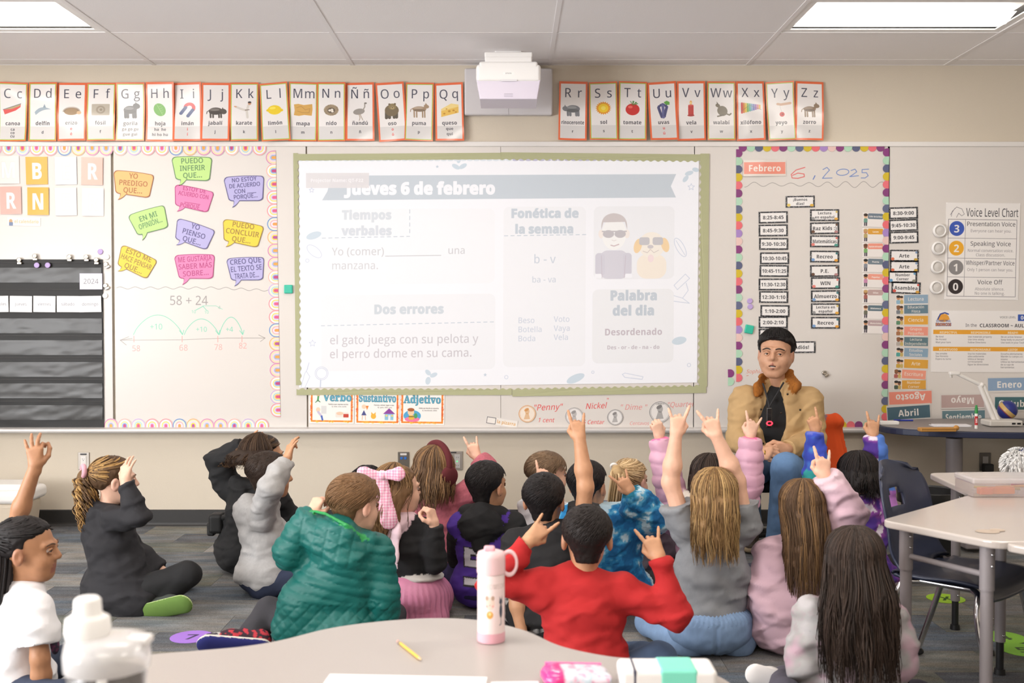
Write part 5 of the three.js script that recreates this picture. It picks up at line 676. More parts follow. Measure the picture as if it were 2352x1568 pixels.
function ponyTail(h, s, col, o = {}) {
  const L = new Locks(), list = [hairCap(h, s, col, { thick: 0.008, nape: -0.055, fade: 0.8, front: o.front ?? 0 })], c0 = h.at(...CRAN.p, s), cols = o.cols ?? [col, shade(col, 1.4), shade(col, 0.7)], tt = o.tie ?? [1.1, 0], tie = skull(h, s, tt[0], tt[1], 0.02);
  for (let j = 0; j < 200; j++) { // scalp strands drawn back to the tie
    const th = Math.acos(rnd(-0.3, 0.98)), az = rnd(-2.6, 2.6); if (Math.abs(az) > 1.5 && th > 1.25) continue; const path = []; for (let k = 0; k <= 7; k++) { const t = k / 7, p = skull(h, s, lerp(th, tt[0], t), lerp(az, tt[1], t), 0.009 + 0.002 * rnd()); path.push(p); } L.add(path, 0.005 * s, 0.004 * s, 0.0022 * s, c0, shade(cols[Math.floor(rnd(0, cols.length))], rnd(0.8, 1.15)), 4);
  }
  const dirs = o.path.map((p) => p.clone()), crv = new THREE.CatmullRomCurve3([tie, ...dirs]), W = o.width ?? 0.045;
  for (let j = 0; j < (o.n ?? 90); j++) { const a = rnd(0, 6.28), rr = Math.sqrt(rnd()) * W, path = [], e = rnd(0.78, 1), ph = rnd(0, 6.28), cu = o.curl ?? 0; for (let k = 0; k <= 22; k++) { const t = k / 22 * e, p = crv.getPoint(t), g = sstep(0, 0.3, t) * (1 - 0.35 * sstep(0.7, 1, t)); path.push(p.add(V(Math.cos(a) * rr * g + cu * Math.sin(t * 26 + ph) * sstep(0.05, 0.3, t), (cu * 0.4) * Math.cos(t * 26 + ph), Math.sin(a) * rr * g + cu * Math.cos(t * 26 + ph) * sstep(0.05, 0.3, t)))); } L.add(path, (o.w ?? 0.006) * rnd(0.7, 1.2), 0.0012, 0.004, addv(crv.getPoint(0.5), V(0, 0, -0.3)), shade(cols[Math.floor(rnd(0, cols.length))], rnd(0.75, 1.25)), 5); }
  const core = []; for (let k = 0; k < 6; k++) core.push(cone(crv.getPoint(k / 6.5), crv.getPoint((k + 1) / 6.5), W * (k ? 0.6 : 0.3), W * 0.6 * (1 - k * 0.07), { k: 0.02 })); list.push(surface(core, 0.007, { color: (p) => shade(cols[0], 1 + 0.2 * nz(p.x * 60, p.y * 60, p.z * 60)) }));
  list.push(L.geo()); return joinG(list);
}
// ---- one person
const SKIN = { light: [[0.76, 0.45, 0.32], [0.62, 0.26, 0.2]], fair: [[0.72, 0.44, 0.32], [0.6, 0.26, 0.21]], tan: [[0.56, 0.29, 0.16], [0.42, 0.16, 0.11]], brown: [[0.4, 0.19, 0.095], [0.3, 0.11, 0.075]] };
function person(o) {
  const Z = o.Z, J = (a) => a.isVector3 ? a : P(a[0], a[1], Z + (a[2] ?? 0)), hs = o.hs ?? 1, sk = SKIN[o.skin ?? 'tan'], D = Math.PI / 180;
  const byaw = (o.yaw ?? 0) * D, fwd = V(Math.sin(byaw), 0, -Math.cos(byaw)), rt = V(Math.cos(byaw), 0, Math.sin(byaw));
  const hp = J(o.head), h = headFrame(hp, o.hyaw ?? o.yaw ?? 0, o.pitch ?? 0, o.roll ?? 0);
  const neck = o.neck ? J(o.neck) : addv(addv(hp, V(0, -0.128 * hs, 0)), fwd, -0.012), pel = o.pelvis ? J(o.pelvis) : V(hp.x, 0.1, hp.z + 0.0); if (o.pelvis && o.grounded !== false) pel.y = 0.1;
  const chest = o.chest ? J(o.chest) : mix(neck, pel, 0.4), shw = o.shw ?? 0.125, shR = addv(addv(neck, rt, shw), V(0, -0.04, 0)), shL = addv(addv(neck, rt, -shw), V(0, -0.04, 0));
  const arms = (o.arms ?? []).map((a) => ({ r: [0.034, 0.026, 0.021], slv: 1, ...a, sh: a.sh ? J(a.sh) : (a.side === 'R' ? shR : shL).clone(), el: J(a.el), wr: J(a.wr) }));
  for (const a of arms) if (a.side === 'R') shR.copy(a.sh); else shL.copy(a.sh);
  const root = thing('person', o.label, 'person', V(pel.x, 0, pel.z)), put = (name, g, m) => mesh(name, g.translate(-pel.x, 0, -pel.z), m, root);
  // body
  const lim = [], geos = [], sqF = { n: fwd, f: 0.74 };
  lim.push(cone(neck, h.at(0, -0.045, -0.012, hs), 0.042, 0.04 * hs, { k: 0.03 }), cone(addv(neck, V(0, -0.07, 0)), chest, 0.06, 0.085, { k: 0.03, sq: sqF }), cone(chest, pel, 0.085, 0.085, { k: 0.03, sq: sqF }), cone(shL, shR, 0.032, 0.032, { k: 0.04 }));
  for (const a of arms) { const q = a.slv >= 1 ? 0.78 : 1; lim.push(cone(a.sh, a.el, a.r[0] * q, a.r[1] * 1.06 * q, { k: 0.02 }), cone(a.el, mix(a.el, a.wr, 0.35), a.r[1] * 1.06 * q, a.r[1] * 1.12 * q, { k: 0.02 }), cone(mix(a.el, a.wr, 0.35), a.wr, a.r[1] * 1.12 * q, a.r[2] * (q < 1 ? 0.92 : 1), { k: 0.02 })); }
  for (const l of o.bareLegs ?? []) lim.push(cone(J(l[0]), J(l[1]), l[2], l[3], { k: 0.02 }));
  const pal = [sk[0], sk[1], [0.05, 0.012, 0.012], blend(sk[0], sk[1], 0.35)], skinC = (p, i) => shade(pal[i], 1 + 0.07 * nz(p.x * 60, p.y * 60, p.z * 60));
  geos.push(surface(lim, 0.0098, { color: skinC })); geos.push(surface([...(o.headFn ?? headPrims)(h, hs), cone(neck, h.at(0, -0.045, -0.012, hs), 0.041, 0.039 * hs, { k: 0.03 })], hs > 1.1 ? 0.003 : 0.0049, { color: skinC }));
  geos.push(...(o.faceFn ?? faceBits)(h, hs, o.hairC, sk));
  for (const a of arms) if (a.hand !== false) { const hd = a.hand ?? {}, dir = hd.tip ? sub(J(hd.tip), a.wr) : sub(a.wr, a.el), back = hd.back ?? V(0, 0, 1); geos.push(surface([...handPrims(a.wr, dir, back, a.side, hd.pose ?? 'horns', hd.s ?? 0.95), cone(mix(a.el, a.wr, 0.75), a.wr, a.r[2] * 1.1, a.r[2] * 0.98, { k: 0.01 })], 0.0032, { color: (p, i) => shade(pal[0], 1.02 + 0.08 * nz(p.x * 80, p.y * 80, p.z * 80)) })); }
  put('body', joinG(geos), skinMat);
  // top
  if (o.top) {
    const t = o.top, g = [], w = t.w ?? 0.118, hip = t.hip ?? 0.142, lo = t.loose ?? 0.012, sq = { n: fwd, f: t.flat ?? 0.76 };
    g.push(cone(addv(neck, V(0, -0.055, 0)), chest, w * 0.78, w, { k: 0.05, sq }), cone(chest, addv(pel, V(0, 0.02, 0)), w, t.waist ?? w * 1.02, { k: 0.04, sq }));
    g.push(t.short ? cone(chest, mix(chest, pel, t.short), w, w, { k: 0.03, sq }) : ellip(addv(pel, V(0, 0.0, 0)), [hip, 0.095, hip * 0.86], new THREE.Quaternion().setFromAxisAngle(V(0, 1, 0), -byaw), { k: 0.05 }));
    g.push(cone(addv(neck, V(0, -0.018, 0)), mix(shL, neck, 0.1), 0.04 + lo * 0.5, 0.042 + lo * 0.7, { k: 0.04 }), cone(addv(neck, V(0, -0.018, 0)), mix(shR, neck, 0.1), 0.04 + lo * 0.5, 0.042 + lo * 0.7, { k: 0.04 }));
    for (const a of arms) {
      const e = a.slv, r0 = a.r[0] + lo + (t.slvR ?? 0.004), r1 = a.r[1] + lo + (t.slvR ?? 0.004), r2 = a.r[2] + lo * 0.8 + (t.slvR ?? 0.003), sp = { k: 0.022, c: a.c ?? 0 };
      if (e >= 1) { const d = sub(a.wr, a.el).normalize(), end = addv(a.wr, d, a.cuffIn ?? -0.012), m = mix(a.el, end, 0.5); g.push(cone(a.sh, a.el, r0 * 1.08, r1, sp), cone(a.el, m, r1, (r1 + r2) / 2 + 0.002, sp), cone(m, end, (r1 + r2) / 2 + 0.002, r2, { ...sp, cut: [{ p: end, n: d }] })); if (t.cuff) { const cl = t.cuffLen ?? 0.035; g.push(cone(addv(end, d, -cl), addv(end, d, 0.003), r2 + (t.cuffR ?? -0.002), r2 + (t.cuffR ?? -0.002) * 1.0, { k: 0.006, c: a.cc ?? 1, cut: [{ p: addv(end, d, 0.005), n: d }] })); } }
      else { const d = sub(a.el, a.sh).normalize(), end = mix(a.sh, a.el, e * 2); g.push(cone(a.sh, end, r0 * 1.12, r0 * 1.12 + 0.006, { ...sp, cut: [{ p: end, n: d }] })); }
    }
    for (const m of t.more?.({ neck, chest, pel, fwd, rt, shL, shR, h, J, arms }) ?? []) g.push(m);
    const cols = t.cols.map((c) => c), wr = (t.wr ?? 0.0045) * 1.45, dflt = (p) => Math.max(-0.0045, wr * (nz(p.x * 8, p.y * 17, p.z * 8) * 1.3 + 0.7 * nz(p.x * 20 + 5, p.y * 34, p.z * 20) + 1.5 * (0.35 - Math.abs(nz(p.x * 5 + p.y * 3, p.y * 12 - p.x * 3, p.z * 5 + 3)) * 2))), disp = t.disp ? (p, n, i) => t.disp(p, n, i, { neck, chest, pel, arms, fwd, rt }) + dflt(p) : dflt;
    put(t.name ?? 'shirt', surface(g, t.cell ?? 0.0085, { disp, color: (p, i) => (t.pattern ? t.pattern(p, i, { neck, chest, pel, fwd, rt, hp }) : null) ?? cols[i] ?? cols[0] }), t.mat ?? clothMat);
  }
  // trousers and shoes
  if (o.legs !== false) {
    const g = [], c = o.pants ?? lin(0x2a3040), L = o.legs ?? [-1, 1].map((e) => [addv(addv(pel, rt, e * 0.075), V(0, -0.01, 0)), addv(addv(addv(pel, rt, e * 0.22), fwd, 0.16), V(0, 0.005, 0)), addv(addv(addv(pel, rt, -e * 0.04), fwd, 0.27), V(0, -0.045, 0)), addv(addv(addv(pel, rt, -e * 0.17), fwd, 0.27), V(0, -0.06, 0))]);
    g.push(ellip(addv(pel, V(0, -0.02, 0)), [0.138, 0.078, 0.12], new THREE.Quaternion().setFromAxisAngle(V(0, 1, 0), -byaw), { k: 0.04 }));
    L.forEach((q, i) => { const [a, b, e, f] = q.map(J), lr = o.legR ?? [0.064, 0.05, 0.036]; for (const v of [a, b, e, f]) if (v) v.y = Math.max(v.y, 0.04); b.y = Math.max(b.y, lr[1] + 0.004); const shoe = o.shoes?.[i] ?? o.shoe ?? { c: lin(0x303036), sole: lin(0xd8d4d0) }, e2 = shoe.down ? addv(e, shoe.down.clone().normalize(), -0.035) : e; g.push(cone(a, b, lr[0], lr[1], { k: 0.03 }), cone(b, e2, lr[1], lr[2] + 0.002, { k: 0.025 }));
      if (shoe !== 'none') shoeAt(root, pel, e, f, shoe); });
    const disp = (p) => 0.004 * (nz(p.x * 12, p.y * 16, p.z * 12) + 0.6 * nz(p.x * 30, p.y * 30, p.z * 30)); const gg = surface(g, o.legs ? 0.009 : 0.0125, { disp, color: (p, i) => o.pantsPattern ? o.pantsPattern(p) : shade(c, 1 + 0.15 * nz(p.x * 20, p.y * 20, p.z * 20)) });
    const pp = gg.attributes.position; for (let i = 0; i < pp.count; i++) if (pp.getY(i) < 0.002) pp.setY(i, 0.002); put('trousers', gg, clothMat);
  }
  if (o.hair) put('hair', o.hair(h, hs, o.hairC, J), hairMat);
  o.extra?.({ root, put, h, hs, J, neck, pel, chest, fwd, rt, shL, shR, arms });
  return root;
}
function shoeAt(root, pel, an, toe, sh) {
  const d = sub(toe, an); d.normalize(); const s = sh.s ?? 1, dn = (sh.down ?? V(0, -1, 0)).clone(); dn.addScaledVector(d, -dn.dot(d)).normalize(); const heel = addv(addv(an, d, -0.035 * s), dn, 0.018 * s), tip = addv(heel, d, 0.175 * s), mid = mix(heel, tip, 0.5), up = dn.clone().negate();
  const w = d.clone().cross(up), floor = (g) => { const p = g.attributes.position; for (let i = 0; i < p.count; i++) if (p.getY(i) < 0.001) p.setY(i, 0.001); return g; };
  const upper = floor(surface([cone(addv(heel, up, 0.016), addv(mid, up, 0.014), 0.029 * s, 0.029 * s, { k: 0.02 }), cone(addv(mid, up, 0.012), addv(tip, d, -0.03), 0.032 * s, 0.024 * s, { k: 0.02, sq: { n: up, f: 0.8 } }), cone(addv(heel, up, 0.02), addv(an, up, 0.03), 0.03 * s, 0.03 * s, { k: 0.015 })], sh.down ? 0.006 : 0.009, { color: (p, i) => sh.pat ? sh.pat(p) : sh.c }));
  const sole = floor(surface([cone(addv(heel, dn, 0.012 * s), addv(tip, dn, 0.012 * s).addScaledVector(d, -0.028 * s), 0.034 * s, 0.038 * s, { k: 0.01, sq: { n: up, f: 0.42 } })], sh.down ? 0.004 : 0.008, { color: (p) => sub(p, addv(mid, dn, 0.012 * s)).dot(dn) > (sh.edge ?? 0.004) ? (sh.under ?? sh.sole) : sh.sole }));
  const g = new THREE.Group(); g.name = 'shoe'; root.add(g); mesh('upper', upper.translate(-pel.x, 0, -pel.z), clothMat, g); mesh('sole', sole.translate(-pel.x, 0, -pel.z), clothMat, g);
}
// ---------------------------------------------------------------- the class
const BLACKH = [0.014, 0.011, 0.011], DARKB = [0.032, 0.019, 0.013], BROWN = [0.105, 0.058, 0.03], LIGHTB = [0.21, 0.115, 0.055], DIRTY = [0.33, 0.2, 0.095], BLOND = [0.52, 0.36, 0.19];
const back = (o, d, u = 0, r = 0) => addv(addv(addv(o.neck, o.fwd, -d), V(0, u, 0)), o.rt, r);
const hood = (c = 0, size = 1) => (o) => [ellip(back(o, 0.075 * size, -0.035), [0.105 * size, 0.085 * size, 0.05 * size], new THREE.Quaternion().setFromAxisAngle(V(0, 1, 0), -Math.atan2(o.fwd.x, -o.fwd.z)), { k: 0.02, c }), cone(addv(addv(o.neck, o.rt, 0.075), V(0, 0.005, 0)), back(o, 0.07, 0.03), 0.03, 0.032, { k: 0.02, c }), cone(addv(addv(o.neck, o.rt, -0.075), V(0, 0.005, 0)), back(o, 0.07, 0.03), 0.03, 0.032, { k: 0.02, c }), cone(addv(addv(o.neck, o.rt, 0.075), V(0, 0, 0)), addv(o.neck, o.fwd, 0.07), 0.028, 0.024, { k: 0.02, c }), cone(addv(o.neck, o.rt, -0.075), addv(o.neck, o.fwd, 0.07), 0.028, 0.024, { k: 0.02, c })];
const collar = (c = 1, r = 0.012) => (o) => { const n = 10, out = []; for (let i = 0; i < n; i++) { const f = (k) => { const a = k / n * Math.PI * 2; return addv(addv(addv(o.neck, o.rt, 0.05 * Math.cos(a)), o.fwd, 0.05 * Math.sin(a) + 0.005), V(0, 0.012 - 0.018 * Math.sin(a), 0)); }; out.push(cone(f(i), f(i + 1), r, r, { k: 0.006, c })); } return out; };
const mixc = (a, b, t) => blend(a, b, clamp(t, 0, 1)), fbm = (p, f, s = 0) => nz(p.x * f + s, p.y * f, p.z * f) + 0.5 * nz(p.x * f * 2.1, p.y * f * 2.1 + s, p.z * f * 2.1);
const heather = (a, v = 0.1) => (p) => shade(a, 1 + v * nz(p.x * 150, p.y * 90, p.z * 150));
const dirUp = V(0, 1, 0);

// girl in a white T-shirt, far side arm raised
person({ label: 'girl in white T-shirt with long dark ponytail raising a bare arm', Z: 3.5, skin: 'brown', yaw: 75, hyaw: 84, head: [64, 1262, 0], neck: [52, 1350, 0], pelvis: [40, 1600, 0], hairC: BLACKH,
  arms: [{ side: 'R', sh: [82, 1400, -0.1], el: [92, 1512, -0.12], wr: [100, 1618, -0.1], slv: 0.36, hand: { pose: 'relax' } }, { side: 'L', sh: [40, 1370, 0.13], el: [32, 1215, 0.16], wr: [82, 1068, 0.14], slv: 0.3, hand: { pose: 'ok', back: V(0.1, 0.1, 1), tip: [78, 1000, 0.14] } }],
  top: { cols: [lin(0xe6e4e6)], wr: 0.004, loose: 0.016, more: collar(0, 0.01), name: 'shirt' }, pants: lin(0x2b3448),
  hair: (h, s, c, J) => ponyTail(h, s, c, { tie: [1.25, 0.1], path: [J([2, 1260, -0.02]), J([-8, 1400, -0.05]), J([-4, 1560, -0.06]), J([0, 1680, -0.06])], width: 0.05, n: 110, w: 0.007 }),
  extra: ({ put, h }) => { put('hair_tie', new THREE.TorusGeometry(0.018, 0.007, 8, 16).rotateY(1.2).translate(...skull(h, 1, 1.2, 0.1, 0.02).toArray()), std(0x38c6bd, 0.6)); const q = P(124, 1465, 3.5 - 0.02); put('shirt_print', surface([ellip(q, [0.012, 0.035, 0.02], null, { k: 0.01 }), ellip(addv(q, V(0.004, -0.03, 0)), [0.012, 0.025, 0.018], null, { k: 0.01 })], 0.006, { color: (p) => nz(p.x * 80, p.y * 80, p.z * 80) > 0 ? [0.02, 0.015, 0.03] : [0.1, 0.02, 0.06] }), clothMat); } });

// girl in black with curly ponytail and green soles
person({ label: 'girl in black hoodie with curly golden brown ponytail and green soled shoe', Z: 4.75, skin: 'fair', yaw: 62, hyaw: 62, head: [262, 1103, 0], neck: [246, 1172, 0.0], pelvis: [262, 1385, 0], hairC: BROWN,
  arms: [{ side: 'R', sh: [262, 1190, -0.1], el: [318, 1186, -0.16], wr: [287, 1102, -0.14], hand: { pose: 'ok', tip: [292, 1060, -0.12], back: V(-0.3, 0, 1) } }, { side: 'L', el: [318, 1270, 0.12], wr: [375, 1310, 0.06], hand: false }],
  top: { cols: [lin(0x232226)], hip: 0.165, loose: 0.016, wr: 0.006, more: (o) => [...hood(0, 0.8)(o), cone(o.chest, o.J([300, 1370, -0.05]), 0.11, 0.12, { k: 0.05 }), cone(o.pel, o.J([335, 1372, -0.06]), 0.1, 0.07, { k: 0.05 })] },
  pants: lin(0x151517), legR: [0.066, 0.055, 0.036], legs: [[[270, 1372, -0.08], [432, 1318, -0.05], [365, 1392, -0.1], [440, 1372, -0.14]], [[290, 1360, 0.1], [420, 1330, 0.3], [350, 1330, 0.35], [400, 1340, 0.35]]],
  shoes: [{ c: lin(0x3a3f3a), sole: lin(0xb5c98a), under: lin(0x5c7a34), down: V(-0.25, -0.45, 1), s: 1.22, edge: 0.002 }, { c: lin(0x3a3f3a), sole: lin(0x77a33a) }],
  hair: (h, s, c, J) => ponyTail(h, s, c, { tie: [1.35, 0.0], cols: [[0.16, 0.09, 0.04], [0.42, 0.25, 0.09], [0.3, 0.17, 0.06], [0.09, 0.05, 0.025]], path: [J([196, 1110, -0.02]), J([196, 1160, -0.04]), J([198, 1222, -0.05])], width: 0.048, n: 150, curl: 0.011, w: 0.0055 }),
  extra: ({ put, h }) => put('scrunchie', new THREE.TorusGeometry(0.022, 0.011, 10, 20).rotateY(-1.0).translate(...skull(h, 1, 1.35, 0, 0.024).toArray()), std(0xd8a0ac, 0.7)) });

// person in black behind the grey hoodie, hand behind the head
person({ label: 'child in black hooded top with curly brown hair and hand on head', Z: 5.45, skin: 'tan', yaw: 55, head: [606, 1050, 0], hs: 1.08, neck: [578, 1118, 0], pelvis: [555, 1290, 0], hairC: DARKB,
  arms: [{ side: 'L', sh: [528, 1120, 0.06], el: [498, 1058, 0.05], wr: [565, 1020, 0.0], hand: { pose: 'ok', tip: [606, 994, -0.04], back: V(0, 0.4, 1) }, r: [0.042, 0.034, 0.025] }, { side: 'R', sh: [630, 1130, -0.08], el: [668, 1190, -0.02], wr: [690, 1240, 0.02], hand: false }],
  top: { cols: [lin(0x1d1d1f)], w: 0.135, hip: 0.16, loose: 0.022, wr: 0.008, more: hood(0, 0.9) }, pants: lin(0x161618),
  hair: (h, s, c, J) => joinG([longHair(h, s, c, { len: 0.06, n: 150, wave: 0.05, spread: 1.25, back: 0.05, arc: 1.8, cols: [[0.06, 0.034, 0.02], [0.1, 0.058, 0.034], [0.04, 0.022, 0.014]] }), ponyTail(h, s, c, { tie: [1.45, 0.2], cols: [[0.09, 0.05, 0.028], [0.13, 0.075, 0.04], [0.06, 0.035, 0.02]], path: [J([552, 1052, 0.0]), J([528, 1060, 0.0]), J([512, 1070, 0])], width: 0.04, n: 60, curl: 0.01, w: 0.004 })]),
  extra: ({ put, J }) => { const a = J([500, 1200, 0.0]); put('waist_pouch', merge([rbox(0.075, 0.1, 0.1, 0.02, a.x, a.y, a.z), rbox(0.04, 0.07, 0.06, 0.012, a.x - 0.03, a.y - 0.03, a.z), rod(addv(a, V(0, 0.02, 0)), J([548, 1183, -0.12]), 0.016, 0.013)]), std(0x131314, 0.6)); } });

// boy in grey hoodie
person({ label: 'boy in light grey hoodie with arm raised making an okay sign', Z: 5.0, skin: 'tan', yaw: 48, hyaw: 66, head: [620, 1092, 0], neck: [600, 1162, 0.02], pelvis: [606, 1350, 0], hairC: DARKB,
  arms: [{ side: 'R', sh: [600, 1185, -0.1], el: [622, 1118, -0.26], wr: [660, 1052, -0.16], hand: { pose: 'ok', tip: [674, 1000, -0.14], back: V(-0.8, 0, 0.6) } }, { side: 'L', el: [690, 1250, 0.1], wr: [720, 1290, 0.05], hand: false }],
  top: { cols: [lin(0xa9a7a6)], pattern: heather(lin(0xa9a7a6), 0.12), loose: 0.022, hip: 0.155, wr: 0.006, more: (o) => [...hood(0, 0.95)(o), cone(o.J([545, 1166, 0]), back(o, 0.06, 0), 0.014, 0.05, { k: 0.03 })] },
  pants: lin(0x20283f), legs: [[[605, 1365, -0.06], [690, 1318, -0.1], [745, 1370, 0.0], [790, 1370, 0.0]], [[630, 1340, 0.1], [735, 1300, 0.2], [700, 1320, 0.3], [750, 1330, 0.3]]],
  hair: (h, s, c) => shortHair(h, s, c, { thick: 0.013, len: 0.03 }) });

// dark-haired boy mostly hidden
person({ label: 'dark haired child hidden behind the girl with pink bow', Z: 5.25, skin: 'tan', yaw: 20, head: [845, 1119, 0], hs: 0.95, hairC: BLACKH, arms: [], legs: false, top: { cols: [lin(0x2a2c34)], w: 0.105, hip: 0.13, cell: 0.012 }, hair: (h, s, c) => shortHair(h, s, c, { thick: 0.014, lift: 0.012, n: 400 }) });

// boy in teal quilted jacket
person({ label: 'boy with light brown hair in teal quilted hooded jacket', Z: 4.1, skin: 'light', yaw: 22, hyaw: 42, pitch: 6, head: [815, 1158, 0.02], hs: 1.03, neck: [800, 1234, 0], pelvis: [765, 1450, 0.02], shw: 0.13, hairC: LIGHTB,
  arms: [{ side: 'L', sh: [712, 1262, 0.03], el: [664, 1268, -0.02], wr: [716, 1176, -0.02], hand: { pose: 'curl', tip: [742, 1130, 0.0], back: V(-0.6, 0, 0.8) } }, { side: 'R', sh: [862, 1268, 0.0], el: [882, 1365, -0.02], wr: [885, 1450, 0.02], hand: { pose: 'relax' } }],
  top: { name: 'jacket', cols: [lin(0x0b6660), lin(0x2c9a52)], w: 0.145, hip: 0.19, loose: 0.026, slvR: 0.008, wr: 0.003, cell: 0.0058, mat: phys(0xffffff, 0.5, { vertexColors: true, sheen: 0.3 }),
    more: (o) => { const hq = new THREE.Quaternion().setFromAxisAngle(V(0, 1, 0), -0.3), L = [o.J([706, 1172, -0.02]), o.J([745, 1178, -0.1]), o.J([795, 1205, -0.12]), o.J([842, 1238, -0.08])], rim = []; for (let i = 0; i < 3; i++) rim.push(cone(L[i], L[i + 1], 0.006, 0.006, { k: 0.004, c: 1 })); return [ellip(o.J([772, 1240, -0.06]), [0.105, 0.1, 0.075], hq, { k: 0.03 }), ellip(o.J([790, 1290, -0.085]), [0.08, 0.07, 0.05], hq, { k: 0.03 }), cone(o.J([706, 1184, -0.02]), o.J([740, 1240, -0.05]), 0.04, 0.06, { k: 0.03 }), cone(o.J([845, 1240, -0.05]), o.J([790, 1280, -0.08]), 0.035, 0.06, { k: 0.03 }), ...rim, cone(o.pel, o.J([665, 1440, -0.02]), 0.13, 0.075, { k: 0.05 }), cone(o.chest, o.J([700, 1380, -0.03]), 0.12, 0.1, { k: 0.05 })]; },
    disp: (p, n, i, o) => { if (i) return 0; const y = p.y, x = p.x; let g; if (y < 0.22) { const a = Math.abs(Math.sin((x + y) * 62)), b = Math.abs(Math.sin((x - y) * 62)); g = Math.min(a, b); } else if (y > 0.36 && Math.abs(x + 0.66) < 0.14) { g = Math.min(Math.abs(Math.sin((y + x * 0.35) * 85)), Math.abs(Math.sin((x - y * 0.2) * 60)) + 0.1); } else g = Math.abs(Math.sin((y + 0.25 * x) * 92)); return 0.006 * Math.pow(Math.min(1, g), 0.45) - 0.003; } },
  pants: lin(0x3a393f), legR: [0.068, 0.056, 0.046], legs: [[[700, 1462, -0.02], [618, 1405, 0.1], [572, 1466, -0.02], [470, 1460, -0.06]], [[830, 1470, 0.0], [900, 1440, 0.3], [800, 1440, 0.35], [740, 1440, 0.35]]],
  shoes: [{ pat: (p) => { const n = nz(p.x * 60, p.y * 60, p.z * 60); return p.x < -1.1 ? (n > 0.15 ? [0.5, 0.48, 0.46] : [0.03, 0.02, 0.035]) : n > 0.1 ? [0.55, 0.04, 0.06] : [0.04, 0.018, 0.03]; }, sole: lin(0xded8cf), under: lin(0x2a2f78), down: V(-0.1, -0.55, 1), s: 1.28, edge: 0.003 }, 'none'],
  hair: (h, s, c) => shortHair(h, s, c, { thick: 0.016, len: 0.045, swirl: 1.0, lift: 0.008, n: 900, nape: -0.05 }) });

// girl with pink bow
const gingham = (p) => { const a = Math.sin(p.x * 520) > 0, b = Math.sin(p.y * 520) > 0; return a && b ? lin(0xe68fae) : a || b ? lin(0xf0b6ca) : lin(0xf6dfe6); };
person({ label: 'girl with pink gingham bow, black cardigan, pink collar and pink skirt', Z: 4.6, skin: 'light', yaw: 32, hyaw: 55, head: [916, 1124, 0], neck: [915, 1192, 0.01], pelvis: [945, 1390, 0.02], hairC: LIGHTB,
  arms: [{ side: 'R', sh: [975, 1218, -0.02], el: [1000, 1292, -0.08], wr: [997, 1200, -0.1], hand: { pose: 'curl', tip: [982, 1150, -0.1], back: V(0.9, 0, 0.5) } }, { side: 'L', el: [880, 1290, 0.1], wr: [900, 1350, 0.16], hand: false }],
  top: { name: 'cardigan', cols: [lin(0x1c1b1d), lin(0xe7c9d2), lin(0xd9d2cc)], hip: 0.13, short: 0.72, loose: 0.016, wr: 0.004, cell: 0.0058, more: (o) => [cone(back(o, 0.1, -0.03, 0.02), o.J([905, 1300, -0.15]), 0.075, 0.024, { k: 0.008, c: 1, sq: { n: o.fwd, f: 0.24 } }), cone(addv(o.neck, o.rt, 0.05), back(o, 0.085, -0.01, 0.03), 0.035, 0.04, { k: 0.02, c: 1 }), cone(addv(addv(o.pel, o.rt, -0.09), V(0, 0.08, 0)), addv(addv(o.pel, o.rt, 0.06), V(0, 0.085, 0)), 0.098, 0.098, { k: 0.01, c: 2, sq: { n: V(0, 1, 0), f: 0.26 } })] },
  legs: false, hair: (h, s, c) => longHair(h, s, c, { len: 0.27, n: 190, spread: 0.95, back: 0.06, wave: 0.03, cols: [[0.2, 0.11, 0.05], [0.34, 0.2, 0.09], [0.13, 0.072, 0.036]], arc: 1.9 }),
  extra: ({ put, J }) => {
    const c = J([878, 1092, -0.12]), L = J([835, 1086, -0.13]), R = J([915, 1088, -0.14]), t1 = J([893, 1195, -0.13]), t2 = J([862, 1170, -0.13]), sq = { n: V(0, 0, 1), f: 0.35 };
    put('bow', surface([cone(c, L, 0.014, 0.03, { k: 0.01, sq }), cone(c, R, 0.014, 0.03, { k: 0.01, sq }), ellip(c, [0.018, 0.02, 0.018], null, { k: 0.006 }), cone(c, t1, 0.02, 0.038, { k: 0.008, sq: { n: V(0.2, 0, 1).normalize(), f: 0.16 } }), cone(c, t2, 0.016, 0.026, { k: 0.008, sq: { n: V(0.2, 0, 1).normalize(), f: 0.16 } })], 0.004, { disp: (p) => 0.003 * nz(p.x * 60, p.y * 20, p.z * 40), color: gingham }), clothMat);
    const sk = [], pc = J([948, 1385, 0.0]); sk.push(ellip(V(pc.x, 0.1, pc.z), [0.15, 0.1, 0.14], null, { k: 0.05 }), cone(V(pc.x, 0.12, pc.z), V(J([992, 1390, 0]).x, 0.075, pc.z - 0.06), 0.1, 0.085, { k: 0.06 }), cone(V(pc.x - 0.1, 0.025, pc.z + 0.06), V(pc.x + 0.09, 0.025, pc.z + 0.04), 0.06, 0.06, { k: 0.04 }));
    const g = surface(sk, 0.008, { disp: (p) => 0.006 * Math.sin(Math.atan2(p.z - pc.z, p.x - pc.x) * 34 + 2 * nz(p.x * 14, p.y * 14, p.z * 14)) * sstep(0.2, 0.02, p.y) + 0.01 * sstep(0.05, 0.0, p.y), color: (p) => shade(lin(0xdd8cae), 1 + 0.1 * nz(p.x * 30, p.y * 10, p.z * 30)) }); const q = g.attributes.position; for (let i = 0; i < q.count; i++) if (q.getY(i) < 0.003) q.setY(i, 0.003); put('skirt', g, shinyCloth);
  } });

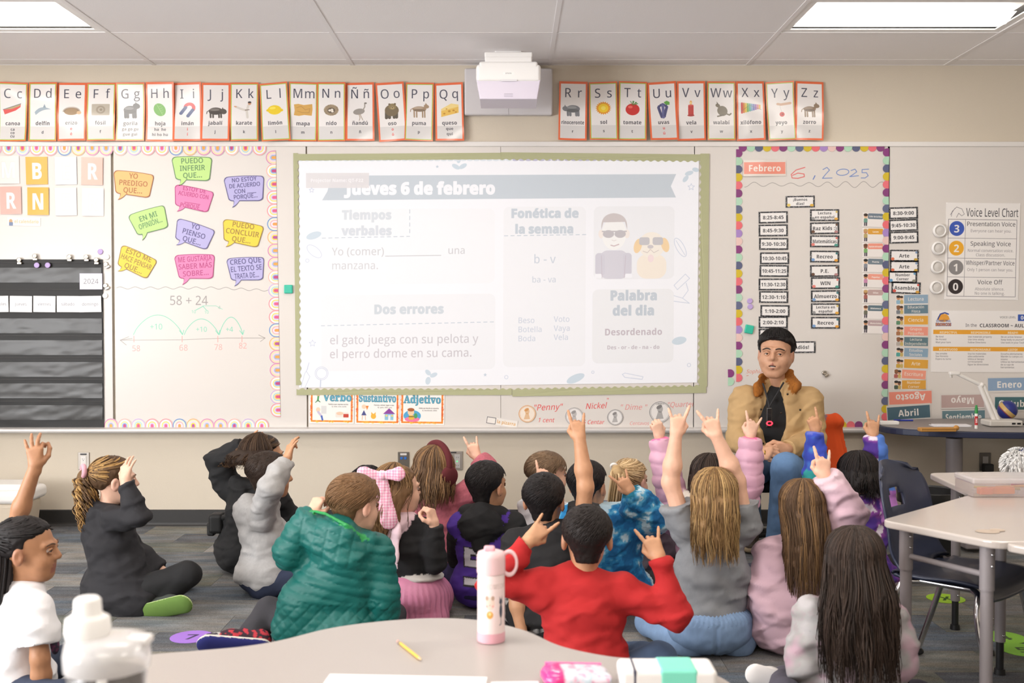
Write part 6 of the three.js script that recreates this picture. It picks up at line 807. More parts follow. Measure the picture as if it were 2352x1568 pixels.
// girl in mauve fleece with ear muffs
person({ label: 'girl in mauve fleece jacket wearing dark red ear muffs, arm raised', Z: 5.05, skin: 'light', yaw: 30, hyaw: 50, roll: 8, head: [1003, 1078, 0], neck: [1015, 1140, 0.02], pelvis: [1035, 1320, 0.0], hairC: BROWN,
  arms: [{ side: 'R', sh: [1072, 1135, -0.02], el: [1122, 1082, 0.0], wr: [1095, 1048, 0.02], hand: { pose: 'horns', tip: [1080, 1006, 0.02], back: V(0, 0, 1) } }, { side: 'L', el: [985, 1240, 0.02], wr: [1010, 1290, 0.12], hand: false }],
  top: { name: 'fleece_jacket', cols: [lin(0xb05a66)], hip: 0.15, loose: 0.022, wr: 0.005, mat: fleeceMat, pattern: heather(lin(0xb2606c), 0.25), more: hood(0, 0.8) }, pants: lin(0x2e2226),
  hair: (h, s, c) => longHair(h, s, c, { len: 0.2, n: 190, spread: 1.3, back: 0.03, wave: 0.03, cols: [[0.13, 0.075, 0.042], [0.22, 0.13, 0.07], [0.08, 0.046, 0.027], [0.3, 0.17, 0.08]], arc: 2.2 }),
  extra: ({ put, h }) => { const pts = []; for (let i = 0; i <= 14; i++) { const a = Math.PI * (i / 14 - 0.5) * 1.1; pts.push(h.at(0.097 * Math.sin(a), 0.03 + 0.097 * Math.cos(a), 0.0)); } const m = phys(0x5a1f24, 0.95, { sheen: 1, sheenRoughness: 0.5, sheenColor: 0xb05058 }); put('ear_muffs', merge([tube(pts, 0.016, 30, 10), new THREE.SphereGeometry(0.05, 20, 14).scale(0.55, 1, 1).applyQuaternion(h.q).translate(...h.at(0.098, -0.01, 0).toArray()), new THREE.SphereGeometry(0.05, 20, 14).scale(0.55, 1, 1).applyQuaternion(h.q).translate(...h.at(-0.098, -0.01, 0).toArray())]), m); } });

// boy in purple jersey
person({ label: 'boy in purple basketball jersey numbered 5 over a black hoodie', Z: 4.75, skin: 'tan', yaw: 10, hyaw: 36, head: [1119, 1115, 0], neck: [1112, 1178, 0.01], pelvis: [1112, 1380, 0.02], hairC: BLACKH,
  arms: [{ side: 'R', sh: [1178, 1205, 0.0], el: [1218, 1262, 0.06], wr: [1215, 1330, 0.14], hand: false }, { side: 'L', sh: [1056, 1210, 0.02], el: [1052, 1280, 0.14], wr: [1080, 1330, 0.22], hand: false }],
  top: { name: 'jersey', cols: [lin(0x4a2a8e), lin(0x1b1a1c), lin(0xb9b9bd)], hip: 0.15, loose: 0.014, wr: 0.004, cell: 0.0046, more: (o) => { for (const a of o.arms) a.c = 1; return [...hood(1, 0.95)(o), cone(back(o, 0.09, -0.04), back(o, 0.1, -0.13), 0.065, 0.024, { k: 0.03, c: 1, sq: { n: o.fwd, f: 0.45 } }), cone(o.arms[0].sh, o.arms[0].el, 0.058, 0.05, { k: 0.01, c: 1 }), cone(o.arms[1].sh, o.arms[1].el, 0.056, 0.048, { k: 0.01, c: 1 })]; },
    pattern: (p, i, o) => { if (i === 1) return lin(0x1b1a1c); const c = P(1092, 1303, 4.66), x = (p.x - c.x) / 0.1, y = (p.y - c.y) / 0.15; if (p.z > o.pel.z + 0.02) { const e = P(1172, 1230, 4.7), ex = (p.x - e.x); if (Math.abs(ex - 0.012 * Math.sin((p.y - e.y) * 18)) < 0.009 && p.y > e.y - 0.09) return lin(0xb9b9bd); const seg = (x0, x1, y0, y1) => x > x0 && x < x1 && y > y0 && y < y1; const five = (m) => seg(-0.5 - m, 0.5 + m, 0.34 - m, 0.52 + m) || seg(-0.5 - m, -0.24 + m, 0.0, 0.5) || seg(-0.5 - m, 0.5 + m, -0.02 - m, 0.16 + m) || seg(0.24 - m, 0.5 + m, -0.4, 0.1) || seg(-0.5 - m, 0.5 + m, -0.52 - m, -0.34 + m); if (five(0)) return lin(0xd2d0d6); if (five(0.05)) return lin(0x33312f); } return lin(0x4a2a8e); } },
  pants: lin(0x241c46), hair: (h, s, c) => shortHair(h, s, c, { thick: 0.012, len: 0.024, n: 900 }) });

// boy at the back with a hand by his head
person({ label: 'boy with light brown hair in white shirt, hand raised beside head', Z: 5.2, skin: 'light', yaw: 40, hyaw: 66, head: [1258, 1090, 0], neck: [1258, 1155, 0], pelvis: [1260, 1310, 0.0], hairC: [0.19, 0.12, 0.07],
  arms: [{ side: 'R', sh: [1290, 1180, -0.06], el: [1262, 1172, -0.24], wr: [1250, 1108, -0.2], slv: 0.35, hand: { pose: 'point', tip: [1241, 1048, -0.18], back: V(0, 0, 1) } }, { side: 'L', el: [1220, 1250, 0.1], wr: [1250, 1290, 0.15], hand: false }],
  top: { cols: [lin(0xdedcde)], hip: 0.14, wr: 0.004 }, pants: lin(0x333a4a), hair: (h, s, c) => shortHair(h, s, c, { thick: 0.015, len: 0.045, lift: 0.008, swirl: 0.8, n: 800, nape: -0.055 }) });

// boy in black T-shirt with raised bare arm
person({ label: 'boy in black T-shirt raising a bare arm high with horns gesture', Z: 4.3, skin: 'tan', yaw: 2, hyaw: 14, head: [1250, 1150, 0], neck: [1254, 1218, 0.0], pelvis: [1250, 1440, 0.02], hairC: BLACKH, shw: 0.13,
  arms: [{ side: 'R', sh: [1334, 1218, -0.02], el: [1345, 1118, -0.06], wr: [1331, 1006, -0.04], slv: 0.3, r: [0.036, 0.03, 0.024], hand: { pose: 'horns', tip: [1322, 940, -0.03], s: 1.02 } }, { side: 'L', sh: [1186, 1246, 0.0], el: [1180, 1350, -0.06], wr: [1202, 1468, -0.1], slv: 0.42, hand: { pose: 'relax', tip: [1190, 1500, -0.14] } }],
  top: { cols: [lin(0x1e1d1f)], hip: 0.155, loose: 0.016, wr: 0.005, more: collar(0, 0.011) }, pants: lin(0x5a5a60), pantsPattern: (p) => fbm(p, 45) > 0.05 ? [0.35, 0.34, 0.33] : [0.02, 0.02, 0.022],
  hair: (h, s, c) => shortHair(h, s, c, { thick: 0.015, len: 0.034, swirl: 1.1, lift: 0.006, n: 950 }) });

// boy in blue tie-dye hoodie
const blueTie = (p) => { const n = fbm(p, 13) + 0.25 * nz(p.x * 60, p.y * 60, p.z * 60); return n > 0.22 ? lin(0xb9d4e0) : n > 0.02 ? lin(0x4f9cc4) : n > -0.2 ? lin(0x2279b0) : lin(0x175f94); };
person({ label: 'dark haired boy in fluffy blue and white tie-dye hoodie', Z: 4.68, skin: 'tan', yaw: 8, hyaw: 30, head: [1350, 1115, 0], neck: [1362, 1180, 0.02], chest: [1395, 1250, 0.0], pelvis: [1410, 1375, 0.02], hairC: BLACKH, shw: 0.15,
  arms: [{ side: 'R', sh: [1462, 1200, -0.02], el: [1502, 1190, -0.1], wr: [1448, 1128, -0.14], hand: { pose: 'wide', tip: [1418, 1085, -0.14], back: V(0, 0, 1) }, r: [0.04, 0.034, 0.022] }, { side: 'L', sh: [1312, 1195, 0.02], el: [1300, 1270, 0.12], wr: [1330, 1320, 0.2], hand: false }],
  top: { name: 'hoodie', cols: [lin(0x2279b0), lin(0x136a86)], w: 0.14, hip: 0.17, loose: 0.026, wr: 0.007, cell: 0.0068, mat: fleeceMat, cuff: true, cuffR: -0.008, pattern: (p, i) => i === 1 ? lin(0x136a86) : blueTie(p), disp: (p) => 0.004 * nz(p.x * 110, p.y * 110, p.z * 110), more: (o) => [ellip(o.J([1450, 1160, -0.1]), [0.05, 0.05, 0.05], null, { k: 0.04 }), cone(o.shL, o.shR, 0.06, 0.07, { k: 0.05 })] }, pants: lin(0x26262a),
  hair: (h, s, c) => shortHair(h, s, c, { thick: 0.013, len: 0.026, n: 800 }) });

// blonde girl
person({ label: 'blonde girl with ponytail and white hair tie in grey fleece', Z: 5.1, skin: 'fair', yaw: 25, hyaw: 40, head: [1448, 1105, 0], neck: [1452, 1168, 0], pelvis: [1470, 1320, 0.0], hairC: BLOND,
  arms: [{ side: 'R', sh: [1502, 1180, 0], el: [1530, 1260, 0.02], wr: [1520, 1320, 0.1], hand: false }, { side: 'L', el: [1400, 1250, 0.1], wr: [1430, 1300, 0.2], hand: false }],
  top: { cols: [lin(0x77707a)], hip: 0.15, loose: 0.024, wr: 0.006, mat: fleeceMat, more: hood(0, 0.85) }, pants: lin(0x1c1c20),
  hair: (h, s, c, J) => ponyTail(h, s, c, { tie: [1.0, 0.25], cols: [[0.5, 0.34, 0.17], [0.66, 0.48, 0.27], [0.36, 0.23, 0.11]], path: [J([1420, 1092, -0.16]), J([1414, 1140, -0.15]), J([1408, 1190, -0.13])], width: 0.034, n: 80 }),
  extra: ({ put, h }) => put('hair_tie', new THREE.TorusGeometry(0.014, 0.006, 8, 16).rotateX(0.6).translate(...skull(h, 1, 1.0, 0.25, 0.026).toArray()), std(0xeae6e2, 0.6)) });

// girl in pink puffer, both arms up
const puff = (q = 58) => (p, n, i) => i === 1 ? 0 : 0.0075 * Math.pow(Math.abs(Math.sin(p.y * q + 1.2 * nz(p.x * 9, p.y * 4, p.z * 9))), 0.5) - 0.004;
person({ label: 'girl in pale pink puffer jacket with hot pink cuffs raising both arms', Z: 4.78, skin: 'fair', yaw: 4, hyaw: 18, head: [1632, 1100, 0], neck: [1630, 1168, 0], pelvis: [1628, 1370, 0.0], hairC: DARKB, shw: 0.14,
  arms: [{ side: 'L', sh: [1556, 1195, 0.0], el: [1535, 1100, -0.02], wr: [1514, 1002, -0.02], hand: { pose: 'curl', tip: [1503, 950, -0.02], back: V(0.3, 0, 1) }, r: [0.036, 0.03, 0.02] }, { side: 'R', sh: [1700, 1195, 0.02], el: [1718, 1105, 0.0], wr: [1724, 1000, 0.0], hand: { pose: 'wide', tip: [1734, 945, 0.0] }, r: [0.036, 0.03, 0.02] }],
  top: { name: 'puffer_jacket', cols: [lin(0xd3a2b8), lin(0xec6ea4), lin(0xe9dfd2)], w: 0.14, hip: 0.18, loose: 0.03, wr: 0.002, cell: 0.0068, cuff: true, cuffLen: 0.055, cuffR: -0.012, disp: puff(), mat: phys(0xffffff, 0.5, { vertexColors: true, sheen: 0.2 }), more: (o) => [ellip(o.J([1585, 1152, -0.06]), [0.055, 0.055, 0.05], null, { k: 0.02, c: 2 }), cone(o.J([1580, 1160, -0.05]), o.J([1600, 1190, -0.1]), 0.045, 0.05, { k: 0.02, c: 2 })] }, pants: lin(0x38384a),
  hair: (h, s, c) => longHair(h, s, c, { len: 0.16, n: 150, spread: 1.0, back: 0.04, cols: [[0.035, 0.022, 0.018], [0.06, 0.038, 0.028], [0.024, 0.016, 0.013]] }) });

// girl in grey T-shirt, both arms up
const denim = (p) => shade(lin(0x7c96b8), 1 + 0.22 * nz(p.x * 18, p.y * 18, p.z * 18) + 0.1 * nz(p.x * 140, p.y * 50, p.z * 140));
person({ label: 'girl in grey T-shirt and pale jeans with long honey hair, both bare arms up', Z: 4.12, skin: 'light', yaw: 3, hyaw: 8, head: [1641, 1142, 0], neck: [1640, 1218, 0.02], pelvis: [1630, 1478, 0.0], hairC: DIRTY, shw: 0.125,
  arms: [{ side: 'L', sh: [1574, 1212, 0.02], el: [1540, 1108, 0.02], wr: [1553, 996, 0.0], slv: 0.27, r: [0.036, 0.031, 0.0225], hand: { pose: 'wide', tip: [1562, 925, 0.0], s: 1.02 } }, { side: 'R', sh: [1710, 1204, 0.02], el: [1692, 1104, 0.02], wr: [1645, 1000, 0.0], slv: 0.25, r: [0.036, 0.031, 0.0225], hand: { pose: 'wide', tip: [1622, 930, 0.0], s: 1.02 } }],
  top: { cols: [lin(0x85878b)], pattern: heather(lin(0x86888c), 0.08), w: 0.132, waist: 0.135, short: 0.86, loose: 0.02, wr: 0.006, disp: (p) => 0.004 * Math.sin(p.y * 60 + p.x * 22 + 3 * nz(p.x * 6, p.y * 6, 1)) },
  pants: lin(0x7c96b8), pantsPattern: denim, legR: [0.075, 0.055, 0.042], legs: [[[1580, 1480, 0.0], [1492, 1452, 0.2], [1560, 1440, 0.4], [1600, 1440, 0.4]], [[1690, 1480, 0.0], [1738, 1460, 0.24], [1690, 1440, 0.4], [1660, 1440, 0.4]]],
  hair: (h, s, c) => longHair(h, s, c, { len: 0.245, n: 330, spread: 1.0, back: 0.05, wave: 0.022, w: 0.0075, cols: [[0.2, 0.115, 0.05], [0.4, 0.24, 0.1], [0.3, 0.175, 0.075], [0.12, 0.07, 0.034], [0.5, 0.32, 0.14]] }),
  extra: ({ put, pel }) => { const q = new THREE.Quaternion(); const w = surface([ellip(V(pel.x, 0.145, pel.z), [0.15, 0.035, 0.128], q, { k: 0.02 }), ellip(V(pel.x, 0.09, pel.z), [0.164, 0.095, 0.138], q, { k: 0.05 })], 0.0075, { disp: (p) => p.y > 0.135 ? 0.003 * Math.sin(Math.atan2(p.z - pel.z, p.x - pel.x) * 46) : 0.003 * nz(p.x * 30, p.y * 30, p.z * 30) - (Math.abs(p.x - pel.x) < 0.006 ? 0.004 : 0), color: denim }); const a = w.attributes.position; for (let i = 0; i < a.count; i++) if (a.getY(i) < 0.002) a.setY(i, 0.002); put('jeans_seat', w, clothMat); put('skin_gap', surface([ellip(V(pel.x, 0.175, pel.z), [0.122, 0.03, 0.1], q, {})], 0.008, { color: () => SKIN.light[0] }), skinMat); } });

// girl with purple tie-dye hoodie, black bob
person({ label: 'black haired girl in purple and blue tie-dye hoodie raising both arms', Z: 4.95, skin: 'tan', yaw: 0, hyaw: -8, head: [1968, 1092, 0], neck: [1972, 1160, 0], pelvis: [1978, 1330, 0.0], hairC: BLACKH, shw: 0.14,
  arms: [{ side: 'L', sh: [1902, 1172, 0.0], el: [1872, 1092, -0.02], wr: [1873, 990, -0.02], hand: { pose: 'point', tip: [1862, 935, -0.02] }, r: [0.036, 0.03, 0.02] }, { side: 'R', sh: [2030, 1172, 0.0], el: [2018, 1082, 0.02], wr: [2006, 998, 0.02], hand: { pose: 'horns', tip: [2006, 940, 0.02] }, r: [0.034, 0.028, 0.02] }],
  top: { name: 'hoodie', cols: [lin(0x52319a), lin(0x5f72c8)], hip: 0.17, loose: 0.024, wr: 0.006, cell: 0.007, cuff: true, cuffR: -0.004, cuffLen: 0.045,
    pattern: (p, i, o) => { const n = fbm(p, 16), x = p.x - o.neck.x; if (p.y > o.neck.y - 0.1 && x < -0.1) { if (i === 1) return lin(0x6a74c8); return p.y < 0.58 + 0.08 * n ? lin(0x35a8a8) : mixc(lin(0x3b4fc0), lin(0x4f8fd6), n * 2); } if (p.y > o.neck.y - 0.08 && x > 0.08) { return x < 0.155 + 0.02 * n && p.y > 0.5 ? lin(0x5078c8) : mixc(lin(0xb678c4), lin(0x8a4aa8), n * 2.5); } if (n > 0.3) return lin(0xe0d6e6); return mixc(lin(0x4a2a86), lin(0x9a4aa0), n * 1.5 + 0.3); }, more: (o) => [...hood(0, 0.8)(o)] }, pants: lin(0x1c1c22),
  hair: (h, s, c) => longHair(h, s, c, { len: 0.11, n: 260, spread: 1.12, back: 0.02, wave: 0.03, sideLen: 1, cols: [[0.016, 0.012, 0.012], [0.03, 0.022, 0.02], [0.01, 0.008, 0.008]] }) });

// girl in lavender fleece with long brown hair
person({ label: 'girl in pale lavender fleece with long straight brown hair, one arm raised', Z: 4.12, skin: 'light', yaw: 4, hyaw: 4, head: [1842, 1168, 0], neck: [1840, 1246, 0.02], pelvis: [1825, 1470, 0.0], hairC: BROWN, shw: 0.13,
  arms: [{ side: 'R', sh: [1908, 1255, 0.0], el: [1942, 1172, -0.04], wr: [1892, 1092, -0.04], hand: { pose: 'horns', tip: [1888, 1010, -0.04], s: 1.0, back: V(0.1, 0, 1) }, r: [0.042, 0.038, 0.022] }, { side: 'L', sh: [1775, 1275, 0.0], el: [1760, 1385, -0.02], wr: [1805, 1440, 0.06], hand: false }],
  top: { name: 'fleece_jacket', cols: [lin(0xcfaebb), lin(0xd9bcc6)], w: 0.14, hip: 0.175, loose: 0.032, wr: 0.009, mat: fleeceMat, cuff: true, cuffR: 0.006, cuffLen: 0.03, more: (o) => [cone(o.J([1774, 1330, -0.02]), o.J([1784, 1400, -0.06]), 0.07, 0.078, { k: 0.05 }), cone(o.J([1768, 1370, -0.04]), o.J([1840, 1385, -0.12]), 0.06, 0.05, { k: 0.05 })] },
  pants: lin(0x6e5560), pantsPattern: (p) => shade(lin(0x7d6470), 1 + 0.5 * nz(p.x * 60, p.y * 60, p.z * 60)), legR: [0.08, 0.062, 0.05],
  hair: (h, s, c) => longHair(h, s, c, { len: 0.34, n: 340, spread: 0.95, back: 0.07, wave: 0.016, w: 0.0078, cols: [[0.1, 0.056, 0.03], [0.15, 0.085, 0.045], [0.07, 0.04, 0.022], [0.24, 0.135, 0.06]] }) });

// girl in grey tie-dye sweatshirt with very long dark hair
person({ label: 'girl in grey tie-dye sweatshirt with very long dark brown hair', Z: 3.32, skin: 'tan', yaw: -6, hyaw: 10, head: [1962, 1292, 0], neck: [1955, 1385, 0.02], pelvis: [1950, 1640, 0.0], hairC: DARKB, shw: 0.14,
  arms: [{ side: 'R', sh: [2040, 1425, 0.0], el: [2068, 1520, -0.04], wr: [2010, 1590, 0.06], hand: false }, { side: 'L', sh: [1868, 1425, 0.0], el: [1846, 1520, -0.02], wr: [1900, 1580, 0.08], hand: false }],
  top: { name: 'sweatshirt', cols: [lin(0xa5a2a2)], w: 0.145, hip: 0.18, loose: 0.026, wr: 0.008, pattern: (p) => { const n = fbm(p, 12, 4); return mixc(lin(0x9d9c9a), n > 0.15 ? lin(0xb4b0b2) : lin(0xb79aa6), Math.abs(n) * 2.2); } },
  pants: lin(0x4a4854), legs: [[[1890, 1650, 0.0], [1800, 1600, -0.1], [1800, 1560, 0.12], [1760, 1550, 0.12]], [[2020, 1650, 0.0], [2110, 1600, 0.15], [2000, 1600, 0.3], [1960, 1600, 0.3]]],
  shoes: [{ c: lin(0xd8d4d2), sole: lin(0xe6e2df), under: lin(0xdcd8d6), down: V(-0.2, 0.1, 1), s: 0.9 }, 'none'],
  hair: (h, s, c) => longHair(h, s, c, { len: 0.38, n: 380, spread: 1.25, back: 0.09, wave: 0.035, w: 0.0082, seg: 10, cols: [[0.038, 0.024, 0.018], [0.06, 0.038, 0.028], [0.026, 0.017, 0.013]] }) });

// boy in red
person({ label: 'boy in bright red long sleeve shirt raising both hands beside his head', Z: 3.6, skin: 'tan', yaw: 2, hyaw: 3, head: [1348, 1236, 0], hs: 1.02, neck: [1338, 1326, 0.01], chest: [1338, 1400, 0.0], pelvis: [1345, 1560, 0.0], hairC: [0.018, 0.013, 0.012], shw: 0.14,
  arms: [{ side: 'L', sh: [1245, 1352, 0.0], el: [1128, 1336, -0.05], wr: [1216, 1240, -0.02], hand: { pose: 'horns', tip: [1276, 1180, 0.0], back: V(0.1, 0.3, 1), s: 1.0 }, r: [0.038, 0.03, 0.023] }, { side: 'R', sh: [1430, 1358, 0.0], el: [1556, 1416, -0.05], wr: [1512, 1278, -0.02], hand: { pose: 'wide', tip: [1480, 1200, 0.0], s: 1.0 }, r: [0.038, 0.031, 0.024] }],
  top: { cols: [lin(0xb01b1d)], w: 0.13, hip: 0.15, loose: 0.012, wr: 0.0055, disp: (p) => 0.0045 * Math.sin(p.y * 55 + p.x * 14 + 4 * nz(p.x * 5, p.y * 5, 2)), more: (o) => [cone(o.shL, o.shR, 0.052, 0.052, { k: 0.05 })] },
  pants: lin(0x3a4c68), pantsPattern: (p) => shade(lin(0x40526e), 1 + 0.2 * nz(p.x * 20, p.y * 20, p.z * 20)), legR: [0.075, 0.058, 0.045], legs: [[[1290, 1560, 0.0], [1210, 1530, 0.12], [1310, 1520, 0.3], [1340, 1520, 0.3]], [[1400, 1560, 0.0], [1515, 1515, 0.02], [1420, 1500, 0.28], [1380, 1500, 0.3]]],
  hair: (h, s, c) => shortHair(h, s, c, { thick: 0.012, len: 0.02, n: 1000, swirl: 0.8, nape: -0.06 }) });
// ---------------------------------------------------------------- the man on the chair
{
  const Zt = 5.85, J = (a) => P(a[0], a[1], Zt + (a[2] ?? 0)), tan = lin(0xbb9a6c), cord = lin(0x94591a), blk = lin(0x19191b), jean = (p) => shade(lin(0x5f80a8), 1 + 0.25 * nz(p.x * 9, p.y * 9, p.z * 9) + 0.1 * nz(p.x * 110, p.y * 40, p.z * 110));
  SKIN.man = [[0.56, 0.3, 0.185], [0.4, 0.16, 0.115]];
  const manHead = (h, hs) => {
    const A = (x, y, z) => h.at(x, y, z, hs), S = (r) => r * hs, q = h.q, E = (x, y, z, a, b, c, o) => ellip(A(x, y, z), [S(a), S(b), S(c)], q, o);
    const pr = [...headPrims(h, hs, false), E(0, -0.032, 0.03, 0.06, 0.07, 0.06, { k: S(0.02) }), cone(A(-0.05, -0.045, 0.015), A(-0.018, -0.092, 0.056), S(0.022), S(0.018), { k: S(0.03) }), cone(A(0.05, -0.045, 0.015), A(0.018, -0.092, 0.056), S(0.022), S(0.018), { k: S(0.03) }), cone(A(-0.012, -0.094, 0.066), A(0.012, -0.094, 0.066), S(0.014), S(0.014), { k: S(0.02) }), cone(A(0, 0.012, 0.088), A(0, -0.019, 0.107), S(0.006), S(0.0095), { k: S(0.01) }), cone(A(-0.012, -0.024, 0.093), A(0.012, -0.024, 0.093), S(0.0075), S(0.0075), { k: S(0.007) })];
    for (const e of [-1, 1]) pr.push(E(e * 0.036, -0.032, 0.058, 0.026, 0.024, 0.024, { k: S(0.02) }), cone(A(e * 0.012, 0.022, 0.089), A(e * 0.05, 0.02, 0.069), S(0.008), S(0.007), { k: S(0.014) }), E(e * 0.03, 0.0, 0.099, 0.017, 0.008, 0.014, { k: S(0.01), sub: true, c: 0 }));
    pr.push(E(0, -0.057, 0.084, 0.03, 0.02, 0.018, { k: S(0.014) }), E(0, -0.059, 0.1, 0.0175, 0.0055, 0.03, { k: 0.002, sub: true, c: -1 }));
    for (const e of [-1, 1]) pr.push(cone(A(e * 0.02, -0.0545, 0.088), A(0, -0.0495, 0.102), S(0.003), S(0.0042), { k: S(0.003), c: 1 }), cone(A(e * 0.019, -0.0625, 0.087), A(0, -0.069, 0.1), S(0.0026), S(0.0046), { k: S(0.003), c: 1 }));
    return pr;
  };
  const manFace = (h, hs) => {
    const A = (x, y, z) => h.at(x, y, z, hs), S = (r) => r * hs, sk = SKIN.man, geo = [];
    for (const e of [-1, 1]) {
      const c = A(e * 0.03, -0.001, 0.08); geo.push(tinted(new THREE.SphereGeometry(S(0.0096), 16, 12).translate(c.x, c.y, c.z), [0.6, 0.54, 0.5])); const g = A(e * 0.03 + 0.002, -0.0015, 0.0858); geo.push(tinted(new THREE.SphereGeometry(S(0.0052), 12, 10).translate(g.x, g.y, g.z), [0.02, 0.011, 0.007]));
      geo.push(tinted(tube([A(e * 0.018, 0.0005, 0.085), A(e * 0.024, 0.0055, 0.0895), A(e * 0.033, 0.006, 0.0885), A(e * 0.043, -0.001, 0.081)], S(0.0046), 12, 6), shade(sk[0], 0.95)), tinted(tube([A(e * 0.019, -0.003, 0.0865), A(e * 0.029, -0.0085, 0.0875), A(e * 0.042, -0.003, 0.081)], S(0.0036), 12, 6), sk[0]), tinted(tube([A(e * 0.019, 0.0005, 0.0885), A(e * 0.029, 0.0022, 0.092), A(e * 0.042, -0.0015, 0.0845)], S(0.001), 12, 5), [0.03, 0.018, 0.014]));
      geo.push(tinted(tube([A(e * 0.011, 0.0205, 0.0965), A(e * 0.028, 0.0255, 0.094), A(e * 0.05, 0.018, 0.0765)], S(0.0032), 12, 6), [0.03, 0.018, 0.013]));
    }
    { const m = new THREE.SphereGeometry(S(0.02), 14, 10).scale(0.95, 0.5, 0.5).applyQuaternion(h.q).translate(...A(0, -0.058, 0.078).toArray()); geo.push(tinted(m, [0.08, 0.02, 0.02])); }
    geo.push(tinted(new RoundedBoxGeometry(S(0.024), S(0.0045), S(0.006), 2, S(0.002)).applyQuaternion(h.q).translate(...A(0, -0.0625, 0.092).toArray()), [0.72, 0.68, 0.62]));
    return geo;
  };
  person({ label: 'man in tan jacket with brown corduroy collar and jeans sitting and speaking', Z: Zt, skin: 'man', grounded: false, yaw: 186, hyaw: 202, pitch: 0, roll: -2, hs: 1.14, head: [1782, 811, -0.03], neck: [1786, 893, 0.03], chest: [1784, 960, 0.04], pelvis: [1780, 1066, 0.1], shw: 0.18, hairC: [0.014, 0.011, 0.011], headFn: manHead, faceFn: manFace,
    arms: [{ side: 'R', sh: [1712, 922, 0.03], el: [1696, 1012, -0.02], wr: [1742, 1042, -0.26], r: [0.055, 0.045, 0.03], hand: { pose: 'curl', tip: [1775, 1040, -0.33], back: V(-0.4, 0.5, 0.75), s: 1.35 } }, { side: 'L', sh: [1856, 922, 0.03], el: [1868, 1015, -0.02], wr: [1806, 1032, -0.24], r: [0.055, 0.045, 0.03], hand: { pose: 'curl', tip: [1756, 1046, -0.36], back: V(0.3, 0.3, 0.9), s: 1.4 } }],
    top: { name: 'jacket', cols: [tan, cord], w: 0.168, waist: 0.172, hip: 0.19, loose: 0.02, wr: 0.005, cell: 0.0075, flat: 0.74, pattern: (p, i) => i ? shade(cord, 1 + 0.25 * Math.sin(p.x * 900)) : shade(tan, 1 + 0.06 * nz(p.x * 40, p.y * 40, p.z * 40)),
      more: (o) => { const f = (x, y, z) => J([x, y, z]); return [cone(f(1776, 866, -0.05), f(1774, 955, -0.09), 0.052, 0.074, { sub: true, k: 0.008, c: -1 }), cone(f(1774, 955, -0.09), f(1778, 1060, -0.1), 0.074, 0.07, { sub: true, k: 0.008, c: -1 }),
        cone(f(1752, 868, 0.0), f(1742, 892, -0.05), 0.022, 0.03, { k: 0.008, c: 1, sq: { n: V(0.5, 0.2, 0.85).normalize(), f: 0.4 } }), cone(f(1742, 892, -0.05), f(1738, 902, -0.06), 0.032, 0.024, { k: 0.008, c: 1, sq: { n: V(0.3, 0.4, 0.85).normalize(), f: 0.4 } }), cone(f(1810, 858, 0.0), f(1821, 884, -0.04), 0.028, 0.048, { k: 0.008, c: 1, sq: { n: V(-0.4, 0.3, 0.85).normalize(), f: 0.4 } }), cone(f(1752, 866, 0.02), f(1786, 872, 0.12), 0.024, 0.026, { k: 0.012, c: 1 }), cone(f(1812, 860, 0.02), f(1786, 872, 0.12), 0.026, 0.026, { k: 0.012, c: 1 }), cone(o.shL, addv(o.shR, V(0, 0, 0)), 0.06, 0.06, { k: 0.05 })]; } },
    pants: lin(0x5f80a8), pantsPattern: jean, legR: [0.092, 0.075, 0.062], legs: [[[1745, 1078, 0.06], [1712, 1082, -0.28], [1722, 1212, 0.16], [1724, 1250, -0.05]], [[1820, 1078, 0.06], [1806, 1074, -0.38], [1786, 1256, -0.22], [1778, 1300, -0.42]]], shoe: { c: lin(0x4a4038), sole: lin(0x8a7a62), s: 1.45 },
    hair: (h, s, c) => shortHair(h, s, c, { thick: 0.0165, len: 0.028, n: 1300, lift: 0.015, swirl: 0.2, nape: -0.045, fade: 0.6, rim: 0.6, sweep: true }),
    extra: ({ put, h, hs, neck, chest, pel, fwd, rt }) => {
      const sq = { n: fwd, f: 0.72 }, inner = [cone(addv(neck, V(0, -0.07, 0)), chest, 0.11, 0.152, { k: 0.05, sq }), cone(chest, pel, 0.152, 0.155, { k: 0.04, sq })];
      for (const e of [-1, 1]) inner.push(cone(addv(addv(neck, rt, e * 0.055), V(0, 0.012, 0)), addv(addv(addv(neck, rt, e * 0.022), fwd, 0.078), V(0, -0.05, 0)), 0.016, 0.016, { k: 0.008 }), cone(addv(addv(neck, rt, e * 0.055), V(0, 0.012, 0)), addv(addv(neck, fwd, -0.06), V(0, 0.02, 0)), 0.018, 0.018, { k: 0.01 }));
      put('polo_shirt', surface(inner, 0.008, { disp: (p) => 0.004 * nz(p.x * 14, p.y * 20, p.z * 14), color: () => blk }), clothMat);
      const b = J([1766, 950, -0.1]); put('lanyard', merge([tube([J([1752, 880, -0.06]), J([1760, 905, -0.08]), J([1766, 930, -0.095]), addv(b, V(0, 0.03, 0))], 0.005, 24, 6), tube([J([1800, 878, -0.06]), J([1784, 905, -0.08]), J([1769, 930, -0.095]), addv(b, V(0, 0.03, 0))], 0.005, 24, 6)]), std(0x222226, 0.7));
      put('badge', rbox(0.032, 0.11, 0.014, 0.012, b.x, b.y - 0.02, b.z + 0.006), phys(0x141416, 0.25, { clearcoat: 0.6 }));
      put('badge_light', new THREE.TorusGeometry(0.013, 0.0035, 8, 20).scale(1.1, 0.8, 1).translate(b.x, b.y - 0.05, b.z + 0.016), new THREE.MeshStandardMaterial({ color: 0xff3040, emissive: 0xff2030, emissiveIntensity: 2.5 }));
